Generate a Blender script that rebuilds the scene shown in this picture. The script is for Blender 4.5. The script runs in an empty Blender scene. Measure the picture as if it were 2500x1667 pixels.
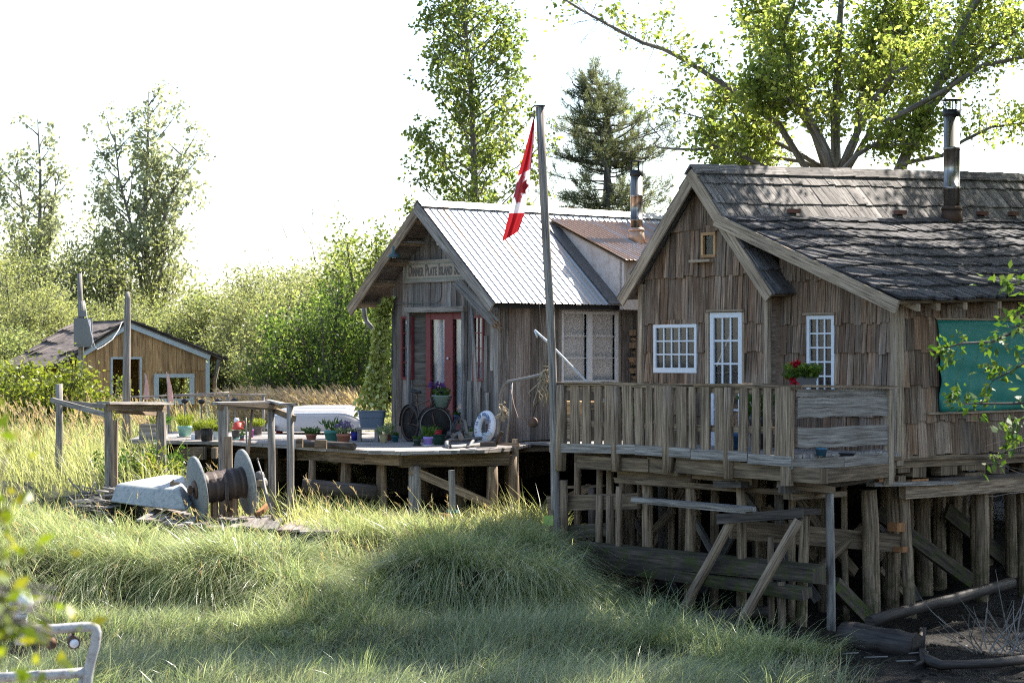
import bpy, math, random
import numpy as np
from mathutils import Vector, Matrix, Quaternion

random.seed(7)
RNG = np.random.default_rng(11)
C = bpy.context.scene.collection
F, CX, HY, H = 5516.0, 1250.0, 879.0, 4.0        # focal length in pixels, centre, horizon row, eye height
DECK = 2.5

def P(px, py, D):
    return Vector(((px - CX) / F * D, D, H - (py - HY) / F * D))

def PZ(px, py, z):
    D = (H - z) * F / (py - HY)
    return P(px, py, D)

def R(a, b): return random.uniform(a, b)
def vadd(p, *q):
    r = Vector(p)
    for k in q: r = r + Vector(k)
    return r
UP = Vector((0, 0, 1))

# ------------------------------------------------------------------ mesh builder
class MB:
    def __init__(s): s.v = []; s.f = []; s.uv = []; s.sm = []
    def face(s, idx, uv, sm=False):
        s.f.append(tuple(idx)); s.uv.extend(uv); s.sm.append(sm)
    def hexa(s, c, L, W, T):
        """c: 8 corners (x-,y-,z-),(x+,y-,z-),(x+,y+,z-),(x-,y+,z-) then z+; L,W,T lengths for the grain UVs"""
        b = len(s.v); s.v.extend([tuple(p) for p in c])
        o, q = R(0, 40), R(0, 40)
        def U(*t): return [(o + a, q + b_) for a, b_ in t]
        s.face((b, b+3, b+2, b+1), U((0,0),(0,W),(L,W),(L,0)))
        s.face((b+4, b+5, b+6, b+7), U((0,3),(L,3),(L,3+W),(0,3+W)))
        s.face((b, b+1, b+5, b+4), U((0,5),(L,5),(L,5+T),(0,5+T)))
        s.face((b+2, b+3, b+7, b+6), U((L,6),(0,6),(0,6+T),(L,6+T)))
        s.face((b+1, b+2, b+6, b+5), U((0,7),(.02,7+W),(.05,7+W),(.03,7)))
        s.face((b+3, b, b+4, b+7), U((0,8),(.02,8+W),(.05,8+W),(.03,8)))
    def box(s, c, ax, ay, az, L, W, T, j=0.0):
        c, ax, ay, az = Vector(c), Vector(ax).normalized(), Vector(ay).normalized(), Vector(az).normalized()
        pts = []
        for k in (-1, 1):
            for (i, l) in ((-1,-1),(1,-1),(1,1),(-1,1)):
                p = c + ax*(i*L/2) + ay*(l*W/2) + az*(k*T/2)
                if j: p = p + Vector((R(-j,j), R(-j,j), R(-j,j)))
                pts.append(p)
        s.hexa(pts, L, W, T)
    def beam(s, p0, p1, w, h, up=UP, j=0.0):
        p0, p1 = Vector(p0), Vector(p1)
        ax = (p1 - p0); L = ax.length; ax.normalize()
        side = ax.cross(Vector(up))
        if side.length < 1e-4: side = Vector((1,0,0))
        side.normalize(); az = side.cross(ax).normalized()
        s.box((p0+p1)/2, ax, side, az, L, w, h, j)
    def tube(s, pts, rad, n=8, wob=0.0, cap=True, smooth=True):
        pts = [Vector(p) for p in pts]
        if not isinstance(rad, (list, tuple)): rad = [rad]*len(pts)
        b = len(s.v); m = len(pts); o, q = R(0,40), R(0,40)
        ref = None; L = 0.0; Ls = []
        ph = [R(-wob, wob) for _ in range(n)]
        for i, p in enumerate(pts):
            d = (pts[min(i+1,m-1)] - pts[max(i-1,0)]).normalized()
            if ref is None:
                ref = d.orthogonal().normalized()
            ref = (ref - d*ref.dot(d))
            if ref.length < 1e-5: ref = d.orthogonal()
            ref.normalize(); bi = d.cross(ref)
            if i: L += (p - pts[i-1]).length
            Ls.append(L)
            for k in range(n):
                a = 2*math.pi*k/n
                r = rad[i]*(1+ph[k]+R(-wob,wob)*.5)
                s.v.append(tuple(p + ref*(math.cos(a)*r) + bi*(math.sin(a)*r)))
        C_ = 2*math.pi*max(rad)
        for i in range(m-1):
            for k in range(n):
                k2 = (k+1) % n
                s.face((b+i*n+k, b+i*n+k2, b+(i+1)*n+k2, b+(i+1)*n+k),
                       [(o+Ls[i], q+C_*k/n), (o+Ls[i], q+C_*(k+1)/n), (o+Ls[i+1], q+C_*(k+1)/n), (o+Ls[i+1], q+C_*k/n)], smooth)
        if cap:
            for i0, rev in ((0, True), ((m-1)*n, False)):
                ids = [b+i0+k for k in range(n)]
                if rev: ids = ids[::-1]
                s.face(ids, [(o+.03*math.cos(k), q+.1*math.sin(k)) for k in range(n)])
    def lathe(s, c, prof, n=20, ax=UP, sx=1.0, ref=None):
        c = Vector(c); ax = Vector(ax).normalized()
        e1 = Vector(ref).normalized() if ref is not None else (Vector((1,0,0)) if abs(ax.z) > .9 else ax.orthogonal().normalized())
        e1 = (e1 - ax*e1.dot(ax)).normalized(); e2 = ax.cross(e1)
        b = len(s.v)
        for r, z in prof:
            for k in range(n):
                a = 2*math.pi*k/n
                s.v.append(tuple(c + ax*z + e1*(math.cos(a)*r*sx) + e2*(math.sin(a)*r)))
        m = len(prof)
        for i in range(m-1):
            for k in range(n):
                k2 = (k+1) % n
                s.face((b+i*n+k, b+i*n+k2, b+(i+1)*n+k2, b+(i+1)*n+k),
                       [(i*.1,k/n),(i*.1,(k+1)/n),(i*.1+.1,(k+1)/n),(i*.1+.1,k/n)], True)
        for i0, rev in ((0, True), ((m-1)*n, False)):
            if prof[0 if rev else -1][0] > 1e-4:
                ids = [b+i0+k for k in range(n)]
                s.face(ids[::-1] if rev else ids, [(0,0)]*n)
    def prism(s, poly, ext):
        """a flat polygon given thickness along ext"""
        poly = [Vector(p) for p in poly]; ext = Vector(ext); n = len(poly); b = len(s.v)
        o, q = R(0,40), R(0,40)
        e = (poly[1]-poly[0]).normalized(); nn = ext.normalized(); w = nn.cross(e)
        def uv(p): return (o+(p-poly[0]).dot(e), q+(p-poly[0]).dot(w))
        s.v.extend([tuple(p) for p in poly]); s.v.extend([tuple(p+ext) for p in poly])
        s.face(list(range(b+n-1, b-1, -1)), [uv(p) for p in poly[::-1]])
        s.face(list(range(b+n, b+2*n)), [uv(p) for p in poly])
        for i in range(n):
            k = (i+1) % n
            l = (poly[k]-poly[i]).length
            s.face((b+i, b+k, b+n+k, b+n+i), [(o,q),(o+l,q),(o+l,q+ext.length),(o,q+ext.length)])
    def plank(s, lo, hi, ext):
        n = len(lo); b = len(s.v); o, q = R(0,40), R(0,40); ext = Vector(ext)
        for ring in (lo, hi, [p+ext for p in hi], [p+ext for p in lo]): s.v.extend([tuple(p) for p in ring])
        L = [0]
        for i in range(1, n): L.append(L[-1]+(lo[i]-lo[i-1]).length)
        h = (hi[0]-lo[0]).length
        for r0, r1, w0, w1 in ((0,1,0,h),(1,2,h,h+.05),(2,3,2*h,h),(3,0,3*h,3*h+.05)):
            for i in range(n-1):
                s.face((b+r0*n+i, b+r0*n+i+1, b+r1*n+i+1, b+r1*n+i), [(o+L[i],q+w0),(o+L[i+1],q+w0),(o+L[i+1],q+w1),(o+L[i],q+w1)])
        s.face((b, b+n, b+2*n, b+3*n), [(o,q),(o,q+h),(o+.03,q+h),(o+.03,q)]); s.face((b+n-1, b+4*n-1, b+3*n-1, b+2*n-1), [(o,q),(o+.03,q),(o+.03,q+h),(o,q+h)])
    def grid(s, pts, nu, nv, smooth=True):
        b = len(s.v); s.v.extend([tuple(p) for p in pts])
        o, q = R(0,9), R(0,9)
        for j in range(nv-1):
            for i in range(nu-1):
                s.face((b+j*nu+i, b+j*nu+i+1, b+(j+1)*nu+i+1, b+(j+1)*nu+i),
                       [(o+i*.1,q+j*.1),(o+i*.1+.1,q+j*.1),(o+i*.1+.1,q+j*.1+.1),(o+i*.1,q+j*.1+.1)], smooth)
    def build(s, name, mat, parent=None):
        me = bpy.data.meshes.new(name)
        me.from_pydata(s.v, [], s.f)
        uvl = me.uv_layers.new(name='UVMap')
        uvl.data.foreach_set('uv', np.array(s.uv, dtype=np.float32).ravel())
        me.polygons.foreach_set('use_smooth', np.array(s.sm, dtype=bool))
        me.materials.append(mat); me.update()
        return link(name, me, parent)

def link(name, data, parent=None):
    o = bpy.data.objects.new(name, data); C.objects.link(o)
    if parent is not None:
        o.parent = parent
        if parent.parent is None and parent.type == 'EMPTY': o.location = -parent.location
    return o

def tag(o, label, cat, group=None, kind=None):
    if label: o['label'] = label
    if cat: o['category'] = cat
    if group: o['group'] = group
    if kind: o['kind'] = kind
    return o

def thing(name, loc, label, cat, group=None):
    o = bpy.data.objects.new(name, None); C.objects.link(o); o.empty_display_size = .2
    o.location = loc
    return tag(o, label, cat, group)

def dup(root, loc=None, rotz=0.0, scale=1.0, label=None, group=None):
    r = root.copy(); C.objects.link(r)
    if loc is not None: r.location = loc
    r.rotation_euler = (0, 0, rotz); r.scale = (scale,)*3 if not isinstance(scale, (tuple, list)) else scale
    if label: r['label'] = label
    if group: r['group'] = group
    for ch in list(root.children):
        c = ch.copy(); C.objects.link(c); c.parent = r
        for g in list(ch.children):
            d = g.copy(); C.objects.link(d); d.parent = c
    return r

def np_mesh(name, V, mat, parent=None, k=4, faces=None, smooth=False):
    """V (N,k,3): N separate k-gons; or, with faces (M,4) given per blade, N blades of k verts"""
    N = V.shape[0]; me = bpy.data.meshes.new(name)
    me.vertices.add(N*k); me.vertices.foreach_set('co', np.ascontiguousarray(V, dtype=np.float32).ravel())
    if faces is None: faces = np.arange(k)[None, :]
    fc = (np.arange(N)[:, None, None]*k + faces[None]).reshape(-1, faces.shape[1]).astype(np.int32)
    M, q = fc.shape
    me.loops.add(M*q); me.loops.foreach_set('vertex_index', fc.ravel())
    me.polygons.add(M)
    me.polygons.foreach_set('loop_start', (np.arange(M)*q).astype(np.int32))
    try: me.polygons.foreach_set('loop_total', np.full(M, q, dtype=np.int32))
    except Exception: pass
    if smooth: me.polygons.foreach_set('use_smooth', np.ones(M, dtype=bool))
    me.materials.append(mat); me.update(calc_edges=True)
    return link(name, me, parent)

class Frame:
    def __init__(s, O, u, v):
        s.O = Vector((O[0], O[1], 0)); s.u = Vector((u[0], u[1], 0)); s.v = Vector((v[0], v[1], 0))
    def pt(s, a, t, z): return s.O + s.u*a + s.v*t + Vector((0, 0, z))
    def on(s, px, py, t=0.0):
        k = (px-CX)/F; O = s.O + s.v*t
        a = (k*O.y - O.x)/(s.u.x - k*s.u.y)
        return a, H - (py-HY)/F*(O.y + a*s.u.y)
    def along(s, px, py, a=0.0):
        k = (px-CX)/F; O = s.O + s.u*a
        t = (k*O.y - O.x)/(s.v.x - k*s.v.y)
        return t, H - (py-HY)/F*(O.y + t*s.v.y)

# ------------------------------------------------------------------ materials
def mat(name):
    m = bpy.data.materials.new(name); m.use_nodes = True
    nt = m.node_tree; nt.nodes.clear()
    return m, nt, nt.nodes.new('ShaderNodeOutputMaterial')
def nd(nt, typ, **kw):
    n = nt.nodes.new('ShaderNode'+typ)
    for k, v in kw.items():
        if k in n.inputs: 
            n.inputs[k].default_value = v
        else: setattr(n, k, v)
    return n
def ramp(nt, fac, stops):
    r = nt.nodes.new('ShaderNodeValToRGB'); e = r.color_ramp.elements
    while len(e) < len(stops): e.new(.5)
    for i, (p, c) in enumerate(stops):
        e[i].position = p; e[i].color = (*c, 1) if len(c) == 3 else c
    nt.links.new(fac, r.inputs[0]); return r.outputs[0]
def math_(nt, op, a, b=None, c=None):
    n = nt.nodes.new('ShaderNodeMath'); n.operation = op
    for i, x in enumerate((a, b, c)):
        if x is None: continue
        if isinstance(x, (int, float)): n.inputs[i].default_value = x
        else: nt.links.new(x, n.inputs[i])
    return n.outputs[0]
def mix(nt, fac, a, b, typ='MIX'):
    n = nt.nodes.new('ShaderNodeMix'); n.data_type = 'RGBA'; n.blend_type = typ
    for sock, x in ((n.inputs[0], fac), (n.inputs[6], a), (n.inputs[7], b)):
        if isinstance(x, (int, float)): sock.default_value = x
        elif isinstance(x, tuple): sock.default_value = (*x, 1) if len(x) == 3 else x
        else: nt.links.new(x, sock)
    return n.outputs[2]
def noise(nt, vec, scale, detail=4, rough=.55):
    n = nt.nodes.new('ShaderNodeTexNoise'); n.inputs['Scale'].default_value = scale
    n.inputs['Detail'].default_value = detail; n.inputs['Roughness'].default_value = rough
    if vec is not None: nt.links.new(vec, n.inputs['Vector'])
    return n.outputs['Fac']
def vmul(nt, vec, k):
    n = nt.nodes.new('ShaderNodeVectorMath'); n.operation = 'MULTIPLY'
    nt.links.new(vec, n.inputs[0]); n.inputs[1].default_value = k; return n.outputs[0]
def principled(nt, out, color, rough=.7, metal=0.0, spec=.4, bump=None, bstr=.3, bdist=.01):
    b = nt.nodes.new('ShaderNodeBsdfPrincipled')
    for key, x in (('Base Color', color), ('Roughness', rough), ('Metallic', metal), ('Specular IOR Level', spec)):
        if isinstance(x, (int, float)): b.inputs[key].default_value = x
        elif isinstance(x, tuple): b.inputs[key].default_value = (*x, 1)
        else: nt.links.new(x, b.inputs[key])
    if bump is not None:
        bp = nt.nodes.new('ShaderNodeBump'); bp.inputs['Strength'].default_value = bstr; bp.inputs['Distance'].default_value = bdist
        nt.links.new(bump, bp.inputs['Height']); nt.links.new(bp.outputs[0], b.inputs['Normal'])
    nt.links.new(b.outputs[0], out.inputs['Surface'])
    return b

def wood(name, light, mid, dark, grain=38.0, moss=None, var=.35, spots=0.0, warm=None, rough=.85, silver=None):
    """weathered timber: grain along U, each board its own tone; moss = (z0, z1, colour) tide line"""
    m, nt, out = mat(name)
    uv = nd(nt, 'UVMap').outputs[0]; geo = nd(nt, 'NewGeometry'); isl = geo.outputs['Random Per Island']
    g1 = noise(nt, vmul(nt, uv, (1.6, grain, 1)), 1.0, 5, .65)
    g2 = noise(nt, vmul(nt, uv, (.9, 7, 1)), 1.0, 4, .6)
    g3 = noise(nt, geo.outputs['Position'], 1.7, 4, .6)
    col = ramp(nt, g1, [(.34, dark), (.49, mid), (.68, light)])
    col = mix(nt, math_(nt, 'MULTIPLY', ramp(nt, g2, [(.38, (0,0,0)), (.68, (1,1,1))]), .55), col, dark)
    ck = ramp(nt, noise(nt, vmul(nt, uv, (.8, grain*1.7, 1)), 1.0, 3, .5), [(.61, (0,0,0)), (.68, (1,1,1))])
    col = mix(nt, math_(nt, 'MULTIPLY', ck, .7), col, tuple(x*.45 for x in dark))
    if warm:
        w = ramp(nt, math_(nt, 'FRACT', math_(nt, 'MULTIPLY', isl, 7.31)), [(.5, (0,0,0)), (1, (.8,.8,.8))])
        w = math_(nt, 'MULTIPLY', w, math_(nt, 'ADD', g3, .15))
        col = mix(nt, w, col, warm, 'MIX')
    if silver:
        gs = noise(nt, vmul(nt, geo.outputs['Position'], (2.2, 2.2, .7)), 1.0, 5, .6)
        ks = ramp(nt, gs, [(.46, (0,0,0)), (.66, (1,1,1))])
        col = mix(nt, math_(nt, 'MULTIPLY', math_(nt, 'MULTIPLY', ks, g1), .5), col, silver)
        gd = ramp(nt, noise(nt, vmul(nt, geo.outputs['Position'], (4.5, 4.5, .9)), 1.0, 5, .7), [(.55, (0,0,0)), (.72, (1,1,1))])
        col = mix(nt, math_(nt, 'MULTIPLY', gd, .6), col, dark)
    tone = math_(nt, 'ADD', math_(nt, 'MULTIPLY', isl, 2*var), 1-var)
    hv = nd(nt, 'HueSaturation'); nt.links.new(col, hv.inputs['Color']); nt.links.new(tone, hv.inputs['Value'])
    col = hv.outputs[0]
    if spots:
        sp = ramp(nt, noise(nt, geo.outputs['Position'], 9.0, 5, .7), [(.62-.1*spots, (0,0,0)), (.70-.1*spots, (1,1,1))])
        col = mix(nt, math_(nt, 'MULTIPLY', sp, .85), col, (.018, .017, .016))
    if moss:
        z0, z1, mc = moss
        sx = nd(nt, 'SeparateXYZ'); nt.links.new(geo.outputs['Position'], sx.inputs[0])
        mr = nd(nt, 'MapRange'); nt.links.new(sx.outputs[2], mr.inputs[0])
        mr.inputs[1].default_value = z1; mr.inputs[2].default_value = z0
        nz = ramp(nt, noise(nt, geo.outputs['Position'], 4.5, 7, .8), [(.47, (0,0,0)), (.58, (1,1,1))])
        k = math_(nt, 'MULTIPLY', mr.outputs[0], nz)
        col = mix(nt, k, col, mc)
    principled(nt, out, col, rough, 0, .25, g1, .5, .012)
    return m

def plain(name, col, rough=.5, metal=0.0, var=.12, scale=6.0, spec=.4, dirt=None):
    m, nt, out = mat(name)
    geo = nd(nt, 'NewGeometry'); n = noise(nt, geo.outputs['Position'], scale, 5, .65)
    hv = nd(nt, 'HueSaturation'); hv.inputs['Color'].default_value = (*col, 1)
    nt.links.new(math_(nt, 'ADD', math_(nt, 'MULTIPLY', n, 2*var), 1-var), hv.inputs['Value'])
    c = hv.outputs[0]
    if dirt:
        d = ramp(nt, noise(nt, geo.outputs['Position'], scale*2.3, 6, .75), [(.48, (0,0,0)), (.66, (1,1,1))])
        c = mix(nt, math_(nt, 'MULTIPLY', d, dirt[1]), c, dirt[0])
    principled(nt, out, c, rough, metal, spec, n, .15, .004)
    return m

def leafmat(name, c1, c2, c3, trans=.45, rough=.45, tboost=1.25, tblue=.55, spec=.35):
    """leaf colour varies per leaf; light passes through"""
    m, nt, out = mat(name)
    geo = nd(nt, 'NewGeometry'); isl = geo.outputs['Random Per Island']
    pos = nd(nt, 'TexCoord').outputs['Object']
    big = noise(nt, pos, .9, 3, .5)
    k = math_(nt, 'ADD', math_(nt, 'MULTIPLY', isl, .6), math_(nt, 'MULTIPLY', big, .45))
    col = ramp(nt, k, [(.15, c1), (.5, c2), (.88, c3)])
    p = nt.nodes.new('ShaderNodeBsdfPrincipled'); p.inputs['Roughness'].default_value = rough
    p.inputs['Specular IOR Level'].default_value = spec
    nt.links.new(col, p.inputs['Base Color'])
    t = nt.nodes.new('ShaderNodeBsdfTranslucent')
    tc = mix(nt, 1.0, col, (tboost, tboost*1.02, tboost*tblue), 'MULTIPLY')
    nt.links.new(tc, t.inputs[0])
    ms = nt.nodes.new('ShaderNodeMixShader'); ms.inputs[0].default_value = trans
    nt.links.new(p.outputs[0], ms.inputs[1]); nt.links.new(t.outputs[0], ms.inputs[2])
    nt.links.new(ms.outputs[0], out.inputs['Surface'])
    return m

M = {}
M['board']   = wood('grey_boards', (.36,.33,.31), (.19,.17,.155), (.05,.042,.038), warm=(.16,.10,.07), var=.45, silver=(.36,.34,.33))
M['shingle'] = wood('cedar_shingle', (.45,.335,.24), (.215,.138,.088), (.038,.025,.018), grain=34, warm=(.215,.108,.055), var=.40, silver=(.40,.355,.31))
M['shake']   = wood('roof_shake', (.34,.31,.29), (.18,.162,.15), (.05,.045,.042), grain=30, var=.42, spots=.6)
M['shakelow']= wood('roof_shake_mossy_shaded', (.13,.12,.125), (.062,.057,.058), (.02,.018,.018), grain=26, var=.5, spots=.95)  # tree shade on the lean-to is put into this darker tone
M['barge']   = wood('bargeboard', (.56,.445,.33), (.385,.29,.20), (.12,.088,.06), var=.2)
M['rail']    = wood('rail_timber', (.48,.36,.25), (.275,.195,.128), (.065,.046,.032), grain=38, var=.38)
M['greytim'] = wood('grey_timber', (.44,.40,.355), (.265,.235,.205), (.085,.072,.062), var=.3)
M['pile']    = wood('pile_timber', (.44,.315,.205), (.245,.172,.108), (.055,.039,.028), grain=22, moss=(-.1,1.5,(.04,.055,.010)), var=.42)
M['beam']    = wood('beam_timber', (.31,.225,.145), (.175,.122,.076), (.045,.033,.024), grain=26, var=.42)
M['moss']    = wood('mossy_beam', (.17,.125,.09), (.085,.064,.048), (.025,.02,.016), grain=16, moss=(.0,3.2,(.055,.07,.010)), var=.2)
M['deck']    = wood('deck_boards', (.44,.40,.375), (.31,.28,.255), (.12,.105,.095), grain=34, var=.22)
M['tan']     = wood('tan_siding', (.62,.40,.20), (.50,.29,.135), (.22,.12,.055), grain=18, var=.25)
M['orange']  = wood('fresh_wood', (.45,.22,.10), (.36,.17,.07), (.2,.09,.04), var=.1)
M['bark']    = wood('bark', (.20,.175,.15), (.115,.098,.082), (.04,.034,.03), grain=14, var=.15)
M['barkgrey']= wood('pale_bark', (.33,.30,.27), (.22,.195,.17), (.08,.07,.06), grain=12, var=.12)
M['log']     = wood('firewood', (.46,.33,.21), (.33,.21,.125), (.12,.075,.05), grain=18, var=.4)
M['drift']   = wood('drift_log', (.15,.12,.10), (.085,.067,.055), (.03,.025,.02), grain=18, var=.15)
M['white']   = plain('white_paint', (.66,.68,.72), .5, var=.06, dirt=((.36,.33,.29), .3), scale=14)
M['trimblue']= plain('faded_trim', (.52,.56,.58), .6, var=.1, dirt=((.3,.28,.25), .4))
M['red']     = plain('red_paint', (.165,.02,.024), .5, var=.25, dirt=((.12,.07,.065), .5))
M['iron']    = plain('rusty_iron', (.10,.065,.05), .65, .5, var=.3, dirt=((.20,.085,.035), .6))
M['blackmetal'] = plain('black_metal', (.02,.02,.022), .45, .3, var=.2)
M['pipe']    = plain('galvanised_pipe', (.17,.165,.16), .6, .2, var=.2, dirt=((.13,.10,.08), .7))
M['paintpipe']= plain('worn_white_pipe', (.42,.40,.37), .5, 0, var=.12, dirt=((.18,.135,.10), .9), scale=9)
M['boatwhite']= plain('skiff_paint', (.33,.34,.32), .6, 0, var=.18, dirt=((.15,.16,.145), .8), scale=6)
M['concrete']= plain('aged_flange', (.215,.225,.22), .85, 0, var=.3, scale=11, dirt=((.07,.072,.068), .85))
M['rope']    = plain('rope', (.30,.24,.16), .9, 0, var=.2, scale=30)
M['cable']   = plain('steel_cable', (.085,.062,.052), .6, .35, var=.3, scale=25)
M['tarp']    = plain('green_tarp', (.02,.18,.138), .55, 0, var=.25, scale=3, spec=.3, dirt=((.04,.22,.18), .5))
M['rubber']  = plain('black_rubber', (.018,.017,.017), .7, var=.2)
M['mortar']  = plain('stucco', (.56,.50,.47), .85, var=.12, dirt=((.34,.26,.22), .6), scale=2.5)
M['cloth']   = plain('curtain_cloth', (.62,.64,.67), .9, var=.05)
M['clothtan']= plain('tan_curtain', (.17,.125,.09), .9, var=.3, scale=9)
M['screen']  = plain('grey_window_blind', (.78,.77,.77), .8, var=.05)
M['dark']    = plain('dark_interior', (.02,.018,.016), .95, var=.1)
M['bulb']    = plain('lamp_lens', (.75,.75,.78), .15, .0, var=.05)
M['soil']    = plain('potting_soil', (.05,.035,.025), .95, var=.3, scale=40)

def steel(name):
    m, nt, out = mat(name)
    geo = nd(nt, 'NewGeometry')
    st = noise(nt, vmul(nt, geo.outputs['Position'], (9, 9, .5)), 1.0, 5, .6)
    col = ramp(nt, st, [(.36, (.10,.085,.07)), (.55, (.42,.39,.35)), (.75, (.62,.60,.58))])
    principled(nt, out, col, .32, .85, .5)
    return m
M['steel'] = steel('stovepipe_steel')

def metalroof(name, rustamt, base):
    m, nt, out = mat(name)
    uv = nd(nt, 'UVMap').outputs[0]; geo = nd(nt, 'NewGeometry')
    n1 = noise(nt, vmul(nt, uv, (.38, 3.4, 1)), 1.0, 4, .6)      # long streaks down the slope
    n2 = noise(nt, geo.outputs['Position'], .8, 3, .5)
    k = math_(nt, 'ADD', math_(nt, 'MULTIPLY', n1, .75), math_(nt, 'MULTIPLY', n2, .4))
    rust = ramp(nt, k, [(.70-rustamt, (0,0,0)), (.79-rustamt, (1,1,1))])
    fine = noise(nt, vmul(nt, uv, (2, 30, 1)), 1.0, 4, .6)
    c = mix(nt, fine, tuple(x*.86 for x in base), base)
    c = mix(nt, math_(nt, 'MULTIPLY', rust, .75), c, (.42,.24,.13))
    principled(nt, out, c, .42, .3, .5)
    return m
M['zinc'] = metalroof('zinc_roof', .09, (.42,.415,.40))
M['zincrust'] = metalroof('rusty_zinc_roof', .24, (.40,.37,.355))

def glassmat(name, refl=.25, tint=(.8,.82,.85), fk=.7):
    m, nt, out = mat(name)
    g = nt.nodes.new('ShaderNodeBsdfGlossy'); g.inputs['Roughness'].default_value = .03; g.inputs[0].default_value = (.9,.92,.95,1)
    t = nt.nodes.new('ShaderNodeBsdfTransparent'); t.inputs[0].default_value = (*tint, 1)
    lw = nd(nt, 'LayerWeight', Blend=.25)
    f = math_(nt, 'ADD', math_(nt, 'MULTIPLY', lw.outputs['Fresnel'], fk), refl)
    ms = nt.nodes.new('ShaderNodeMixShader'); nt.links.new(f, ms.inputs[0])
    nt.links.new(t.outputs[0], ms.inputs[1]); nt.links.new(g.outputs[0], ms.inputs[2])
    nt.links.new(ms.outputs[0], out.inputs['Surface'])
    return m
M['glass'] = glassmat('window_glass', .012, (.8,.82,.85), .4)
M['glassdull'] = glassmat('dusty_glass', .005, (.92,.92,.92), .15)

# foliage; far leaves are paled to stand in for haze
M['poplar']  = leafmat('poplar_leaf', (.065,.105,.022), (.15,.19,.04), (.30,.31,.075), .62, .35, 1.55, .8)
M['maple']   = leafmat('broad_leaf', (.09,.135,.026), (.21,.255,.055), (.42,.42,.12), .66, .35, 1.7, .8)
M['willow']  = leafmat('hazed_willow_leaf', (.165,.185,.065), (.265,.28,.10), (.40,.40,.20), .52, .45, 1.25, .75)  # own pale green, lightened further to carry the thicket haze
M['hedge']   = leafmat('dense_leaf', (.045,.085,.016), (.09,.145,.03), (.20,.245,.06), .58, .4, 1.45, .7)
M['yellowleaf'] = leafmat('yellow_green_leaf', (.10,.135,.02), (.18,.215,.03), (.29,.30,.06), .5)
M['hazeleaf'] = leafmat('hazed_tree_leaf', (.20,.22,.13), (.29,.305,.19), (.42,.42,.28), .6, .45, 1.4, .8)  # paled throughout: haze over the far trees is in this colour
M['pine']    = leafmat('pine_needle', (.06,.078,.042), (.12,.138,.07), (.28,.27,.14), .4, .5, 1.3, .7)
M['ivy']     = leafmat('ivy_leaf', (.22,.25,.04), (.42,.44,.10), (.60,.60,.26), .2)
M['potgreen']= leafmat('pot_plant_leaf', (.03,.08,.015), (.06,.13,.02), (.11,.18,.03), .4)
M['feather'] = leafmat('feathery_leaf', (.13,.17,.02), (.20,.24,.03), (.27,.30,.05), .45)
M['cherry']  = leafmat('cherry_leaf', (.04,.09,.015), (.075,.14,.02), (.15,.2,.035), .45)
M['nearleaf']= leafmat('near_shrub_leaf', (.09,.15,.01), (.16,.21,.015), (.3,.26,.03), .5)
M['sedge']   = leafmat('sedge_blade', (.10,.15,.055), (.225,.275,.115), (.50,.52,.31), .46, .32, 1.35, .8, .6)
M['meadow']  = leafmat('meadow_blade', (.19,.22,.07), (.34,.345,.14), (.54,.50,.29), .5, .36, 1.35, .75, .5)
M['plume']   = leafmat('grass_plume', (.30,.20,.13), (.45,.32,.22), (.58,.46,.32), .4, .7)
M['flowred'] = leafmat('red_petal', (.35,.005,.01), (.45,.008,.02), (.5,.02,.06), .3)
M['flowpur'] = leafmat('purple_petal', (.05,.012,.09), (.08,.02,.16), (.16,.07,.26), .3)
M['flowlav'] = leafmat('lavender_petal', (.12,.08,.22), (.17,.12,.30), (.25,.18,.38), .3)
M['terracotta'] = plain('terracotta', (.34,.13,.08), .75, var=.12)

M['shakebrown'] = wood('brown_shake', (.27,.215,.18), (.135,.105,.085), (.04,.03,.025), grain=26, var=.45, spots=.4)
M['straw'] = leafmat('dead_straw', (.34,.28,.16), (.46,.39,.24), (.58,.50,.34), .3, .5)
M['alder'] = leafmat('alder_leaf', (.10,.14,.045), (.19,.225,.085), (.33,.34,.15), .58, .4, 1.45, .75)
M['turf'] = leafmat('short_marsh_blade', (.09,.12,.065), (.19,.225,.12), (.38,.40,.25), .42, .34, 1.3, .85, .6)
M['shadelog'] = wood('shaded_log', (.095,.075,.06), (.05,.039,.032), (.02,.016,.013), grain=14, var=.2, rough=.6)  # canopy shade over the mud is put into this dark log colour
# ------------------------------------------------------------------ camera, light, sky
sc = bpy.context.scene
cam = bpy.data.cameras.new('camera'); cam_o = bpy.data.objects.new('camera', cam); C.objects.link(cam_o)
cam.sensor_width = 36.0; cam.lens = F/2500*36.0
cam.shift_y = (HY-833.5)/2500
cam_o.location = (0, 0, H); cam_o.rotation_euler = (math.radians(90), 0, 0)
cam.clip_start = .1; cam.clip_end = 3000
cam.dof.use_dof = True; cam.dof.focus_distance = 37.0; cam.dof.aperture_fstop = 4.0
sc.camera = cam_o
SUN = Vector((.47, .45, .76)).normalized()
w = bpy.data.worlds.new('World'); sc.world = w; w.use_nodes = True
nt = w.node_tree; nt.nodes.clear()
sky = nt.nodes.new('ShaderNodeTexSky'); sky.sky_type = 'NISHITA'; sky.sun_disc = False
sky.sun_elevation = math.asin(SUN.z); sky.sun_rotation = math.atan2(SUN.x, SUN.y)
sky.air_density = 1.0; sky.dust_density = 1.2; sky.ozone_density = 1.0
bg = nt.nodes.new('ShaderNodeBackground'); bg.inputs[1].default_value = .108
wo = nt.nodes.new('ShaderNodeOutputWorld')
nt.links.new(sky.outputs[0], bg.inputs[0]); nt.links.new(bg.outputs[0], wo.inputs[0])
sl = bpy.data.lights.new('sun', 'SUN'); sl.energy = 5.0; sl.angle = math.radians(.5); sl.color = (1, .945, .86)
so = bpy.data.objects.new('sun', sl); C.objects.link(so)
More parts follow.
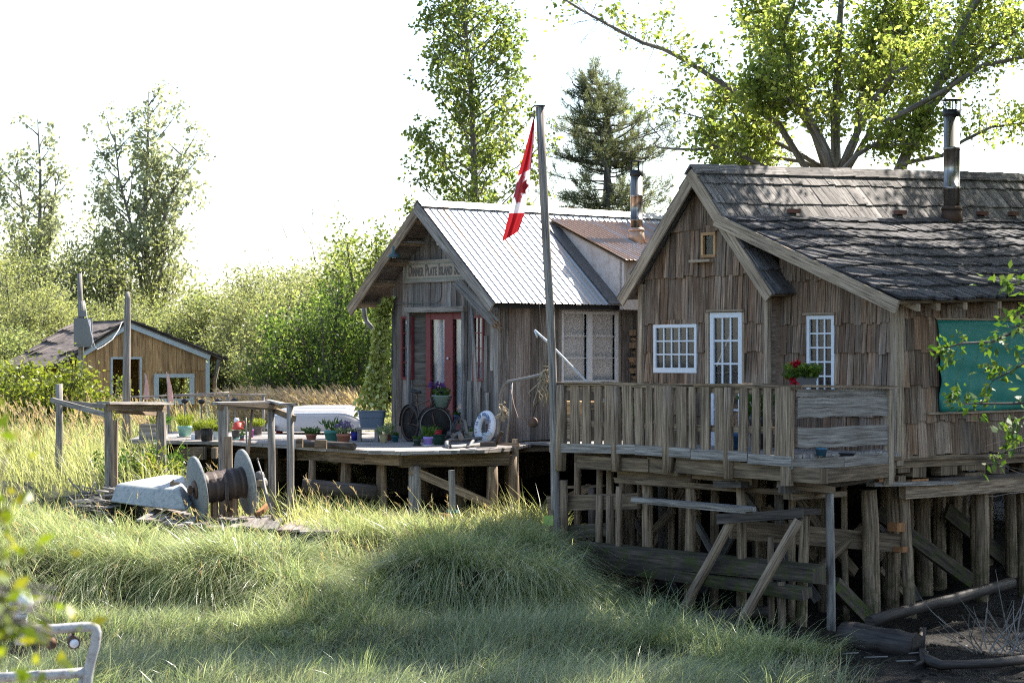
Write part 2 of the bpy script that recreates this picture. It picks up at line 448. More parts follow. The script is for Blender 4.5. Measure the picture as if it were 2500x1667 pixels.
so.rotation_euler = SUN.to_track_quat('Z', 'Y').to_euler(); so.location = (20, 20, 40)
vs = sc.view_settings; vs.view_transform = 'Standard'; vs.look = 'None'; vs.exposure = 1.8; vs.gamma = 1
cy = sc.cycles
cy.max_bounces = 6; cy.diffuse_bounces = 3; cy.glossy_bounces = 2; cy.transmission_bounces = 3; cy.transparent_max_bounces = 6
cy.use_denoising = False; cy.use_adaptive_sampling = False; cy.sample_clamp_indirect = 5.0; cy.blur_glossy = 1.0; cy.pixel_filter_type = 'BLACKMAN_HARRIS'; cy.filter_width = 1.15; cy.caustics_reflective = False; cy.caustics_refractive = False

# ------------------------------------------------------------------ ground
GP = np.array([
 (-8,0,2.3),(0,0,2.3),(8,0,2.3),(-8,5,2.0),(0,5,2.0),(8,5,2.0),(-9,9,.3),(0,9,.6),(9,9,.6),(-9,16,-.1),(0,16,0),(9,16,0),
 (-9,24,-.1),(-4,24,0),(0,24,0),(4,24,-.05),(9,24,-.1),
 (-7,28,.0),(-4,28,.05),(-1.5,28,.08),(1,28,.03),(3.5,28,-.05),(6.5,28,-.1),
 (-6.5,31.3,.2),(-5.2,31.4,.22),(-4,31.3,.2),(-2.6,30.6,.3),(-1.3,31.3,.22),(-.3,31.3,.2),(.6,31.3,.18),(2.2,31,.08),(4,31,-.02),(7,31,-.02),
 (-7.3,32.6,1.05),(-6.4,32.5,1.05),(-5.4,32.4,1.12),(-4.5,32.2,1.05),(-3.8,32.2,1.08),(-3.0,32.3,.9),(-2.3,33.4,.45),(-2.25,32.4,.35),(-1.5,32.5,1.05),(-.9,32.2,1.12),(-.3,32.3,1.05),(.35,32.9,.85),(1.4,33.3,.2),(-5.5,33.5,1.1),(-3.8,33.5,1.05),(-.9,33.6,1.1),
 (3,34,.1),(5.5,34,.02),(9,34,.0),
 (-8.5,35,1.5),(-6.5,35,1.3),(-4.6,35.4,1.28),(-3,35.3,1.15),(-1.5,35,1.2),(0,35,1.15),(1.1,36,.35),(1.8,37.5,.3),(3.3,37,.2),(6,37,.12),(10,37,.1),
 (-9,38,1.95),(-6.5,38,1.75),(-4.4,37.6,1.35),(-2,37.8,1.2),(.2,37.8,1.1),(1.6,40,.8),(4,41,1.0),(8,41,1.3),
 (-11,42,2.1),(-7.5,42,1.95),(-4,42,1.5),(0,42,1.3),(5,45,2.1),(10,45,2.2),(7,43,1.9),
 (-14,48,2.15),(-8,48,2.1),(-4,48,2.0),(2,48,1.8),(9,49,1.9),(-16,58,2.2),(-6,58,2.2),(4,58,2.1),(14,58,2.1),
 (-30,70,2.2),(0,70,2.2),(30,70,2.2),(20,40,1.2),(20,28,.3),(-20,40,2.1),(-20,30,.6),(22,55,2.0),(-60,120,2.2),(60,120,2.2),
 (-40,20,.3),(40,20,.3),(-40,0,2.2),(40,0,2.2),(-40,-30,2.2),(40,-30,2.2),(0,-30,2.2)])
def gz(x, y):
    x = np.asarray(x, float); y = np.asarray(y, float); sh = x.shape
    x = x.ravel(); y = y.ravel(); out = np.empty_like(x)
    for i in range(0, len(x), 40000):
        a, b = x[i:i+40000, None], y[i:i+40000, None]
        d2 = (a-GP[None, :, 0])**2 + (b-GP[None, :, 1])**2 + .12
        wt = d2**-2.1
        out[i:i+40000] = (wt*GP[None, :, 2]).sum(1)/wt.sum(1)
    out += .05*np.sin(x*1.9+.6*y)*np.cos(y*1.4-.5*x) + .03*np.sin(x*4.3+1)*np.sin(y*3.7)
    return out.reshape(sh)
def gz1(x, y): return float(gz(np.array([x]), np.array([y]))[0])

xs = np.concatenate([np.array([-1500,-600,-300,-150,-80,-50,-35,-26,-20,-16]), np.arange(-13, 13.01, .22), np.array([16,20,26,35,50,80,150,300,600,1500])])
ys = np.concatenate([np.array([-300,-100,-40,-15,-5,0,4,8,12,16,20]), np.arange(22, 52, .25), np.arange(52, 80, 1.5), np.array([90,110,150,220,350,600,1000,2000])])
X, Y = np.meshgrid(xs, ys); Z = gz(X, Y)
far = np.clip((np.hypot(X, Y-35)-60)/60, 0, 1); Z = Z*(1-far)+2.2*far
me = bpy.data.meshes.new('ground')
nx, ny = len(xs), len(ys)
me.from_pydata(np.stack([X, Y, Z], -1).reshape(-1, 3).tolist(), [], [(j*nx+i, j*nx+i+1, (j+1)*nx+i+1, (j+1)*nx+i) for j in range(ny-1) for i in range(nx-1)])
me.polygons.foreach_set('use_smooth', np.ones(len(me.polygons), dtype=bool))
m, nt, out = mat('ground_soil')
geo = nd(nt, 'NewGeometry'); pos = geo.outputs['Position']
n1 = noise(nt, pos, 1.3, 6, .65); n2 = noise(nt, pos, 14, 6, .7)
sx = nd(nt, 'SeparateXYZ'); nt.links.new(pos, sx.inputs[0])
mud = ramp(nt, n2, [(.3, (.008,.007,.006)), (.6, (.022,.017,.013)), (.8, (.05,.039,.029))])
turf = ramp(nt, n2, [(.3, (.018,.018,.009)), (.6, (.035,.035,.015)), (.8, (.07,.06,.03))])
hz = math_(nt, 'ADD', sx.outputs[2], math_(nt, 'MULTIPLY', n1, .9))
k = ramp(nt, hz, [(.7, (0,0,0)), (.95, (1,1,1))])
mr = nd(nt, 'MapRange'); nt.links.new(hz, mr.inputs[0]); mr.inputs[1].default_value = 1.25; mr.inputs[2].default_value = 2.2
wet = ramp(nt, noise(nt, pos, 2.1, 4, .6), [(.42, (.38,.38,.38)), (.62, (.85,.85,.85))])
principled(nt, out, mix(nt, mr.outputs[0], mud, turf), wet, 0, .16, math_(nt, 'ADD', n2, math_(nt, 'MULTIPLY', noise(nt, pos, 4.0, 5, .6), 1.5)), 1.0, .09)
me.materials.append(m); g = link('ground', me); tag(g, 'brown mud and turf of the slough bank', 'ground', kind='structure')

# ------------------------------------------------------------------ grass
BF = np.array([[0,1,3,2],[2,3,5,4],[4,5,7,6]])
BF5 = np.array([[0,1,3,2],[2,3,5,4],[4,5,7,6],[6,7,9,8],[8,9,11,10]])
def blades(x, y, length, width, heading, lean, droop, z=None, lv=(0, .36, .72, 1.0), wv=(1, .95, .62, .05)):
    """curved ribbons: lean = sideways reach per length, droop = how far the tip falls"""
    N = len(x); z = (gz(x, y)-.03) if z is None else z
    hx, hy = np.cos(heading), np.sin(heading)
    fa = RNG.uniform(0, math.pi, N); sxv, syv = np.cos(fa), np.sin(fa)
    V = np.empty((N, 2*len(lv), 3))
    for i, t in enumerate(lv):
        r = length*(lean*(t**1.7) + .08*t); up = length*(t*(1-.25*lean) - droop*t**3)
        px, py, pz = x+hx*r, y+hy*r, z+up
        wd = width*wv[i]*.5
        V[:, 2*i] = np.stack([px-sxv*wd, py-syv*wd, pz], -1)
        V[:, 2*i+1] = np.stack([px+sxv*wd, py+syv*wd, pz], -1)
    return V
LV5 = (0, .2, .42, .65, .85, 1.0); WV5 = (1, 1, .9, .7, .4, .04)
def noise2(x, y, s, ph=0.0):
    return (np.sin(x*s+1.3*np.sin(y*s*.7+ph)+ph)+np.sin(y*s*1.13+1.7*np.sin(x*s*.61+2*ph)+.5))*.25+.5
def inpoly(x, y, poly):
    c = np.zeros(len(x), bool); n = len(poly)
    for i in range(n):
        (x0, y0), (x1, y1) = poly[i], poly[i-1]
        c ^= ((y0 > y) != (y1 > y)) & (x < (x1-x0)*(y-y0)/(y1-y0+1e-12)+x0)
    return c
def scatter(n, x0, x1, y0, y1, keep):
    x = RNG.uniform(x0, x1, n); y = RNG.uniform(y0, y1, n)
    k = keep(x, y) & (np.abs(x) < .2266*y+.7); return x[k], y[k]

# 1 fine marsh sedge of the creek bank, combed over the humps
RAFT = [(-6.9,34.6),(-6.9,37.3),(-2.9,37.3),(-2.9,34.4)]
def keep_sedge(x, y):
    edge = .9 + .25*(y-27)*(y < 31) + np.where(y > 31, 1.0-.42*(y-31), 0)       # right limit of the sedge, mud beyond
    edge = np.where(y < 31, 3.5+.5*np.sin(y*2.3)-.05*(31-y), edge) + RNG.normal(0, .35, len(x))
    edge = np.where((y >= 31) & (y < 33.2), 3.2-.85*(y-31)+RNG.normal(0, .25, len(x)), edge)
    edge = np.where(y >= 33.2, .72, edge)
    d = noise2(x, y, 1.6, .4)
    hole = (np.hypot((x+2.25)/.35, (y-33.7)/.55) < 1) | (np.hypot((x+4.9)/.9, (y-31.35)/.22) < 1)
    d3 = noise2(x*1.15+3, y*1.5, 3.4, 2.2)
    return (x < edge) & (d + RNG.uniform(-.3, .3, len(x)) > .22) & ((d3+RNG.uniform(-.12, .12, len(x)) > .36) | (y < 30.6)) & ~inpoly(x, y, RAFT) & ~hole
def tufts(n, per, x0, x1, y0, y1, keep, rad, Lf, hd0, spread, droopm, wid, big=1.0):
    cx_, cy_ = scatter(n, x0, x1, y0, y1, keep)
    m = len(cx_); sz = RNG.uniform(.55, 1.5, m)**1.2; hd = hd0+.75*(noise2(cx_, cy_, 1.1, 2.0)-.5)*2+RNG.normal(0, .35, m); ln = np.clip(RNG.normal(.8, .22, m), .25, 1.3)
    k = np.repeat(np.arange(m), per); N = len(k)
    e_ = .18; gx = (gz(cx_+e_, cy_)-gz(cx_-e_, cy_))/(2*e_); gy = (gz(cx_, cy_+e_)-gz(cx_, cy_-e_))/(2*e_); sl_ = np.hypot(gx, gy)+1e-6; gw = np.clip(sl_*1.9, 0, 1.8)
    dxn, dyn = -gx/sl_*gw, -gy/sl_*gw; ln = ln*(1+.35*np.clip(sl_, 0, 1))
    a = RNG.uniform(0, 6.283, N); rr = rad*sz[k]*np.sqrt(RNG.uniform(0, 1, N))
    x, y = cx_[k]+np.cos(a)*rr, cy_[k]+np.sin(a)*rr
    # blades splay outward from the tuft and are combed the same way
    hx = np.cos(hd[k])*.8+dxn[k]+np.cos(a)*spread*(rr/rad)+RNG.normal(0, .22, N); hy = np.sin(hd[k])*.8+dyn[k]+np.sin(a)*spread*(rr/rad)+RNG.normal(0, .22, N)
    L = Lf(x, y)*(.55+.55*sz[k])*RNG.uniform(.6, 1.2, N)
    return x, y, L, np.arctan2(hy, hx), np.clip(ln[k]*RNG.uniform(.6, 1.3, N), .1, 1.5), np.clip(RNG.normal(droopm, .16, N)*ln[k]*(1+.7*np.clip(sl_[k], 0, 1)), 0, 1.5), RNG.uniform(*wid, N)
Lsedge = lambda x, y: np.where(y < 30.9, .50, .60)*(.75+.5*noise2(x, y, 1.7, .3))
x, y, L, hd, lean, dr_, wd = tufts(5200, 50, -9.5, 4.4, 30.2, 36.2, keep_sedge, .17, Lsedge, np.radians(245), .9, .48, (.006, .012))
st_m = RNG.uniform(0, 1, len(x)) < .11
V = blades(x, y, L, wd, hd, lean, dr_*np.where(y < 30.4, .6, 1), None, LV5, WV5)
o = np_mesh('marsh_grass', V[~st_m], M['sedge'], None, 12, BF5, True); tag(o, 'long fine marsh grass drooping over the humps of the creek bank', 'grass', kind='stuff')
d_ = np_mesh('dead_blades', V[st_m], M['straw'], o, 12, BF5, True); d_['kind'] = 'stuff'
x, y = scatter(165000, -9.5, 4.4, 24.2, 31.5, lambda a, b: keep_sedge(a, b) & (noise2(a*.9, b*1.4, 2.7, .6)+RNG.uniform(-.22, .22, len(a)) > .2))
pt_ = noise2(x, y, 1.3, .8)
V = blades(x, y, RNG.uniform(.15, .58, len(x))**1.0*(.5+.9*pt_), RNG.uniform(.006, .012, len(x)), np.radians(10)+RNG.normal(0, 1.1, len(x)), np.clip(RNG.normal(.45, .28, len(x)), 0, 1.2), np.clip(RNG.normal(.18, .15, len(x)), 0, .6))
sm = RNG.uniform(0, 1, len(x)) < .09
o2 = np_mesh('short_grass', V[~sm], M['turf'], None, 8, BF, True); tag(o2, 'short upright marsh grass filling the ground before the drooping tufts', 'grass', kind='stuff')
d_ = np_mesh('dead_blades', V[sm], M['straw'], o2, 8, BF, True); d_['kind'] = 'stuff'
x, y, L, hd, lean, dr_, wd = tufts(430, 46, -9.5, 4.0, 25.2, 30.4, keep_sedge, .16, lambda x, y: np.full(len(x), .52), np.radians(300), .9, .4, (.006, .012))
V = blades(x, y, L, wd, hd, lean, dr_, None, LV5, WV5)
o4 = np_mesh('sedge_tufts', V, M['sedge'], None, 12, BF5, True); tag(o4, 'scattered pale sedge tufts standing in the short marsh grass', 'grass', kind='stuff')
# taller rushes at the foot of the trestle
x, y = scatter(2600, .6, 4.6, 29.2, 32.6, lambda a, b: (noise2(a, b, 2.6, 1.7) > .5) & (a < 4.3-.6*(b-29.2)))
V = blades(x, y, RNG.uniform(.5, 1.0, len(x)), RNG.uniform(.007, .012, len(x)), RNG.uniform(0, 6.28, len(x)), np.clip(RNG.normal(.55, .25, len(x)), .1, 1.2), np.clip(RNG.normal(.25, .15, len(x)), 0, .6), None, LV5, WV5)
o3 = np_mesh('rush_grass', V, M['sedge'], None, 12, BF5, True); tag(o3, 'tall loose rushes at the foot of the trestle', 'grass', kind='stuff')

# 2 pale meadow grass
DK = [(-7.3,42.5),(-7.7,47.6),(6,47.6),(6,37),(-.1,38.6),(-1.9,37.2),(-4,39.2),(-5.2,41.4)]
HOUSE = [(.7,36.3),(4.0,32.3),(6.5,33.8),(13,42),(7,46),(2,38.5)]
def keep_meadow(x, y):
    d = noise2(x, y, .9, 3.0)
    return (y > 33.6+.25*np.sin(x*1.3)) & ~inpoly(x, y, DK) & ~inpoly(x, y, RAFT) & ~inpoly(x, y, HOUSE) & ((x < 1.0) | (y > 47)) & (d+RNG.uniform(-.3,.3,len(x)) > .12) & (RNG.uniform(0,1,len(x)) < np.clip(42/y, 0, 1)**1.5)
x, y = scatter(105000, -16, 12, 33.6, 66, keep_meadow)
L = RNG.uniform(.35, .95, len(x))*(.65+.7*noise2(x, y, .7, .2))*np.where(y < 37, .6, 1)*np.where((y<37)&(x>-2.9), 1.1, 1)
V = blades(x, y, L, RNG.uniform(.009, .018, len(x))*np.clip(y/42, .8, 1.4), np.radians(200)+RNG.normal(0, .9, len(x)), np.clip(RNG.normal(.34, .22, len(x)), 0, 1), np.clip(RNG.normal(.14, .12, len(x)), 0, .5))
o = np_mesh('meadow_grass', V, M['meadow'], None, 8, BF, True); tag(o, 'pale sunlit meadow grass beyond the creek bank', 'grass', kind='stuff')

# 3 tall seeding grass: stems with feathery plumes
def plumes(name, x, y, L, lean, hd, label, ps=.16, pw=.014):
    N = len(x)
    V = blades(x, y, L, np.full(N, .009), hd, lean, np.full(N, .08))
    tip = V[:, 6:8].mean(1); mid = V[:, 4:6].mean(1)
    d = tip-mid; d /= np.linalg.norm(d, axis=1, keepdims=True)
    S = np.empty((N*6, 8, 3))
    for q in range(6):
        base = tip - d*ps*(q/6.0)
        dd = d + RNG.normal(0, .28, (N, 3)); dd /= np.linalg.norm(dd, axis=1, keepdims=True)
        sd = np.cross(dd, RNG.normal(0, 1, (N, 3))); sd /= np.linalg.norm(sd, axis=1, keepdims=True)
        for i, t in enumerate((0, .36, .72, 1.0)):
            c_ = base+dd*ps*.55*t; w_ = pw*(.35, .5, .4, .05)[i]
            S[q*N:(q+1)*N, 2*i] = c_-sd*w_; S[q*N:(q+1)*N, 2*i+1] = c_+sd*w_
    a = np_mesh(name, V, M['meadow'], None, 8, BF, True); tag(a, label, 'grass', kind='stuff')
    b = np_mesh('seed_heads', S, M['plume'], a, 8, BF); b['kind'] = 'stuff'
x, y = scatter(2300, -5.5, -2.5, 48.0, 49.9, lambda a, b: np.ones(len(a), bool))
plumes('tall_grass', x, y, RNG.uniform(1.0, 1.75, len(x)), np.clip(RNG.normal(.55, .14, len(x)), .2, .95), np.radians(170)+RNG.normal(0, .4, len(x)), 'tall grass with pinkish plumes leaning behind the white skiff', .2)
x, y = scatter(900, -12, -6.6, 39, 54, lambda a, b: ~inpoly(a, b, DK))
plumes('seeding_grass', x, y, RNG.uniform(.8, 1.35, len(x)), np.clip(RNG.normal(.22, .12, len(x)), 0, .6), np.radians(190)+RNG.normal(0, .9, len(x)), 'seeding meadow grass with pinkish heads round the grey posts', .15)
x, y = scatter(420, -8, -.2, 31.5, 35.8, keep_sedge)
plumes('bank_seed_grass', x, y, RNG.uniform(.6, 1.0, len(x)), np.clip(RNG.normal(.4, .2, len(x)), 0, .9), np.radians(220)+RNG.normal(0, .6, len(x)), 'thin seeding stems standing out of the drooping bank grass', .11, .008)
# scattered tall stems in front of the deck
xs_, ys_ = [], []
for px in (762,770,778,786,790,796,812,832,874,880,915,930,675,662,685,700,560,570,575,582,545,540,1148,1290,1215,1255,420,405,395,440,385):
    D = 36.3+R(-.4,.5) if px > 600 else 38.3+R(-.4,.6)
    p = P(px, 1200, D); xs_.append(p.x); ys_.append(p.y)
x, y = np.array(xs_), np.array(ys_)
plumes('reed_stem', x, y, RNG.uniform(.7, 1.15, len(x)), np.clip(RNG.normal(.25, .12, len(x)), .05, .5), np.radians(175)+RNG.normal(0, .35, len(x)), 'loose reed stems with reddish seed heads before the deck', .15, .011)
# fresh coarse blades round the piles of the deck
x, y = scatter(9000, -3.6, 1.0, 35.2, 38.2, lambda a, b: (noise2(a, b, 2.2, .9) > .45))
V = blades(x, y, RNG.uniform(.3, .75, len(x)), RNG.uniform(.012, .022, len(x)), RNG.uniform(0, 6.28, len(x)), np.clip(RNG.normal(.45, .25, len(x)), 0, 1), np.clip(RNG.normal(.22, .15, len(x)), 0, .6))
o = np_mesh('bank_grass', V, M['meadow'], None, 8, BF, True); tag(o, 'coarse bright grass round the round piles of the deck', 'grass', kind='stuff')

# clods and debris on the mud
cx_, cy_ = RNG.uniform(1.2, 8, 700), RNG.uniform(27.5, 36, 700); cz = gz(cx_, cy_); mbv = []
V = np.empty((700, 8, 3)); r_ = RNG.uniform(.015, .06, 700)*RNG.uniform(.5, 1.2, 700)
for i, (a, b_, c_) in enumerate(((-1,-1,-.4),(1,-1,-.4),(1,1,-.4),(-1,1,-.4),(-.6,-.6,.6),(.6,-.6,.6),(.6,.6,.6),(-.6,.6,.6))):
    V[:, i] = np.stack([cx_+a*r_*RNG.uniform(.5, 1.5, 700), cy_+b_*r_*RNG.uniform(.5, 1.5, 700), cz+c_*r_*RNG.uniform(.4, 1.2, 700)], -1)
o = np_mesh('mud_debris', V, m, None, 8, np.array([[4,5,6,7],[0,1,5,4],[1,2,6,5],[2,3,7,6],[3,0,4,7]])); tag(o, 'small clods and debris strewn over the dark mud', 'debris', kind='stuff')
# ------------------------------------------------------------------ shared builders
UU = (.643, -.766); VV = (.766, .643)
HF = Frame((2.20, 38.31), UU, VV)
u3 = Vector((.643, -.766, 0)); v3 = Vector((.766, .643, 0))

def shingle_wall(mb, pos, s0, s1, courses, top, holes=(), wr=(.09, .19), lap=.07, thick=.02, out0=.045, jit=.012):
    """courses: ascending bottoms; pos(s, off, z)"""
    for ci, zb in enumerate(courses):
        zt = (courses[ci+1]+lap) if ci+1 < len(courses) else 99
        s = s0; cuts = [s0]
        while s < s1-.05:
            s += R(*wr); cuts.append(min(s, s1))
        if cuts[-1] < s1: cuts.append(s1)
        for h in holes:
            if h[2] < zt and h[3] > zb:
                cuts = [c for c in cuts if abs(c-h[0]) > .03 and abs(c-h[1]) > .03] + [h[0], h[1]]
        cuts = sorted(c for c in set(cuts) if s0-1e-6 <= c <= s1+1e-6)
        for a, b in zip(cuts[:-1], cuts[1:]):
            if b-a < .012: continue
            zj = zb + R(-jit, jit)
            segs = [(zj, min(zt, 99))]
            for h in holes:
                if h[0] < (a+b)/2 < h[1]:
                    ns = []
                    for p, q in segs:
                        if h[3] <= p or h[2] >= q: ns.append((p, q)); continue
                        if h[2]-p > .02: ns.append((p, h[2]))
                        if q-h[3] > .02: ns.append((h[3], q))
                    segs = ns
            g = R(.003,.007); ob = out0 + R(-.012, .014)
            for p, q in segs:
                qa, qb = min(q, top(a)), min(q, top(b))
                if max(qa, qb) - p < .03: continue
                qa = max(qa, p+.01); qb = max(qb, p+.01)
                o1 = .012
                f = (q-p)/max(.2, zt-zb if zt < 90 else .8)
                ot = ob + (o1-ob)*min(1, f)
                sk = R(-.004, .004)
                mb.hexa([pos(a+g, 0, p), pos(a+g+sk, 0, qa), pos(b-g+sk, 0, qb), pos(b-g, 0, p),
                         pos(a+g, ob, p), pos(a+g+sk, ot, qa), pos(b-g+sk, ot, qb), pos(b-g, ob, p)], max(qa, qb)-p, b-a, .02)

def shake_roof(mb, pos, q0, q1, d_list, wr=(.12, .24), lap=.1, thick=.02, jit=.014, slope_end=None, skip=None):
    """pos(q, d, off): q along the ridge, d down the slope; d_list = ascending course tops"""
    for i in range(len(d_list)-1):
        da, db = d_list[i]-(lap if i else 0), d_list[i+1]
        q = q0 + R(-.02, .02)
        while q < q1:
            w_ = R(*wr); e = min(q+w_, q1)
            if e-q > .03 and not (skip and skip((q+e)/2, (da+db)/2)):
                dj = db + R(-jit, jit*1.6); g = .006; sk = R(-.012, .012); lift = R(0, .007)
                tb = thick*R(1.0, 1.6)+.012+lift; ta = .012
                mb.hexa([pos(q+g, da, 0), pos(q+g+sk, dj, .004+lift), pos(e-g+sk, dj, .004+lift), pos(e-g, da, 0),
                         pos(q+g, da, ta), pos(q+g+sk, dj, tb), pos(e-g+sk, dj, tb+R(-.006,.006)), pos(e-g, da, ta)], dj-da, e-q, .03)
            q = e

def window_on(pos, s0, s1, z0, z1, nx, ny, parent, fw=.05, mw=.022, frame='white', curtain='clothtan', name='window', bottom=None, glass='glass', label=None, depth=.05):
    """sash with glazing bars on a wall; pos(s, off, z) with off outward"""
    mb = MB(); du = (pos(1, 0, 0)-pos(0, 0, 0)).normalized(); dn = (pos(0, 1, 0)-pos(0, 0, 0)).normalized()
    bt = bottom or fw
    def bar(a0, b0, a1, b1, off, th):
        L1, L2 = a1-a0, b1-b0
        c = pos((a0+a1)/2, off, (b0+b1)/2)
        if L1 > L2: mb.box(c, du, dn, UP, L1, th, L2)
        else: mb.box(c, UP, dn, du, L2, th, L1)
    bar(s0, z0, s1, z0+bt, depth/2, depth); bar(s0, z1-fw, s1, z1, depth/2, depth)
    bar(s0, z0+bt, s0+fw, z1-fw, depth/2, depth-.004); bar(s1-fw, z0+bt, s1, z1-fw, depth/2, depth-.004)
    a0, a1, b0, b1 = s0+fw, s1-fw, z0+bt, z1-fw
    for i in range(1, nx): 
        x = a0+(a1-a0)*i/nx; bar(x-mw/2, b0, x+mw/2, b1, depth*.45, depth*.5)
    for j in range(1, ny):
        y = b0+(b1-b0)*j/ny; bar(a0, y-mw/2, a1, y+mw/2, depth*.46, depth*.44)
    f = mb.build(name, M[frame], parent)
    if label: f['label'] = label
    g = MB(); g.prism([pos(a0, .012, b0), pos(a1, .012, b0), pos(a1, .012, b1), pos(a0, .012, b1)], dn*.004)
    g.build('pane', M[glass], f)
    c = MB(); n = 25; pts = []
    for zz in (b0, b1):
        for i in range(n):
            t = i/(n-1); pts.append(pos(a0+(a1-a0)*t, -.05+(0 if curtain == 'screen' else 1)*(.018*math.sin(t*17+1)+.012*math.sin(t*41)), zz))
    c.grid(pts, n, 2); c.build('curtain', M[curtain], f)
    return f

# ------------------------------------------------------------------ the shingled house
TILT = .035
RZ, RK, RS = 7.15, 1.16, 1.49        # ridge height, slope, ridge position along the front
LS0, LZ0, LK = 2.105, 6.36, .385     # lean-to roof
SC_ = 5.425                           # side wall
LT = 9.2                              # length of the house
def hroof(s, t): return RZ - RK*abs(s-RS) + TILT*t
def lroof(s, t): return LZ0 - LK*(s-LS0) + TILT*t
house = thing('shingled_house', HF.pt(2.7, .2, 2.55), 'brown cedar shingled house on piles with white windows and mossy shake roof', 'house')

fpos = lambda s, o, z: HF.pt(s, -o, z)            # main front, outward is -v
lpos = lambda s, o, z: HF.pt(s, .25-o, z)         # lean-to front, set back
spos = lambda t, o, z: HF.pt(SC_+o, t, z)         # right side wall

w1 = (*[HF.on(x, 850)[0] for x in (1600, 1705)], HF.on(1650, 910)[1], HF.on(1650, 792)[1])
dr = (*[HF.on(x, 850)[0] for x in (1738, 1816)], 2.60, HF.on(1777, 763)[1])
w2 = (*[HF.on(x, 850, .25)[0] for x in (1974, 2041)], HF.on(2007, 962, .25)[1], HF.on(2007, 770, .25)[1])
gw = (*[HF.on(x, 600)[0] for x in (1717, 1752)], HF.on(1735, 629)[1], HF.on(1735, 568)[1])
holes_f = [w1, dr, gw]; holes_l = [w2]
cz = [HF.on(1650, y)[1] for y in (677, 792, 860, 935, 1010, 1090)]
courses = sorted([2.56] + [HF.on(1650, y)[1] for y in (1012, 936, 860, 791, 677, 566)])
mb = MB(); shingle_wall(mb, fpos, .07, 2.93, courses, lambda s: RZ-.16-RK*abs(s-RS), holes_f, wr=(.07, .17), jit=.024); 
shingle_wall(mb, lpos, 2.97, SC_-.02, [2.56]+[HF.on(2030, y, .25)[1] for y in (1015, 940, 863, 792, 683)], lambda s: lroof(s, .25)-.13, holes_l, wr=(.075, .18), jit=.024)
mb.build('front_shingles', M['shingle'], house)
sc_z = [HF.along(2250, y, SC_)[1] for y in (1112, 1028, 942, 857, 775, 712)]
tb = (HF.along(2281, 900, SC_)[0], HF.along(2600, 900, SC_)[0]); tz = (HF.along(2300, 1004, SC_)[1], HF.along(2300, 782, SC_)[1])
mb = MB(); shingle_wall(mb, spos, .27, LT, sc_z, lambda t: lroof(SC_, t)-.09, [(tb[0]+.08, tb[1], tz[0]+.1, tz[1]-.1)], wr=(.10, .22), out0=.045, jit=.03)
mb.build('side_shingles', M['shingle'], house)
# sheathing behind the shingles (a hollow house with real openings left dark)
mb = MB()
def panel(pts, ext): mb.prism(pts, ext)
# front wall split around the openings
def wall_with_holes(pos, s0, s1, z0, top, holes, th):
    cuts = sorted(set([s0, s1] + [h[0] for h in holes] + [h[1] for h in holes]))
    ins = pos(0, -1, 0)-pos(0, 0, 0)
    for a, b in zip(cuts[:-1], cuts[1:]):
        xm = [a] + ([RS] if a < RS < b else []) + [b]
        hs = sorted([(h[2], h[3]) for h in holes if h[0] <= (a+b)/2 <= h[1]])
        lo = z0
        for h0, h1 in hs:
            if h0-lo > .01: mb.prism([pos(a, 0, lo), pos(b, 0, lo), pos(b, 0, h0), pos(a, 0, h0)], ins*th)
            lo = h1
        mb.prism([pos(a, 0, lo), pos(b, 0, lo)] + [pos(x, 0, top(x)) for x in xm[::-1]], ins*th)
wall_with_holes(fpos, .0, 2.97, 2.5, lambda s: RZ-.14-RK*abs(s-RS), holes_f, .08)
wall_with_holes(lpos, 2.97, SC_, 2.5, lambda s: lroof(s, .25)-.11, holes_l, .08)
mb.prism([spos(.25, 0, 2.5), spos(LT, 0, 2.5), spos(LT, 0, lroof(SC_, LT)-.11), spos(.25, 0, lroof(SC_, .25)-.11)], -u3*.08)
mb.prism([HF.pt(0, .08, 2.5), HF.pt(0, LT, 2.5), HF.pt(0, LT, hroof(0, LT)-.14), HF.pt(0, .08, hroof(0, 0)-.14)], u3*.08)
mb.prism([HF.pt(0, LT, 2.5), HF.pt(SC_, LT, 2.5), HF.pt(SC_, LT, lroof(SC_, LT)-.11), HF.pt(RS+.9, LT, hroof(RS+.9, LT)-.14), HF.pt(RS, LT, hroof(RS, LT)-.14), HF.pt(0, LT, hroof(0, LT)-.14)], v3*.08)
mb.build('wall', M['dark'], house)
mb = MB()
for a_, b_ in ((0.0, .12), (.12, .26)): mb.prism([HF.pt(2.9, a_, 2.5), HF.pt(2.9, b_, 2.5), HF.pt(2.9, b_, 5.25), HF.pt(2.9, a_, 5.25)], u3*(.085+a_*.04))
mb.build('return_boards', M['shingle'], house)
mb = MB(); mb.prism([HF.pt(.0, .0, 2.36), HF.pt(SC_, .0, 2.36), HF.pt(SC_, LT, 2.36), HF.pt(0, LT, 2.36)], Vector((0,0,.13))); mb.build('floor', M['beam'], house)
# corner boards and the post between house and lean-to
for nm, p0, p1, w_ in (('corner_post', HF.pt(.03, -.04, 2.5), HF.pt(.05, -.04, 5.28), .10), ('corner_post', HF.pt(2.96, -.04, 2.5), HF.pt(2.97, -.04, 5.28), .075), ('corner_post', HF.pt(SC_-.02, .22, 2.40), HF.pt(SC_-.02, .22, 4.92), .15)):
    m_ = MB(); m_.beam(p0, p1, w_, .09 if w_ < .14 else .15, up=v3, j=.008); m_.build(nm, M['barge'], house)
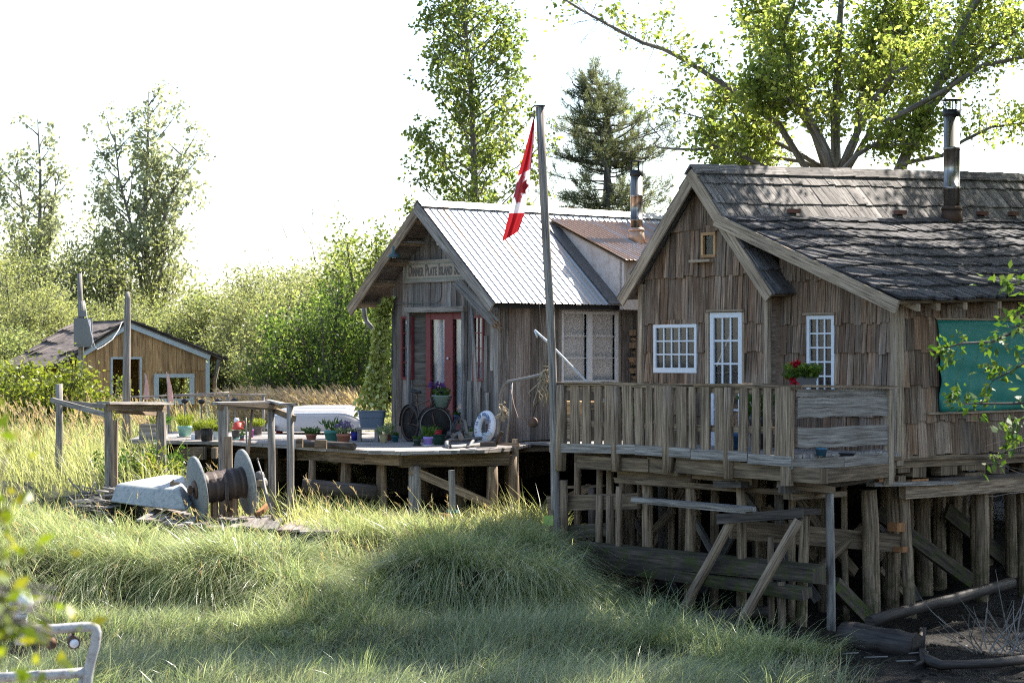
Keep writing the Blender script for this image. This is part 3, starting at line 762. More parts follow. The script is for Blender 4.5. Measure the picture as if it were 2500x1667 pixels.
# roof planes
e = .25
def pos_main(q, d, o):
    s = RS + d*.6529; return HF.pt(s, q, hroof(s, q)) + (u3*.757+UP*.653)*o
mb = MB()
mb.prism([pos_main(-e, 0, -.05), pos_main(LT+.3, 0, -.05), pos_main(LT+.3, 2.78, -.05), pos_main(-e, 2.78, -.05)], (u3*.757+UP*.653)*.04)
roof = mb.build('roof', M['beam'], house)
mb = MB()
dl = [0.05, .36, .82, 1.30, 1.78, 2.28, 2.80]
shake_roof(mb, pos_main, -e-.02, .22, dl, wr=(.14, .24))
shake_roof(mb, pos_main, .22, LT+.3, [x for x in dl if x < 1.5], wr=(.14, .26))
mb.build('shakes', M['shake'], roof)
def pos_left(q, d, o):
    s = RS - d*.6529; return HF.pt(s, q, hroof(s, q)) + (-u3*.757+UP*.653)*o
mb = MB()
mb.prism([pos_left(-e, 0, -.05), pos_left(-e, 2.76, -.05), pos_left(LT+.3, 2.76, -.05), pos_left(LT+.3, 0, -.05)], (-u3*.757+UP*.653)*.04)
shake_roof(mb, pos_left, -e-.02, LT+.3, [0.05, .45, .9, 1.35, 1.8, 2.25, 2.78], wr=(.16, .3))
mb.build('left_roof', M['shake'], house)
# ridge cap boards
mb = MB(); q = -e-.06
while q < LT+.3:
    w_ = R(.5, .66)
    for sg in (1, -1):
        n_ = (u3*sg*.757+UP*.653)
        a = HF.pt(RS, q, hroof(RS, q)) + UP*.045; b = HF.pt(RS, q+w_, hroof(RS, q+w_)) + UP*R(.045, .065)
        dn = (u3*sg*.653 - UP*.757)*.20
        mb.hexa([a, b, b+dn, a+dn, a+n_*.03, b+n_*.03, b+dn+n_*.03, a+dn+n_*.03], w_, .2, .03)
    q += w_-.03
mb.build('ridge_cap', M['shake'], roof)
# lean-to roof
def pos_lean(q, d, o):
    s = LS0 + d*.9333; sag = .03*math.sin(q*1.3)*math.sin(d*.9)
    return HF.pt(s, q, lroof(s, q)+sag) + (u3*.359+UP*.933)*o
mb = MB(); LE = -.27
mb.prism([pos_lean(LE, .05, -.09), pos_lean(LT+.3, .05, -.09), pos_lean(LT+.3, 4.0, -.09), pos_lean(LE, 4.0, -.09)], (u3*.359+UP*.933)*.05)
lroof_o = mb.build('lean_to_roof', M['beam'], house)
mb = MB()
shake_roof(mb, pos_lean, LE-.01, LT+.3, [0.02, .42, .84, 1.28, 1.72, 2.17, 2.62, 3.08, 3.55, 4.06], wr=(.10, .26), thick=.03, jit=.035)
mb.build('shakes', M['shakelow'], lroof_o)
# debris on the lean-to roof: twigs
mb = MB()
for i in range(26):
    q, d = R(.2, 5.5), R(.2, 3.6); a = R(0, 6.28); c_ = pos_lean(q, d, .07)
    mb.tube([c_, c_+u3*(.12*math.cos(a))+v3*(.12*math.sin(a))+UP*R(0,.02), c_+u3*(.25*math.cos(a+.4))+v3*(.25*math.sin(a+.4))], .006, 4)
mb.build('roof_litter', M['barkgrey'], lroof_o)['kind'] = 'stuff'
# bricks along the seam
for t_ in (1.35, 4.05, 6.3, 7.2):
    mb = MB(); mb.box(pos_lean(t_, .10, .10), v3, u3, UP, .22, .11, .07, .004); b_ = mb.build('brick', plain('old_brick', (.17,.075,.055), .8), None)
    tag(b_, 'reddish brick lying on the seam of the mossy lean-to roof', 'brick', 'bricks on the roof seam')
# bargeboards
def barge(name, A, B, w_, th, parent, m_='barge'):
    mb = MB(); n_ = v3; ax = (B-A).normalized(); dn = ax.cross(n_); dn = dn if dn.z < 0 else -dn
    a, b = A, B
    mb.hexa([a, b, b+dn*w_, a+dn*w_, a-n_*th, b-n_*th, b+dn*w_-n_*th, a+dn*w_-n_*th], (B-A).length, w_, th)
    return mb.build(name, M[m_], parent)
A = HF.pt(RS, -e-.005, RZ-.02)
barge('bargeboard', A, HF.pt(RS-1.80, -e-.005, RZ-.02-RK*1.80), .19, .035, house)
barge('bargeboard', A, HF.pt(RS+1.80, -e-.006, RZ-.02-RK*1.80), .19, .035, house)
barge('bargeboard', HF.pt(LS0-.02, LE-.012, LZ0-.0), HF.pt(5.9, LE-.012, LZ0-LK*(5.9-LS0)-.02), .20, .04, lroof_o)
# rafter tails on the right eave, soffit on the left overhang
for t_ in (.25, .72, 1.36, 2.2, 3.0, 3.8):
    mb = MB(); a = HF.pt(SC_-.3, t_, lroof(SC_-.3, t_)-.10); b = HF.pt(5.80, t_, lroof(5.80, t_)-.10)
    mb.hexa([a+v3*-.05-UP*.15, b-v3*.05-UP*.11, b+v3*.05-UP*.11, a+v3*.05-UP*.15, a-v3*.05, b-v3*.05, b+v3*.05, a+v3*.05], 1, .1, .1)
    mb.build('rafter', M['barge'], house)
# windows and door
window_on(fpos, *w1, 5, 3, house, fw=.055, mw=.024, bottom=.085)
window_on(fpos, *dr, 3, 5, house, fw=.085, mw=.03, name='door', bottom=.22)
window_on(lpos, *w2, 3, 5, house, fw=.06, mw=.024)
g_ = window_on(fpos, *gw, 1, 1, house, fw=.045, mw=.010, frame='tan', curtain='dark', glass='glassdull', name='gable_window', depth=.06)  # near-black sheet behind the pane paints the unlit room
mb = MB()
for s0, s1, z in ((dr[0]-.05, dr[1]+.05, dr[3]+.03), (w2[0]-.05, w2[1]+.03, w2[3]+.025)):
    t_ = 0 if s0 < 2.9 else .25
    mb.beam(HF.pt(s0, t_-.05, z), HF.pt(s1, t_-.05, z), .08, .03)
a0, z_ = HF.on(1697, 639); a1, _ = HF.on(1747, 639)
mb.beam(HF.pt(a0, -.09, z_), HF.pt(a1, -.09, z_), .12, .045)
mb.beam(HF.pt(dr[0]-.06, -.03, 2.6), HF.pt(dr[0]-.06, -.03, dr[3]), .07, .05, up=v3); mb.beam(HF.pt(dr[1]+.035, -.03, 2.6), HF.pt(dr[1]+.035, -.03, dr[3]), .04, .05, up=v3)
mb.build('trim', M['barge'], house)
# stovepipe
def stovepipe(base, z1, r, parent, flash='iron'):
    mb = MB(); zb = base.z; L = z1-.30-zb
    mb.lathe((base.x, base.y, zb), [(r, -.2), (r, L*.28), (r*1.06, L*.28), (r*1.06, L*.31), (r, L*.31), (r, L*.66), (r*1.05, L*.66), (r*1.05, L*.69), (r, L*.69), (r, L)], 24)
    f = mb.build('chimney', M['steel'], parent)
    k = MB(); k.lathe((base.x, base.y, zb), [(r*1.45, -.1), (r*1.2, .16), (r*1.02, .17)], 20); k.lathe((base.x, base.y, zb), [(r*1.32, .15), (r*1.28, .19), (r*1.02, .22)], 20); k.build('flashing', M[flash], f)
    c_ = MB(); zz = zb+L
    c_.lathe((base.x, base.y, zz), [(r*1.03, -.02), (r*1.12, 0), (r*1.12, .09), (r*.8, .1)], 20)
    c_.lathe((base.x, base.y, zz+.26), [(.0, .035), (r*1.3, .012), (r*1.3, 0), (0, .0)], 20)
    for a in range(5):
        x_, y_ = base.x+r*1.05*math.cos(a*1.257), base.y+r*1.05*math.sin(a*1.257)
        c_.tube([(x_, y_, zz+.05), (x_, y_, zz+.27)], .012, 5)
    c_.build('rain_cap', M['blackmetal'], f)
    return f
t_ = 5.29; s_ = LS0+.25
stovepipe(HF.pt(s_, t_, lroof(s_, t_)+.05), 8.62, .142, lroof_o)
# green tarp on the side wall
mb = MB(); nu, nv = 46, 24; pts = []
for j in range(nv):
    for i in range(nu):
        a, b = i/(nu-1), j/(nv-1)
        fold = .022*math.sin(a*38+b*5)*(1-b)*.6 + .012*math.sin(b*23+a*7) + .05*math.exp(-((a*1.9-(b)*.8)**2)*30)*math.sin((a-.2*b)*60)*(1-b) + .012*math.sin(a*9+b*4)
        t_ = tb[0] + (tb[1]-tb[0])*a + (.04*(1-b) if i == 0 else 0)
        z_ = tz[0] + (tz[1]-tz[0])*b - (.012*math.sin(a*20) if j == 0 else 0) + .035*a*0
        pts.append(spos(t_, .075+fold+.02*math.sin(b*3.1), z_))
mb.grid(pts, nu, nv)
for i in range(4): pass
tp = mb.build('tarp', M['tarp']); tag(tp, 'green tarp stretched over the side opening of the shingled house', 'tarp')
sd = tp.modifiers.new('thick', 'SOLIDIFY'); sd.thickness = .006
mb = MB(); mb.beam(spos(tb[0]-.25, .09, tz[0]-.025), spos(tb[1], .09, tz[0]-.01), .04, .03); mb.build('batten', M['barge'], house); mb = MB(); mb.beam(spos(tb[0]-.02, .06, tz[1]+.02), spos(tb[1], .06, tz[1]+.02), .03, .03)
mb.build('batten', M['barge'], house)

# ------------------------------------------------------------------ deck of the house with its rail
dk = thing('railed_deck', HF.pt(3.0, -1.2, 2.5), 'grey timber deck with picket railing before the shingled house', 'deck')
T0 = -2.39; sK = HF.on(1929, 941, T0)[0]; sL = HF.on(1352, 933, T0)[0]
mb = MB(); t_ = T0+.02
while t_ < -.03:
    w_ = R(.13, .17); mb.beam(HF.pt(sL-.05+R(-.04,.04), t_+w_/2, 2.58+R(-.006,.006)), HF.pt(sK+R(-.03,.02), t_+w_/2, 2.58+R(-.006,.006)), w_-.012, .05, j=.004); t_ += w_
mb.build('deck_boards', M['deck'], dk)
FB = lambda px, z, t=T0: HF.pt(HF.on(px, 900, t)[0], t, z)
def zat(px, py, t=T0): return HF.on(px, py, t)[1]
# skirt boards in four lengths
for a, b, ya, yb in ((1343, 1552, 1093, 1096), (1552, 1687, 1098, 1105), (1689, 1826, 1108, 1115), (1828, 1933, 1119, 1127)):
    mb = MB(); A = HF.pt(*[HF.on(a, ya, T0-.10)[0], T0-.10, HF.on(a, ya, T0-.10)[1]]); B = HF.pt(*[HF.on(b, yb, T0-.10)[0], T0-.10, HF.on(b, yb, T0-.10)[1]])
    mb.beam(A, B, .04, .145, j=.006); mb.build('skirt_board', M['greytim'], dk)
for (a, b) in ((1392,1412),(1422,1441),(1451,1469),(1477,1498),(1520,1544),(1551,1571),(1578,1593),(1601,1621),(1653,1677),(1685,1699),(1712,1733),(1745,1765),(1804,1824),(1837,1854),(1865,1884),(1893,1913)):
    mb = MB(); tt = T0-.045+R(-.012,.012); s0, s1 = HF.on(a, 1000, tt)[0], HF.on(b, 1000, tt)[0]
    zt = 3.60+R(-.01,.02); zb = 2.66+R(-.03,.03)-(0.06 if a > 1640 else 0)
    c_ = HF.pt((s0+s1)/2+R(-.008,.008), tt, (zt+zb)/2); tilt_ = R(-.012, .012)
    mb.box(c_, UP+u3*tilt_, u3-UP*tilt_, v3, zt-zb, s1-s0, .035, .008); mb.build('baluster', M['rail'], dk)
for a, b, yb in ((1360,1380,1148),(1495,1514,1150),(1620,1643,1152),(1768,1789,1168),(1912,1933,1185)):
    mb = MB(); tt = T0-.055; s0, s1 = HF.on(a, 1000, tt)[0], HF.on(b, 1000, tt)[0]
    zb = HF.on(a, yb, tt)[1]; r = (s1-s0)/2
    if a in (1912,): mb.beam(HF.pt((s0+s1)/2, tt, zb), HF.pt((s0+s1)/2, tt, 3.62), (s1-s0), .11, up=v3, j=.008)
    else: mb.tube([HF.pt((s0+s1)/2+R(-.02,.02), tt, zb+(3.6-zb)*k) for k in (0, .3, .6, 1)], [r*.95, r, r*.92, r*.9], 9, .07)
    mb.build('rail_post', M['rail'], dk)
mb = MB()
pxs = [1340, 1480, 1560, 1700, 1850, 1945]
for i in range(5):
    a, b = pxs[i], pxs[i+1]
    za, zb = 3.635+(.01*math.sin(i*2)), 3.635+.01*math.sin(i*2+2)
    mb.beam(FB(a-3, za), FB(b+3, zb), .17, .035, j=.008); mb.beam(FB(a, za-.035), FB(b, zb-.035), .12, .03, j=.006)
mb.build('top_rail', M['rail'], dk)
mb = MB(); mb.beam(FB(1352, 3.56, T0+.01), FB(1925, 3.56, T0+.01), .05, .10, j=.006); mb.beam(FB(1352, 2.985, T0+.01), FB(1925, 2.985, T0+.01), .05, .10, j=.006); mb.build('rail_stringer', M['rail'], dk)
# return rail: two heavy planks
sr = sK+.02; te = HF.along(2166, 1000, sr)[0]
for za, zb, w_ in ((3.17, 3.46, .055), (2.74, 3.03, .055)):
    mb = MB(); n = 9; lo = []; hi = []
    for i in range(n):
        t_ = T0+.08+(te-T0-.12)*i/(n-1); lo.append(HF.pt(sr, t_, za+R(-.014,.014))); hi.append(HF.pt(sr, t_, zb+R(-.012,.012)))
    mb.plank(lo, hi, u3*w_)
    mb.build('plank', M['greytim'], dk)
mb = MB(); mb.beam(HF.pt(sr+.02, T0-.06, 3.625), HF.pt(sr+.02, te+.16, 3.60), .16, .035, j=.006); mb.build('cap_rail', M['rail'], dk)
mb = MB(); mb.beam(HF.pt(sr-.005, T0+.1, 3.53), HF.pt(sr-.005, te, 3.52), .03, .10, j=.004); mb.build('ledger', M['greytim'], dk)
mb = MB(); mb.beam(HF.pt(sr+.03, te, 2.15), HF.pt(sr+.03, te, 3.56), .12, .09, up=v3, j=.008); mb.build('rail_post', M['barge'], dk)
mb = MB(); mb.beam(HF.pt(sr+.06, T0-.08, 2.51), HF.pt(sr+.06, T0+1.05, 2.515), .04, .15, j=.005); mb.beam(HF.pt(sr+.055, T0+1.06, 2.515), HF.pt(sr+.055, te-.02, 2.54), .035, .17, j=.005); mb.build('side_skirt', M['greytim'], dk)
mb = MB()
for i in range(14):
    t_ = T0+.1+i*.16; mb.beam(HF.pt(sr-.3, t_, 2.63), HF.pt(sr+.05, t_, 2.62), .14, .045, j=.012)
mb.build('edge_boards', M['deck'], dk)
# floor that runs back between the two houses
mb = MB()
for i in range(38): mb.beam(HF.pt(-3.2, .2+i*.2, 2.5), HF.pt(-.05, .2+i*.2, 2.5), .19, .05, j=.004)
mb.build('passage_boards', M['deck'], dk)
mb = MB()
for i in range(16): mb.beam(HF.pt(-3.2+i*.2, 7.7, .9), HF.pt(-3.2+i*.2, 7.7, 4.4), .19, .03, up=v3)
mb.build('light_block_back', M['board'], dk)  # added to stop sunlight coming through the passage
# joists and rim beams below
for t_ in (-1.9, -1.3, -.7, -.15):
    mb = MB(); mb.beam(HF.pt(sL, t_, 2.44), HF.pt(sK-.05, t_, 2.44), .09, .2, j=.006); mb.build('joist', M['beam'], dk)
for a, b, ya, yb, dt in ((1418, 1590, 1128, 1136, .05), (1588, 1662, 1134, 1142, .08), (1660, 2016, 1135, 1163, .05)):
    mb = MB(); A = HF.on(a, ya, T0+dt); B = HF.on(b, yb, T0+dt)
    sB = min(B[0], sK+.6); mb.beam(HF.pt(A[0], T0+dt, A[1]), HF.pt(sB, T0+dt, B[1]), .16, .22, j=.012); mb.build('rim_beam', M['beam'], dk)
mb = MB(); mb.beam(HF.pt(sK+.25, T0+.15, 2.33), HF.pt(sK+.02, te+.1, 2.36), .14, .2, j=.01); mb.build('rim_beam', M['beam'], dk)

# ------------------------------------------------------------------ pile trestle below
tr = thing('pile_trestle', HF.pt(3.0, -1.0, .1), 'crooked timber pile trestle carrying the shingled house and its deck', 'trestle')
def DF(px, dt=0.0):
    """depth on a line parallel to the deck front, dt behind it"""
    if px > 2200: t_, _ = HF.along(px, 900, SC_-dt); return HF.pt(SC_-dt, t_, 0).y
    if px > 1929:
        t_, _ = HF.along(px, 900, sK-dt); return HF.pt(sK-dt, t_, 0).y
    a, _ = HF.on(px, 900, T0+dt); return HF.pt(a, T0+dt, 0).y
def pile(px0, px1, yt, yb, dt, parent=tr, lean=0, m_='pile', name='pile', D=None, cap=False, n=10):
    px = (px0+px1)/2; D = D or DF(px, dt); r = (px1-px0)/2/F*D
    a = P(px, yt, D); b = P(px+lean, yb, D); b.z = min(b.z, gz1(b.x, b.y))-.25
    mb = MB(); k = [a.lerp(b, t)+Vector((R(-1,1)*r*.12, R(-1,1)*r*.1, 0)) for t in (0, .25, .5, .75, 1)]
    mb.tube(k, [r*.93, r*.98, r, r*1.02, r*1.05], n, .05)
    return mb.build(name, M[m_], parent)
for a, b, yt, yb, dt, ln, m_ in (
    (1366,1387,1172,1440,.0,-2,'pile'),(1455,1473,1208,1490,.05,-3,'pile'),(1479,1502,1209,1490,.1,0,'pile'),(1503,1519,1187,1490,-.02,-2,'pile'),
    (1569,1597,1148,1500,.3,-3,'pile'),(1672,1700,1160,1500,.35,-2,'pile'),(1797,1823,1170,1500,.3,2,'pile'),(1951,1977,1252,1520,.25,-8,'pile'),
    (2015,2037,1205,1565,-.1,3,'barkgrey'),(2101,2144,1195,1510,.5,8,'pile'),(2189,2220,1180,1545,.15,22,'pile'),(2232,2274,1205,1540,1.5,8,'pile'),(2276,2312,1205,1540,1.9,2,'pile'),(2367,2394,1200,1550,.9,6,'pile'),(2450,2480,1200,1540,1.4,4,'pile'),
    (1524,1550,1175,1490,.9,5,'beam'),(1735,1758,1180,1490,1.0,-3,'beam'),(1402,1420,1100,1300,.7,0,'pile'),(1480,1500,1130,1200,.5,2,'pile'),(1456,1474,1130,1200,.6,0,'pile'),
    (1630,1648,1170,1480,1.4,0,'pile'),(1690,1706,1180,1480,1.9,0,'pile'),(1555,1566,1170,1420,1.6,0,'pile'),(1845,1862,1190,1490,1.3,0,'pile'),(1925,1944,1195,1500,1.0,-3,'pile'),(1872,1890,1310,1530,.2,3,'beam'),(1896,1916,1420,1540,.1,4,'beam')):
    pile(a, b, yt, yb, dt, lean=ln, m_=m_)
for i in range(4):
    for j in range(5):
        p = HF.pt(.4+i*1.55+R(-.2,.2), .6+j*1.7+R(-.3,.3), 0); g0 = gz1(p.x, p.y)
        mb = MB(); mb.tube([(p.x, p.y, g0-.2), (p.x+R(-.05,.05), p.y, 1.4), (p.x, p.y, 2.34)], [.12,.115,.11], 8, .05); mb.build('pile', M['pile'], tr)
def bar(px0, y0, px1, y1, hpx, dt0, dt1=None, w_=.08, m_='beam', name='crossbeam', parent=tr, j=.012, round_=False):
    A = P(px0, y0, DF(px0, dt0)); B = P(px1, y1, DF(px1, dt0 if dt1 is None else dt1)); h_ = hpx/F*A.y
    mb = MB()
    if round_:
        n_ = 7; ks = [A.lerp(B, i/(n_-1))+Vector((0,R(-.01,.01),R(-.012,.012))) for i in range(n_)]
        mb.tube(ks, [h_/2*R(.93,1.05) for _ in ks], 11, .06)
    else:
        n_ = 6; ks = [A.lerp(B, i/(n_-1)) for i in range(n_)]
        mb.beam(A, B, w_, h_, j=j)
    return mb.build(name, M[m_], parent)
bar(1504,1172,1560,1176,12,.15,name='plank'); bar(1556,1176,1990,1207,13,.12,name='plank'); bar(1512,1158,1690,1166,22,.25); bar(1690,1160,1840,1176,16,.28)
bar(1550,1217,1838,1243,9,-.06,m_='greytim',w_=.16,name='plank'); bar(1553,1223,1826,1249,7,-.05,m_='greytim',w_=.12,name='plank')
bar(1754,1266,1960,1253,22,-.12,m_='drift',name='plank')
bar(1655,1512,1793,1256,24,-.25,-.02,m_='rail',name='brace',round_=True); bar(1800,1532,1950,1268,25,-.45,-.05,m_='rail',name='brace',round_=True)
bar(1412,1343,2000,1405,38,-.16,-.2,w_=.26,m_='moss',name='mossy_beam',j=.03); bar(1438,1372,1968,1447,24,-.15,-.19,w_=.22,m_='moss',name='mossy_beam',j=.03)
bar(1340,1228,1560,1222,38,.14,m_='beam'); bar(1344,1300,1500,1290,30,.12,m_='moss')
bar(1785,1290,2195,1325,44,.42,w_=.12); bar(1480,1185,1350,1190,8,.9)
bar(1905,1182,2030,1196,16,.0,w_=.2,m_='beam'); bar(1925,1212,2056,1206,14,.25,w_=.2); bar(1912,1192,2130,1166,20,-.02,.4,w_=.18,m_='drift')
bar(1755,1180,1822,1183,14,.18,w_=.25,m_='drift'); bar(1948,1248,1990,1246,14,.22,w_=.22,m_='drift')
bar(2146,1252,2372,1420,36,.9,.9,w_=.06,m_='moss',name='brace'); bar(2310,1245,2520,1420,36,1.6,1.6,w_=.06,m_='moss',name='brace')
bar(2040,1425,2125,1515,36,.4,.4,m_='moss',name='brace'); bar(2145,1390,2215,1460,16,1.2,1.2,name='brace'); bar(1870,1240,1990,1360,22,1.5,1.5,name='brace'); bar(1440,1190,1290,1260,20,2.5,2.5,name='brace')
# blocks, wedges and the long sill on the right
def sblock(px, py, wpx, hpx, a, m_='beam', name='block', dep=.2):
    t_, z_ = HF.along(px, py, a); p = HF.pt(a, t_, z_); mb = MB(); mb.box(p, u3, v3, UP, dep, wpx/F*p.y/.766, hpx/F*p.y, .008); return mb.build(name, M[m_], tr)
for px, py, wp, hp, m_ in ((2195,1136,32,34,'beam'),(2232,1143,38,42,'beam'),(2305,1140,48,40,'beam'),(2366,1135,70,24,'beam'),(2366,1160,52,14,'beam'),(2425,1135,40,40,'beam'),(2153,1172,44,9,'orange'),(2235,1172,48,6,'orange'),(2190,1168,22,16,'beam'),(2420,1162,40,6,'orange')):
    sblock(px, py, wp, hp, SC_-.12, m_)
def sbar(px0, y0, px1, y1, hpx, a, w_=.2, m_='beam'):
    A = HF.along(px0, y0, a); B = HF.along(px1, y1, a); p = HF.pt(a, *A); mb = MB(); mb.beam(p, HF.pt(a, *B), w_, hpx/F*p.y, j=.01); return mb.build('sill_beam', M[m_], tr)
for k in range(16):
    px = R(1440, 2460); D_ = DF(px, R(.8, 3.2)); r_ = R(8, 14); pile(px-r_, px+r_, R(1150, 1200), 1500, 0, lean=R(-14, 14), m_=random.choice(['beam', 'pile', 'bark']), D=D_)
for k in range(11):
    px = R(1450, 2350); w_ = R(90, 190)*random.choice((-1, 1)); bar(px, R(1180, 1260), px+w_, R(1380, 1480), R(14, 24), R(.5, 2.4), m_=random.choice(['beam', 'bark']), name='brace', w_=.06)
sbar(2170, 1120, 2560, 1108, 12, SC_-.05); sbar(2125, 1183, 2330, 1178, 9, SC_+.1, .16, 'greytim'); sbar(2300, 1176, 2560, 1162, 12, SC_-.05); sbar(2203, 1200, 2570, 1176, 32, SC_+.02, .15, 'rail'); sbar(2280, 1172, 2570, 1155, 14, SC_-.1, .3, 'drift')
sblock(2188, 1286, 22, 22, SC_-.15, 'orange'); sblock(2197, 1340, 14, 12, SC_-.1, 'orange')
# ------------------------------------------------------------------ the board-and-batten schoolhouse
SF = Frame((-2.317, 43.51), UU, VV)
W2 = 3.28; SRZ, SRK, SRS = 6.92, .855, 1.64; SL = 7.6; SE = .60
def sroof(s): return SRZ - SRK*abs(s-SRS)
school = thing('schoolhouse', SF.pt(1.6, 1, 2.5), 'grey board schoolhouse with bright corrugated metal roof and red glazed doors', 'schoolhouse')
gpos = lambda s, o, z: SF.pt(s, -o, z); rpos = lambda t, o, z: SF.pt(W2+o, t, z)
def sx_(px, t=0): return SF.on(px, 850, t)[0]
def sz_(px, py, t=0): return SF.on(px, py, t)[1]
DO = (sx_(1008), sx_(1136), 2.5, sz_(1070, 763))           # door opening
NL = (sx_(983), sx_(1011), sz_(1000, 926), sz_(1000, 772)); NR = (sx_(1157), sx_(1184), sz_(1170, 930), sz_(1170, 770))
SW = (SF.along(1366, 850, W2)[0], SF.along(1505, 850, W2)[0], SF.along(1430, 935, W2)[1], SF.along(1430, 760, W2)[1])
def boards(mb, pos, s0, s1, z0, top, holes, wr=(.10, .22), th=.025, zj=.02, mid=None):
    shingle_wall(mb, pos, s0, s1, [z0], top, holes, wr=wr, out0=th, jit=zj)
mb = MB(); boards(mb, gpos, .02, W2-.12, 2.47, lambda s: sroof(s)-.10, [DO, NL, NR]); mb.build('front_boards', M['board'], school)
mb = MB(); boards(mb, rpos, .0, SL, 2.52, lambda t: sroof(W2)-.08, [SW], wr=(.14, .22)); mb.build('side_boards', M['board'], school)
mb = MB()
_RS = RS; RS = SRS
wall_with_holes(gpos, .0, W2, 2.4, lambda s: sroof(s)-.12, [DO, NL, NR], .07)
RS = _RS
ca, cb = SW[0], SW[1]
for a, b, z0, z1 in ((.07, ca, 2.4, sroof(W2)-.12), (ca, cb, 2.4, SW[2]), (ca, cb, SW[3], sroof(W2)-.12), (cb, SL, 2.4, sroof(W2)-.12)):
    mb.prism([rpos(a, 0, z0), rpos(b, 0, z0), rpos(b, 0, z1), rpos(a, 0, z1)], -u3*.07)
mb.prism([SF.pt(0, .07, 2.4), SF.pt(0, SL, 2.4), SF.pt(0, SL, sroof(0)-.12), SF.pt(0, .07, sroof(0)-.12)], u3*.07)
mb.prism([SF.pt(0, SL, 2.4), SF.pt(W2, SL, 2.4), SF.pt(W2, SL, sroof(W2)-.12), SF.pt(SRS, SL, SRZ-.12), SF.pt(0, SL, sroof(0)-.12)], v3*.07)
mb.build('wall', M['beam'], school)
mb = MB(); mb.prism([SF.pt(0, 0, 2.32), SF.pt(W2, 0, 2.32), SF.pt(W2, SL, 2.32), SF.pt(0, SL, 2.32)], Vector((0,0,.12))); mb.build('floor', M['beam'], school)
mb = MB()
for i in range(46):
    a_ = -1.0+i*.2; mb.beam(SF.pt(a_, SL-.3, .9), SF.pt(a_, SL-.3, 2.35), .19, .03, up=v3, j=.006)
for i in range(38):
    mb.beam(SF.pt(.05, .1+i*.2, .9), SF.pt(.05, .1+i*.2, 2.35), .03, .19, up=v3, j=.006)
mb.build('light_block_skirt', M['bark'], school)  # added to close the underfloor and keep sunlight out
mb = MB(); mb.beam(SF.pt(W2-.06, -.03, 2.48), SF.pt(W2-.06, -.03, 5.42), .13, .06, up=v3, j=.004); mb.build('corner_board', M['greytim'], school)
# shorter silvery patches on the front, right of the door
mb = MB()
for px, yt, yb, w_ in ((1150,930,1040,.13),(1172,945,1040,.12),(1193,958,1035,.10),(1206,700,905,.11),(1190,820,955,.09)):
    s_ = sx_(px); a, b = sz_(px, yb), sz_(px, yt); mb.box(gpos(s_, .04, (a+b)/2), UP, u3, v3, b-a, w_, .02, .003)
mb.build('patch_board', M['greytim'], school)
# corrugated roof: real corrugation across the slope
def corr(pos, t0, t1, d0, d1, pitch=.16, amp=.012, dfn=None):
    mb = MB(); n = int((t1-t0)/pitch*6); pts = [[], []]
    for i in range(n+1):
        t = t0+(t1-t0)*i/n; ph = (i % 6)
        o = amp*(1.9 if ph == 0 else (.3 if ph == 3 else 0))
        a, b = (d0, d1) if dfn is None else dfn(t)
        pts[0].append(pos(t, a, o)); pts[1].append(pos(t, b, o))
    b0 = len(mb.v); mb.v = [tuple(p) for p in pts[0]+pts[1]]; L = d1-d0
    for i in range(n):
        uu0, uu1 = t0+(t1-t0)*i/n, t0+(t1-t0)*(i+1)/n
        mb.face((i, n+1+i, n+2+i, i+1), [(0, uu0), (L, uu0), (L, uu1), (0, uu1)], False)
    return mb
cs = math.cos(math.atan(SRK)); sn = math.sin(math.atan(SRK))
def pr(t, d, o):
    s = SRS+d*cs; return SF.pt(s, t, sroof(s)) + (u3*sn+UP*cs)*o
def pl(t, d, o):
    s = SRS-d*cs; return SF.pt(s, t, sroof(s)) + (-u3*sn+UP*cs)*o
DR = 2.92
mb = corr(pr, -SE-.02, SL+.3, .02, DR); roof2 = mb.build('roof', M['zinc'], school); s_ = roof2.modifiers.new('t', 'SOLIDIFY'); s_.thickness = .004
mb = corr(pl, -SE-.02, SL+.3, .02, DR-.02); o = mb.build('left_roof', M['zinc'], school); s_ = o.modifiers.new('t', 'SOLIDIFY'); s_.thickness = .004
mb = MB()
for f_, sg in ((pr, 1), (pl, -1)):
    mb.prism([f_(-SE, 0.03, -.05), f_(SL+.25, .03, -.05), f_(SL+.25, DR-.08, -.05), f_(-SE, DR-.08, -.05)][::sg], (u3*sg*sn+UP*cs)*.022)
mb.build('roof_boards', M['board'], school)
mb = MB()
for sg in (1, -1):
    n_ = u3*sg*sn+UP*cs; dn = (u3*sg*cs-UP*sn)*.19
    a = SF.pt(SRS, -SE-.04, SRZ+.045); b = SF.pt(SRS, SL+.3, SRZ+.045)
    mb.hexa([a, b, b+dn, a+dn, a+n_*.006, b+n_*.006, b+dn+n_*.006, a+dn+n_*.006], 8, .2, .01)
mb.build('ridge_cap', M['zinc'], roof2)
def barge2(A, B, w_, th, m_, nm='bargeboard'):
    return barge(nm, A, B, w_, th, school, m_)
A = SF.pt(SRS, -SE-.01, SRZ-.015)
barge2(A, SF.pt(SRS+2.22, -SE-.011, SRZ-.015-SRK*2.22), .19, .04, 'greytim'); barge2(A, SF.pt(SRS-2.22, -SE-.01, SRZ-.015-SRK*2.22), .20, .04, 'rail')
mb = MB(); mb.beam(pr(-SE, DR-.10, -.11), pr(SL, DR-.10, -.11), .04, .14); mb.build('eave_board', M['blackmetal'], school)
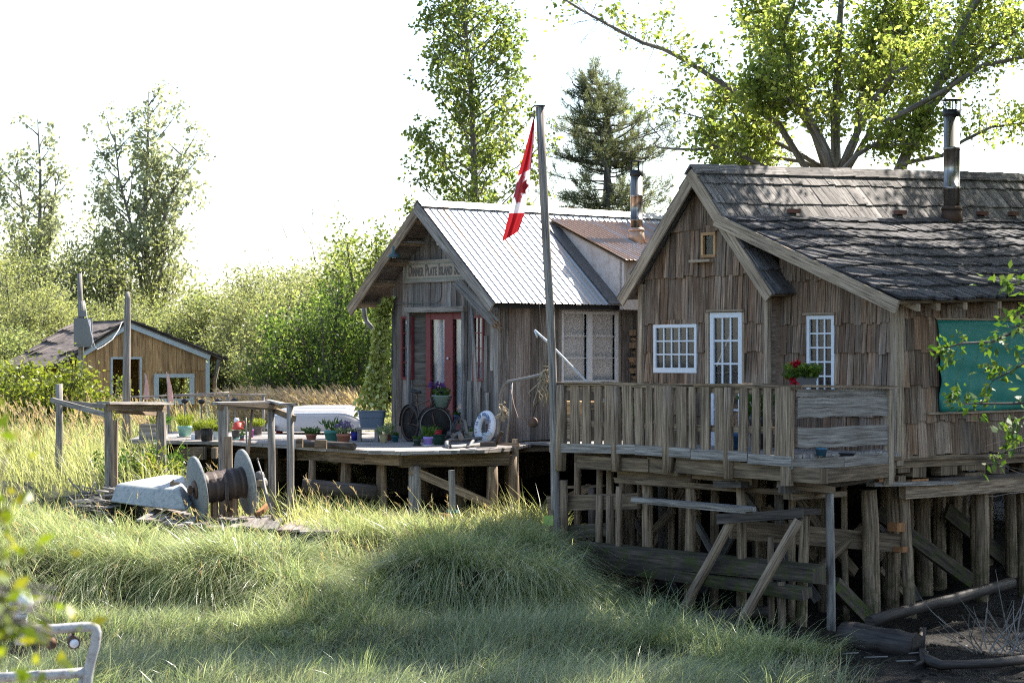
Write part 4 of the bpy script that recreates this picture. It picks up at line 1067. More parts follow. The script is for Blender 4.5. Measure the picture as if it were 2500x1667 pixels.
# lookouts under the front overhang, left side
for d in (.35, .95, 1.5, 2.1, 2.7):
    mb = MB(); mb.beam(pl(-SE+.02, d, -.12), pl(.02, d, -.12), .10, .09, up=(u3*-sn+UP*cs)); mb.build('lookout', M['rail'], school)
    if d < 2.2:
        mb = MB(); mb.beam(pr(-SE+.02, d, -.12), pr(.02, d, -.12), .10, .09, up=(u3*sn+UP*cs)); mb.build('lookout', M['rail'], school)
# left post and downpipe
mb = MB(); mb.tube([P(888, 742, 44.0), P(890, 770, 44.1), P(896, 786, 44.1), P(913, 806, 43.9)], .045, 9); mb.tube([P(880, 740, 44), P(905, 737, 44)], .06, 9); mb.build('downpipe', M['pipe'], school)
mb = MB(); mb.beam(P(927, 712, 43.75), P(927, 1060, 43.75), .08, .08, up=v3); mb.build('porch_post', M['greytim'], school)
# shed dormer with stovepipe
td0, td1 = 2.4, 7.0; DK_ = .40; s_top = 2.02; z_top = sroof(s_top)+.05; s_low = 4.05
def dro(s): return z_top-DK_*(s-s_top)
mb = MB()
mb.prism([SF.pt(s_top, td0+.05, z_top-.05), SF.pt(s_low-.12, td0+.05, dro(s_low-.12)-.05), SF.pt(s_low-.12, td0+.05, sroof(s_low-.12)-.02)], v3*.06)
mb.prism([SF.pt(s_low-.18, td0+.05, sroof(s_low-.12)-.02), SF.pt(s_low-.12, td1, sroof(s_low-.12)-.02), SF.pt(s_low-.12, td1, dro(s_low-.12)-.03), SF.pt(s_low-.18, td0+.05, dro(s_low-.12)-.03)], -u3*.06)
dorm = mb.build('dormer', M['mortar'], school)
cd = math.cos(math.atan(DK_)); sd_ = math.sin(math.atan(DK_))
def pd(t, d, o):
    s = s_top-.1+d*cd; return SF.pt(s, t, z_top+.04-DK_*(s-s_top)) + (u3*sd_+UP*cd)*o
mb = corr(pd, td0-.08, td1, 0, 2.35, pitch=.11, amp=.014); o = mb.build('dormer_roof', M['zincrust'], dorm); s_ = o.modifiers.new('t', 'SOLIDIFY'); s_.thickness = .004
mb = MB(); mb.prism([pd(td0-.05, .1, -.06), pd(td1, .1, -.06), pd(td1, 2.28, -.06), pd(td0-.05, 2.28, -.06)], (u3*sd_+UP*cd)*.025); mb.build('dormer_boards', M['beam'], dorm)
mb = MB(); a, b = pr(td0-.25, .55, .03), pr(td0+.06, .55, .03); c_, d_ = pr(td0+.06, DR, .03), pr(td0-.25, DR, .03); mb.prism([a, b, c_, d_], (u3*sn+UP*cs)*.006); mb.build('valley_flashing', M['pipe'], dorm)
cp = SF.pt(3.0, 3.64, dro(3.0)+.08); stovepipe(cp, 7.86, .118, dorm, 'zincrust')
# door: deep jambs, red frame, two tall panes
mb = MB()
mb.beam(gpos(DO[0]-.10, .07, DO[3]+.06), gpos(DO[1]+.10, .07, DO[3]+.055), .13, .10, j=.006); 
mb.build('lintel', M['greytim'], school)
for s_ in (DO[0]-.03, DO[1]+.04):
    mb = MB(); mb.beam(gpos(s_, .06, 2.5), gpos(s_, .06, DO[3]), .07, .09, up=v3, j=.006); mb.build('jamb', M['board'], school)
mb = MB(); r0 = sx_(1040, .12); mb.prism([SF.pt(DO[0], .0, 2.5), SF.pt(r0, .12, 2.5), SF.pt(r0, .12, DO[3]), SF.pt(DO[0], 0, DO[3])], v3*.04); mb.build('jamb_panel', M['bark'], school)
dpos = lambda s, o, z: SF.pt(s, .12-o, z)
def dsx(px): return SF.on(px, 850, .08)[0]
d0, d1 = dsx(1041), dsx(1133)
mb = MB()
def vb(s0, s1, z0, z1, off=.03, th=.05): mb.box(dpos((s0+s1)/2, off, (z0+z1)/2), UP, v3, u3, z1-z0, th, s1-s0)
zt, zb = DO[3]-.01, 2.52
vb(d0, dsx(1052), zb, zt); vb(dsx(1087), dsx(1107), zb, zt, .035); vb(dsx(1128), d1, zb, zt)
for z0, z1 in ((zt-.12, zt), (zb, zb+.30)): mb.box(dpos((d0+d1)/2, .028, (z0+z1)/2), u3, v3, UP, d1-d0, .044, z1-z0)
door = mb.build('door', M['red'], school)
for a, b in ((1052, 1087), (1107, 1128)):
    g = MB(); g.prism([dpos(dsx(a), .012, zb+.3), dpos(dsx(b), .012, zb+.3), dpos(dsx(b), .012, zt-.12), dpos(dsx(a), .012, zt-.12)], -v3*.004); g.build('pane', M['glass'], door)
    c_ = MB(); n = 13; pts = []
    for zz in (zb+.3, zt-.12):
        for i in range(n): pts.append(dpos(dsx(a)+(dsx(b)-dsx(a))*i/(n-1), -.06+.02*math.sin(i*1.9), zz))
    c_.grid(pts, n, 2); c_.build('curtain', M['cloth'], door)
mb = MB(); mb.lathe(dpos(dsx(1097), .07, sz_(1097, 875)), [(0,0),(.022,.0),(.022,.02),(0,.025)], 12, -v3); mb.build('doorknob', M['white'], door)
for w_ in (NL, NR): window_on(gpos, *w_, 2, 4, school, fw=.045, mw=.018, frame='red', curtain='cloth', name='narrow_window', depth=.045)
# side window: two casements
mid = (SW[0]+SW[1])/2
for a, b in ((SW[0], mid), (mid, SW[1])):
    window_on(rpos, a, b, SW[2], SW[3], 1, 3, school, fw=.055, mw=.012, frame='white', curtain='screen', glass='glassdull', name='casement', depth=.06)
mb = MB()
for a, b in ((SW[0]-.06, SW[0]), (SW[1], SW[1]+.06)): mb.box(rpos((a+b)/2, .035, (SW[2]+SW[3])/2), UP, v3, u3, SW[3]-SW[2]+.1, .06, .05)
mb.box(rpos(mid, .035, SW[3]+.03), v3, u3, UP, SW[1]-SW[0]+.02, .05, .055); mb.build('casing', M['greytim'], school)
# conduit
mb = MB(); q = .035
def gp(px, py, off): a, z = SF.on(px, py, -off); return SF.pt(a, -off, z)
mb.tube([gp(1077, 600, q), gp(1077, 636, q)], .012, 6)
mb.tube([gp(1077, 690, q), gp(1077, 722, q), gp(1074, 733, q), gp(1066, 739, q), gp(1010, 740, q), gp(970, 742, q), gp(962, 746, q), gp(959, 756, q), gp(958, 800, q), gp(956, 900, q)], .012, 6)
mb.build('conduit', M['pipe'], school)
# ---------------- sign
sa, sz1 = SF.on(989, 640, -.05); sb, _ = SF.on(1170, 640, -.05); sz0 = SF.on(989, 690, -.05)[1]
L_ = (sb-sa)*1.05
sign = thing('sign', SF.pt(sa+L_/2, -.05, sz0), 'long cream school sign with green border and grey western lettering under the gable', 'sign')
M['cream'] = plain('cream_paint', (.36,.30,.24), .7, var=.14, dirt=((.27,.22,.18), .6), scale=5)
M['signgreen'] = plain('sign_border', (.16,.185,.15), .7, var=.25, dirt=((.34,.30,.25), .6), scale=9)
M['signink'] = plain('sign_lettering', (.105,.092,.085), .8, var=.3, dirt=((.30,.25,.2), .5), scale=22)
mb = MB(); mb.box(SF.pt(sa+L_/2, -.045, (sz0+sz1)/2), u3, v3, UP, L_, .03, sz1-sz0); mb.build('board', M['cream'], sign)
mb = MB(); hh = sz1-sz0
for z_ in (sz0+.055, sz1-.055): mb.box(SF.pt(sa+L_/2, -.0625, z_), u3, v3, UP, L_-.07, .006, .022)
for s_ in (sa+.045, sa+L_-.045): mb.box(SF.pt(s_, -.0625, (sz0+sz1)/2), UP, v3, u3, hh-.13, .006, .022)
mb.build('border', M['signgreen'], sign)
mb = MB()
for z_ in (sz0, sz1): mb.box(SF.pt(sa+L_/2, -.055, z_), u3, v3, UP, L_+.03, .055, .03)
for s_ in (sa, sa+L_): mb.box(SF.pt(s_, -.056, (sz0+sz1)/2), UP, v3, u3, hh-.03, .05, .03)
mb.build('frame', M['greytim'], sign)
def text_obj(txt, size, mat_, origin, ex, ez, parent, name='lettering', xs=1.0, caps=True, off=.0, ext=.004, spacing=1.0, fit=None):
    cu = bpy.data.curves.new(name, 'FONT'); cu.body = txt.lower() if caps else txt; cu.size = size; cu.extrude = ext; cu.offset = off; cu.space_character = spacing
    if caps:
        cu.body = txt
        for i, ch in enumerate(txt):
            big = (i == 0 or txt[i-1] == ' ')
            cu.body_format[i].use_small_caps = not big
        cu.body = ''.join(ch if (i == 0 or txt[i-1] == ' ') else ch.lower() for i, ch in enumerate(txt)); cu.small_caps_scale = .72
        for i in range(len(txt)): cu.body_format[i].use_small_caps = True
    o = bpy.data.objects.new('t', cu); C.objects.link(o); bpy.context.view_layer.update()
    me = bpy.data.meshes.new_from_object(o.evaluated_get(bpy.context.evaluated_depsgraph_get())); bpy.data.objects.remove(o)
    co = np.empty(len(me.vertices)*3); me.vertices.foreach_get('co', co); co = co.reshape(-1, 3)
    if fit: xs = fit/max(1e-6, co[:, 0].max()-co[:, 0].min())
    ex, ez = Vector(ex), Vector(ez); en = ex.cross(ez)
    W_ = np.array(origin)[None] + co[:, :1]*xs*np.array(ex)[None] + co[:, 1:2]*np.array(ez)[None] + co[:, 2:]*np.array(en)[None]
    me.vertices.foreach_set('co', W_.ravel()); me.materials.clear(); me.materials.append(mat_); me.update()
    ob = link(name, me, parent); return ob, co
text_obj('DINNER PLATE ISLAND SCHOOL', .30, M['signink'], SF.pt(sa+.12, -.063, sz0+.115), u3, UP, sign, fit=SF.on(1152, 660, -.06)[0]-SF.on(1000, 660, -.06)[0], off=.008, spacing=1.1)
# serifs: slab bars at the foot and head of the lettering line are part of the western face
# ---------------- barn lamp on its arm
lamp = thing('barn_lamp', gp(1076, 592, .02), 'green enamel barn lamp on a long arm under the school gable', 'lamp')
pa = gp(1074, 592, .05); D_l = 42.4; pe = P(966, 590, D_l); ps = P(976, 628, D_l)
mb = MB(); mb.tube([pa, P(1000, 591, 42.3), pe, P(963, 594, D_l), P(963, 602, D_l)], .014, 7); mb.build('arm', M['pipe'], lamp)
mb = MB(); mb.lathe(P(962, 629, D_l), [(.125, 0), (.13, .01), (.12, .045), (.05, .085), (.04, .11), (.04, .2), (.025, .22)], 20); mb.build('shade', plain('green_enamel', (.05,.085,.085), .4, 0, .15), lamp)
mb = MB(); mb.lathe(P(962, 631, D_l), [(0, .03), (.04, .01), (.045, .05), (0, .08)], 14); mb.build('bulb', M['bulb'], lamp)
mb = MB(); mb.lathe(gp(1074, 592, .02), [(.055, 0), (.055, .05), (0, .05)], 14, -v3); mb.build('mount', M['white'], lamp)
# ---------------- fallen hollow gutter log on the front
gl = MB(); A, B = P(1117, 692, 41.55), P(1212, 792, 40.6)
gl.beam(A, B, .17, .13, up=(-.5,-.5,.7), j=.015)
log = gl.build('wooden_gutter', M['greytim'])
tag(log, 'split grey wooden gutter hanging loose across the school front', 'gutter')
g2 = MB(); ax = (B-A).normalized()
for i in range(16):
    o_ = Vector((R(-.05,.05), R(-.05,.05), R(-.06,.06))); g2.tube([B+o_-ax*.1, B+o_*1.1+ax*R(.02,.10)], [.018, .006], 5)
g2.build('splintered_end', M['log'], log)
# ---------------- pole leaning on the front
mb = MB(); mb.tube([P(1152, 755, 41.3), P(1160, 900, 40.9), P(1168, 1066, 40.5)], [.030, .036, .045], 9, .04)
o = mb.build('leaning_pole', M['greytim']); tag(o, 'grey round pole leaning on the school front beside the doors', 'pole')

# ------------------------------------------------------------------ the wide deck before the school
sdk = thing('plank_deck', (-3, 41, DECK), 'wide weathered plank deck on round piles before the schoolhouse', 'deck')
FE = [PZ(x, y, DECK) for x, y in ((312,1074),(440,1076),(560,1078),(723,1087),(800,1093),(900,1099),(978,1101.5),(1100,1099.5),(1180,1097),(1248,1092))]
poly = [(p.x, p.y) for p in FE] + [(.35, 40.4), (.3, 42), (-1, 47.6), (-7.6, 47.6)]
mb = MB(); y = 37.0
def xcuts(poly, y):
    xs = []
    for i in range(len(poly)):
        (x0, y0), (x1, y1) = poly[i], poly[i-1]
        if (y0 > y) != (y1 > y): xs.append((x1-x0)*(y-y0)/(y1-y0)+x0)
    return sorted(xs)
while y < 47.6:
    w_ = R(.17, .21); c = xcuts(poly, y+w_/2)
    for a, b in zip(c[::2], c[1::2]):
        if b-a > .15:
            n = max(1, int((b-a)/3.6)); q = [a]+[a+(b-a)*(i+R(-.2,.2))/n for i in range(1, n)]+[b]
            for i in range(n): mb.beam((q[i]+.004, y+w_/2, DECK-.025+R(-.006,.006)), (q[i+1]-.004, y+w_/2, DECK-.025+R(-.006,.006)), w_-.012, .05, j=.003)
    y += w_
mb.build('deck_boards', M['deck'], sdk)
# the edge plank follows the curved front
mb = MB()
for a, b in zip(FE[:-1], FE[1:]):
    mb.beam(a+Vector((0,-.03,-.03)), b+Vector((0,-.03,-.03)), .05, .06, j=.004)
mb.build('edge_plank', M['greytim'], sdk)
for a, b, y0, y1, hh in ((430,500,1106,1106,30),(495,560,1100,1101,26),(560,690,1102,1104,30),(690,812,1107,1109,30),(808,896,1112,1117,31),(893,979,1118,1121,31),(977,1240,1124,1119,34)):
    D0, D1 = 1.5*F/(1075-HY) if a < 700 else 39.4-(a-700)*.0075, 1.5*F/(1078-HY) if b < 700 else 39.4-(b-700)*.0075
    if a >= 977: D0, D1 = 37.5, 38.6
    mb = MB(); mb.beam(P(a, y0, D0+.12), P(b, y1, D1+.12), .1, hh/F*D0, j=.008); mb.build('rim_beam', M['beam'], sdk)
mb = MB()
for i in range(6):
    mb.beam((-6.6+i*1.15, 41.6-i*.3, 2.3), (-6.3+i*1.15, 47.0, 2.3), .1, .2)
mb.build('joists', M['beam'], sdk)
def pile2(px0, px1, yt, yb, D, lean=0, m_='pile', mossy=False):
    return pile(px0, px1, yt, yb, 0, parent=sdk, lean=lean, m_=m_, D=D)
for a, b, yt, D in ((753,772,1122,39.2),(832,859,1124,38.8),(918,945,1128,38.2),(998,1030,1138,37.7),(1186,1216,1138,38.5),(1108,1134,1138,40.2),(1240,1268,1110,38.9),(440,458,1105,42.3),(575,592,1105,41.6),(660,680,1110,40.6),(700,716,1100,41),(505,520,1108,43)):
    pile2(a, b, yt, 1260, D, m_='greytim' if D < 38 else 'pile')
for i in range(5):
    for j in range(3):
        x_, y_ = -6.2+i*1.5+R(-.2,.2), 42.6+j*1.9; g0 = gz1(x_, y_); mb = MB(); mb.tube([(x_, y_, g0-.2), (x_, y_, 2.3)], .11, 8, .05); mb.build('pile', M['pile'], sdk)
mb = MB(); mb.beam(P(1003, 1147, 37.62), P(1232, 1247, 38.2), .05, .14, j=.006); mb.build('brace', M['rail'], sdk)
mb = MB(); mb.beam(P(1258, 1072, 38.9), P(1258, 1160, 38.9), .13, .04, up=v3); mb.build('end_board', M['barge'], sdk)
mb = MB(); mb.tube([P(738+i*36, 1186+i*3.2+R(-1,1), 38.0) for i in range(6)], [.115,.12,.125,.125,.128,.13], 11, .06); mb.build('cross_log', M['drift'], sdk)
mb = MB(); mb.tube([P(905, 1280, 38.4), P(700, 1262, 38.6)], .08, 9, .05); mb.build('cross_log', M['drift'], sdk)
# ------------------------------------------------------------------ small plants
def leafset(name, base, n, r, h, size, wid, mat_, parent, up=.8, spread=1.0, stems=None):
    """a tuft of leaves growing from base"""
    b = np.array(base); a = RNG.uniform(0, 6.283, n); rr = r*np.sqrt(RNG.uniform(0, 1, n)); zz = RNG.uniform(.0, 1, n)
    c = np.stack([b[0]+np.cos(a)*rr*(.45+.55*zz), b[1]+np.sin(a)*rr*(.45+.55*zz), b[2]+zz*h*(1-.35*(rr/r)**2)], -1)
    d = np.stack([np.cos(a)*spread, np.sin(a)*spread, np.full(n, up)], -1)+RNG.normal(0, .35, (n, 3))
    return leaf_quads(name, c, d, size, wid, mat_, parent)
def leaf_quads(name, c, d, size, wid, mat_, parent=None, fold=.25, droop=0.0):
    n = len(c); d = d/np.linalg.norm(d, axis=1, keepdims=True)
    s = np.cross(d, RNG.normal(0, 1, (n, 3))); s /= np.linalg.norm(s, axis=1, keepdims=True)+1e-9
    nn = np.cross(s, d); L = size*RNG.uniform(.65, 1.3, (n, 1)); W = L*wid
    V = np.stack([c, c+d*L*.45+s*W*.5+nn*W*fold, c+d*L, c+d*L*.45-s*W*.5+nn*W*fold], 1)
    return np_mesh(name, V, mat_, parent, 4)
def flowers(name, base, n, r, h0, h1, size, mat_, parent):
    b = np.array(base); a = RNG.uniform(0, 6.283, n); rr = r*np.sqrt(RNG.uniform(0, 1, n))
    c = np.stack([b[0]+np.cos(a)*rr, b[1]+np.sin(a)*rr, b[2]+RNG.uniform(h0, h1, n)], -1)
    c = np.repeat(c, 7, 0)+RNG.normal(0, size*.25, (n*7, 3)); d = RNG.normal(0, 1, (n*7, 3)); d[:, 1] -= .5
    return leaf_quads(name, c, d, size, .8, mat_, parent)
_pc = {}
def potmat(c):
    k = tuple(c)
    if k not in _pc: _pc[k] = plain('pot_plastic', c, .5, var=.08, dirt=((.25,.2,.16), .15), scale=7)
    return _pc[k]
def pot(label, px0, px1, pyt, pyb, col, plant=None, saucer=None, z=DECK, D=None, mat_=None, taper=.72, band=True, ribs=False, nm='flower_pot'):
    p = PZ((px0+px1)/2, pyb, z) if D is None else P((px0+px1)/2, pyb, D)
    r = (px1-px0)/2/F*p.y; h = (pyb-pyt)/F*p.y; p.y += r*.6
    t = thing(nm, p, label, 'plant pot'); m_ = mat_ or potmat(col); z0 = .012 if saucer else 0
    mb = MB(); pr_ = [(r*taper*.9, z0), (r*taper, z0+.005), (r*(taper+(1-taper)*.72), h*.74)]
    if band: pr_ += [(r*.95, h*.745), (r*1.0, h*.75), (r, h)]
    else: pr_ += [(r*.97, h*.97), (r*1.02, h*.975), (r*1.02, h)]
    pr_ += [(r*.92, h), (r*.88, h*.86), (0, h*.84)]
    mb.lathe(p, pr_, 24)
    if ribs:
        for k in range(18):
            a = k*.349; mb.tube([p+Vector((math.cos(a)*r*taper, math.sin(a)*r*taper, .02)), p+Vector((math.cos(a)*r*.97, math.sin(a)*r*.97, h*.9))], .008, 4)
    mb.build('pot', m_, t)
    if saucer:
        s = MB(); s.lathe(p, [(r*1.0, 0), (r*1.12, .025), (r*1.06, .028), (r*.98, .012), (0, .011)], 20); s.build('saucer', potmat(saucer), t)
    top = p+Vector((0, 0, h*.85)); k = plant
    if k == 'bush': leafset('plant', top, 160, r*1.5, h*.95, .07, .42, M['potgreen'], t)
    elif k == 'small': leafset('plant', top, 60, r*1.0, h*.5, .05, .5, M['potgreen'], t)
    elif k == 'feather': leafset('plant', top, 700, r*1.6, h*.85, .06, .2, M['feather'], t, up=1.1)
    elif k == 'spiky': leafset('plant', top, 130, r*1.3, h*.9, .12, .18, M['potgreen'], t, up=1.4, spread=.7)
    elif k == 'grassy': leafset('plant', top, 260, r*1.2, h*.9, .15, .10, M['feather'], t, up=1.5, spread=.8)
    elif k == 'weedy': leafset('plant', top, 260, r*1.5, h*1.0, .09, .12, M['sedge'], t, up=.7)
    elif k == 'lavender':
        leafset('plant', top, 200, r*1.2, h*.7, .09, .16, M['sedge'], t, up=1.3, spread=.6)
        flowers('blossom', top, 34, r*1.15, h*.75, h*1.35, .035, M['flowlav'], t)
        mb = MB()
        for _ in range(20):
            a = R(0, 6.28); mb.tube([top, top+Vector((math.cos(a)*r*R(.3,1.1), math.sin(a)*r*R(.3,1.1), h*R(.8,1.3)))], .004, 3)
        mb.build('stems', M['sedge'], t)
    return t
# left end of the plank deck
pot('pale teal pot with green shoots on a cream saucer beside the wooden trough', 431, 468, 1040, 1068, (.17,.36,.32), 'grassy', (.55,.5,.42))
pot('dark grey pot tucked behind the black ribbed pot', 474, 491, 1049, 1073, (.055,.055,.06), 'feather', band=False, taper=.85)
pot('black ribbed nursery pot with feathery yellow-green plant', 488, 519, 1045, 1077, (.02,.02,.022), 'feather', band=False, taper=.84, ribs=True)
pot('small pale grey translucent pot beside the leaning frame post', 519, 535, 1052, 1073, (.36,.42,.42), 'feather', band=False, taper=.88)
pot('dark pot on a teal saucer holding the red can', 564, 585, 1050, 1073, (.05,.05,.05), None, (.12,.33,.29), band=False, taper=.85)
pot('tiny slate pot of seedlings by the thin grey stake', 584, 596, 1062, 1075, (.06,.11,.12), 'small', (.4,.06,.03))
pot('small purple pot between the stake and the big brown pot', 608, 619, 1048, 1068, (.25,.03,.22), None)
pot('big brown-black pot with lime feathery plant', 615, 639, 1040, 1064, (.075,.06,.06), 'feather', (.4,.35,.32), band=False, taper=.9)
pot('white bucket half hidden by the second grey post', 651, 672, 1038, 1059, (.62,.66,.68), None, band=False, taper=.85)
pot('magenta pot in front of the white skiff', 671, 688, 1039, 1057, (.42,.03,.25), None)
t = pot('flat red saucer lying on the deck by the magenta pot', 675, 691, 1053, 1058, (.55,.06,.03), None, band=False, nm='saucer')
# trough and the small white box
t = thing('wooden_trough', PZ(371, 1073, DECK), 'pale wooden trough planter with weedy stems at the left end of the plank deck', 'planter')
c_ = PZ(371, 1073, DECK); mb = MB(); w_ = .48
mb.box(c_+Vector((0,0,.15)), (1,0,0), (0,1,0), UP, w_, .03, .30, .004); mb.box(c_+Vector((0,.34,.15)), (1,0,0), (0,1,0), UP, w_, .03, .30, .004)
mb.box(c_+Vector((-w_/2+.015,.17,.15)), (0,1,0), (1,0,0), UP, .31, .03, .29); mb.box(c_+Vector((w_/2-.015,.17,.15)), (0,1,0), (1,0,0), UP, .31, .03, .29)
mb.build('box', M['greytim'], t); mb = MB(); mb.box(c_+Vector((0,.17,.12)), (1,0,0), (0,1,0), UP, w_-.06, .3, .2); mb.build('soil', M['soil'], t)
leafset('plant', c_+Vector((-.12,.15,.24)), 420, .34, .35, .11, .12, M['plume'], t, up=.9); leafset('plant', c_+Vector((.1,.2,.24)), 200, .24, .2, .1, .25, M['potgreen'], t)
mb = MB(); c_ = PZ(471, 1073, DECK); mb.box(c_+Vector((0,.05,.045)), (1,0,0), (0,1,0), UP, .08, .1, .09, .004); mb.box(c_+Vector((0,.05,.097)), (1,0,0), (0,1,0), UP, .09, .11, .012)
o = mb.build('small_box', M['white']); tag(o, 'small white lidded box between the teal pot and the black pots', 'box')
# red can with white ball
c_ = PZ(586, 1074, DECK)+Vector((-.09,.12,.20)); t = thing('watering_can', c_, 'red plastic watering can with a white ball on top', 'watering can')
c_ = c_+Vector((.03,0,0)); mb = MB(); mb.lathe(c_, [(.10,0),(.105,.01),(.115,.03),(.09,.05),(.08,.12),(.05,.13),(0,.13)], 18); mb.tube([c_+Vector((.07,0,.05)), c_+Vector((.13,0,.08)), c_+Vector((.12,0,.14)), c_+Vector((.05,0,.13))], .012, 6); mb.build('can', potmat((.55,.045,.03)), t)
mb = MB(); mb.lathe(c_+Vector((-.02,0,.12)), [(0,0),(.04,.01),(.055,.045),(.04,.085),(0,.095)], 16); mb.build('ball', M['white'], t)
# middle of the deck
pot('terracotta pot with a leafy plant left of the teal green pot', 745, 773, 1059, 1077, None, 'bush', mat_=M['terracotta'])
pot('large teal green pot with bushy shoots and a stick', 790, 827, 1051, 1081, (.055,.21,.16), 'spiky')
pot('wide terracotta pot of lavender in bloom', 820, 856, 1059, 1084, None, 'lavender', mat_=M['terracotta'])
pot('cobalt blue fluted pot beside the low grey bench', 856, 873, 1054, 1075, (.03,.03,.28), 'small', band=False, ribs=True)
pot('pale ochre pot with a wispy plant in front of the climber', 925, 947, 1060, 1081, (.42,.34,.17), 'weedy', band=False)
pot('dull brick red pot behind the ochre pot', 941, 958, 1054, 1075, (.22,.06,.04), 'weedy')
pot('dark petrol blue pot next to the rear bicycle wheel', 955, 974, 1063, 1079, (.01,.09,.12), 'small')
pot('small dark green pot in front of the bicycle', 1008, 1028, 1072, 1088, (.03,.05,.04), 'small', (.02,.02,.02))
pot('lilac pot with fresh green shoots under the front wheel', 1033, 1057, 1066, 1089, (.28,.20,.55), 'spiky', (.45,.47,.5))
pot('dark green tub carrying the red pot', 1054, 1088, 1061, 1086, (.008,.045,.028), None, band=False)
pp = PZ(1071, 1086, DECK); pot('red bowl shaped pot standing on the dark green tub', 1055, 1080, 1049, 1062, (.36,.015,.02), 'small', z=DECK+.155, taper=.85)
pot('small blue can with a yellow rim on the doorsill', 1107, 1127, 1013, 1032, (.03,.06,.16), 'small', D=42.1)
pot('pale green bowl beside the lifebuoy', 1133, 1154, 1054, 1067, (.35,.4,.34), 'small', D=40.2, taper=.8)
pot('pale blue dish in front of the lifebuoy', 1176, 1202, 1056, 1064, (.30,.42,.55), None, D=40.0, band=False, taper=.8)
# bench with tub and climber
bc = PZ(897, 1078, DECK); t = thing('low_bench', bc, 'low grey bench carrying the blue-grey tub of the climber', 'bench'); bc.y += .2
mb = MB(); mb.box(bc+Vector((0,0,.235)), (1,0,0), (0,1,0), UP, .44, .36, .04, .004); mb.build('seat', M['greytim'], t)
for s_ in (-1, 1): mb = MB(); mb.box(bc+Vector((.16*s_,0,.107)), UP, (0,1,0), (1,0,0), .214, .32, .07, .004); mb.build('leg', M['greytim'], t)
tc = bc+Vector((.07,0,.256)); t = thing('planter_tub', tc, 'blue-grey plastic tub on the bench holding the climber', 'planter')
mb = MB(); b0 = len(mb.v)
for zz, w_, d_ in ((0,.21,.14),(.18,.235,.155),(.182,.245,.165),(.285,.25,.17),(.29,.265,.18),(.31,.265,.18),(.31,.24,.155),(.27,.235,.15)):
    for k in range(28):
        a = 2*math.pi*k/28; cx_, cy_ = math.copysign(abs(math.cos(a))**.45, math.cos(a)), math.copysign(abs(math.sin(a))**.45, math.sin(a))
        mb.v.append(tuple(tc+Vector((cx_*w_, cy_*d_, zz))))
for i in range(7):
    for k in range(28): k2 = (k+1)%28; mb.face((i*28+k, i*28+k2, (i+1)*28+k2, (i+1)*28+k), [(0,0)]*4, False)
mb.face(list(range(27,-1,-1)), [(0,0)]*28); mb.face(list(range(7*28, 8*28)), [(0,0)]*28); mb.build('tub', plain('slate_plastic', (.10,.125,.165), .5, var=.08), t)
iv = thing('climbing_plant', tc+Vector((0,0,.28)), 'variegated climber rising from the tub up the left corner of the schoolhouse', 'climber')
mb = MB(); pth = [P(905, 1000, 43.2), P(915, 940, 43.35), P(922, 880, 43.4), P(928, 820, 43.4), P(935, 760, 43.4), P(950, 725, 43.35)]
for k in range(4): mb.tube([p+Vector((R(-.08,.08), R(-.05,.05), 0)) for p in pth], .012, 5)
mb.build('stem', M['bark'], iv)
cs_, ds_ = [], []
for i in range(1500):
    t_ = R(0, 1)**1.15*5; k = int(min(t_, 4.999)); f = t_-k; p = pth[k].lerp(pth[k+1], f); wv = (.30, .21, .14, .13, .13, .10)[k]*(1-f)+(.30, .21, .14, .13, .13, .07)[k+1]*f
    o_ = Vector((R(-1,1), R(-.8,.5), R(-.5,.5)))*wv; cs_.append(p+o_); ds_.append((o_.x*1.5+R(-.4,.4), -.6+R(-.4,.4), -.5+R(-.5,.5)))
leaf_quads('leaves', np.array(cs_), np.array(ds_), .10, .85, M['ivy'], iv)
# timber log with two blocks on the deck edge
mb = MB(); A, B = PZ(728, 1089, DECK)+Vector((0,.1,.055)), PZ(862, 1098, DECK)+Vector((0,.12,.055)); mb.tube([A, A.lerp(B,.5), B], [.058,.062,.062], 12, .05)
o = mb.build('round_log', M['drift']); tag(o, 'round log lying along the edge of the plank deck under two blocks', 'log')
for px, py, w_, lb in ((731, 1092, .11, 'square timber block at the left end of the deck log'), (783, 1096, .2, 'larger dark timber block set across the deck log')):
    c_ = PZ(px, py, DECK); mb = MB(); mb.box(c_+Vector((0,.03,.075)), (1,0,0), (0,1,0), UP, w_, .13, .15, .006); o = mb.build('timber_block', M['beam']); tag(o, lb, 'block')

# ------------------------------------------------------------------ bicycle
rc, fc = P(1001, 1035, 41.55), P(1064, 1043, 40.75); rc.z = fc.z = DECK+.335
bike = thing('bicycle', (rc+fc)/2-Vector((0,0,.335)), 'old dark bicycle with front basket parked before the red doors', 'bicycle')
dirb = (fc-rc).normalized(); nb = dirb.cross(UP).normalized(); df = Vector((.9,-.35,0)).normalized(); nf = df.cross(UP).normalized()
def wheel(c, n_, rim, parent):
    w_ = MB(); w_.lathe(c, [(.335,-.012),(.338,0),(.335,.012),(.318,.02),(.303,.0),(.318,-.02),(.335,-.012)], 40, n_); wh = w_.build('wheel', M['rubber'], parent)
    r_ = MB(); r_.lathe(c, [(.306,-.016),(.306,.016),(.290,.012),(.290,-.012),(.306,-.016)], 40, n_); r_.build('rim', M[rim], wh)
    s_ = MB(); e1 = n_.orthogonal().normalized(); e2 = n_.cross(e1)
    for k in range(28):
        a = k*2*math.pi/28; sg = 1 if k % 2 else -1; s_.tube([c+n_*.025*sg, c+(e1*math.cos(a)+e2*math.sin(a))*.292], .0013, 3)
    s_.lathe(c-n_*.035, [(.018,0),(.018,.07)], 10, n_); s_.build('spokes', M['iron'], wh); return wh
wheel(rc, nb, 'iron', bike); wheel(fc, nf, 'pipe', bike)
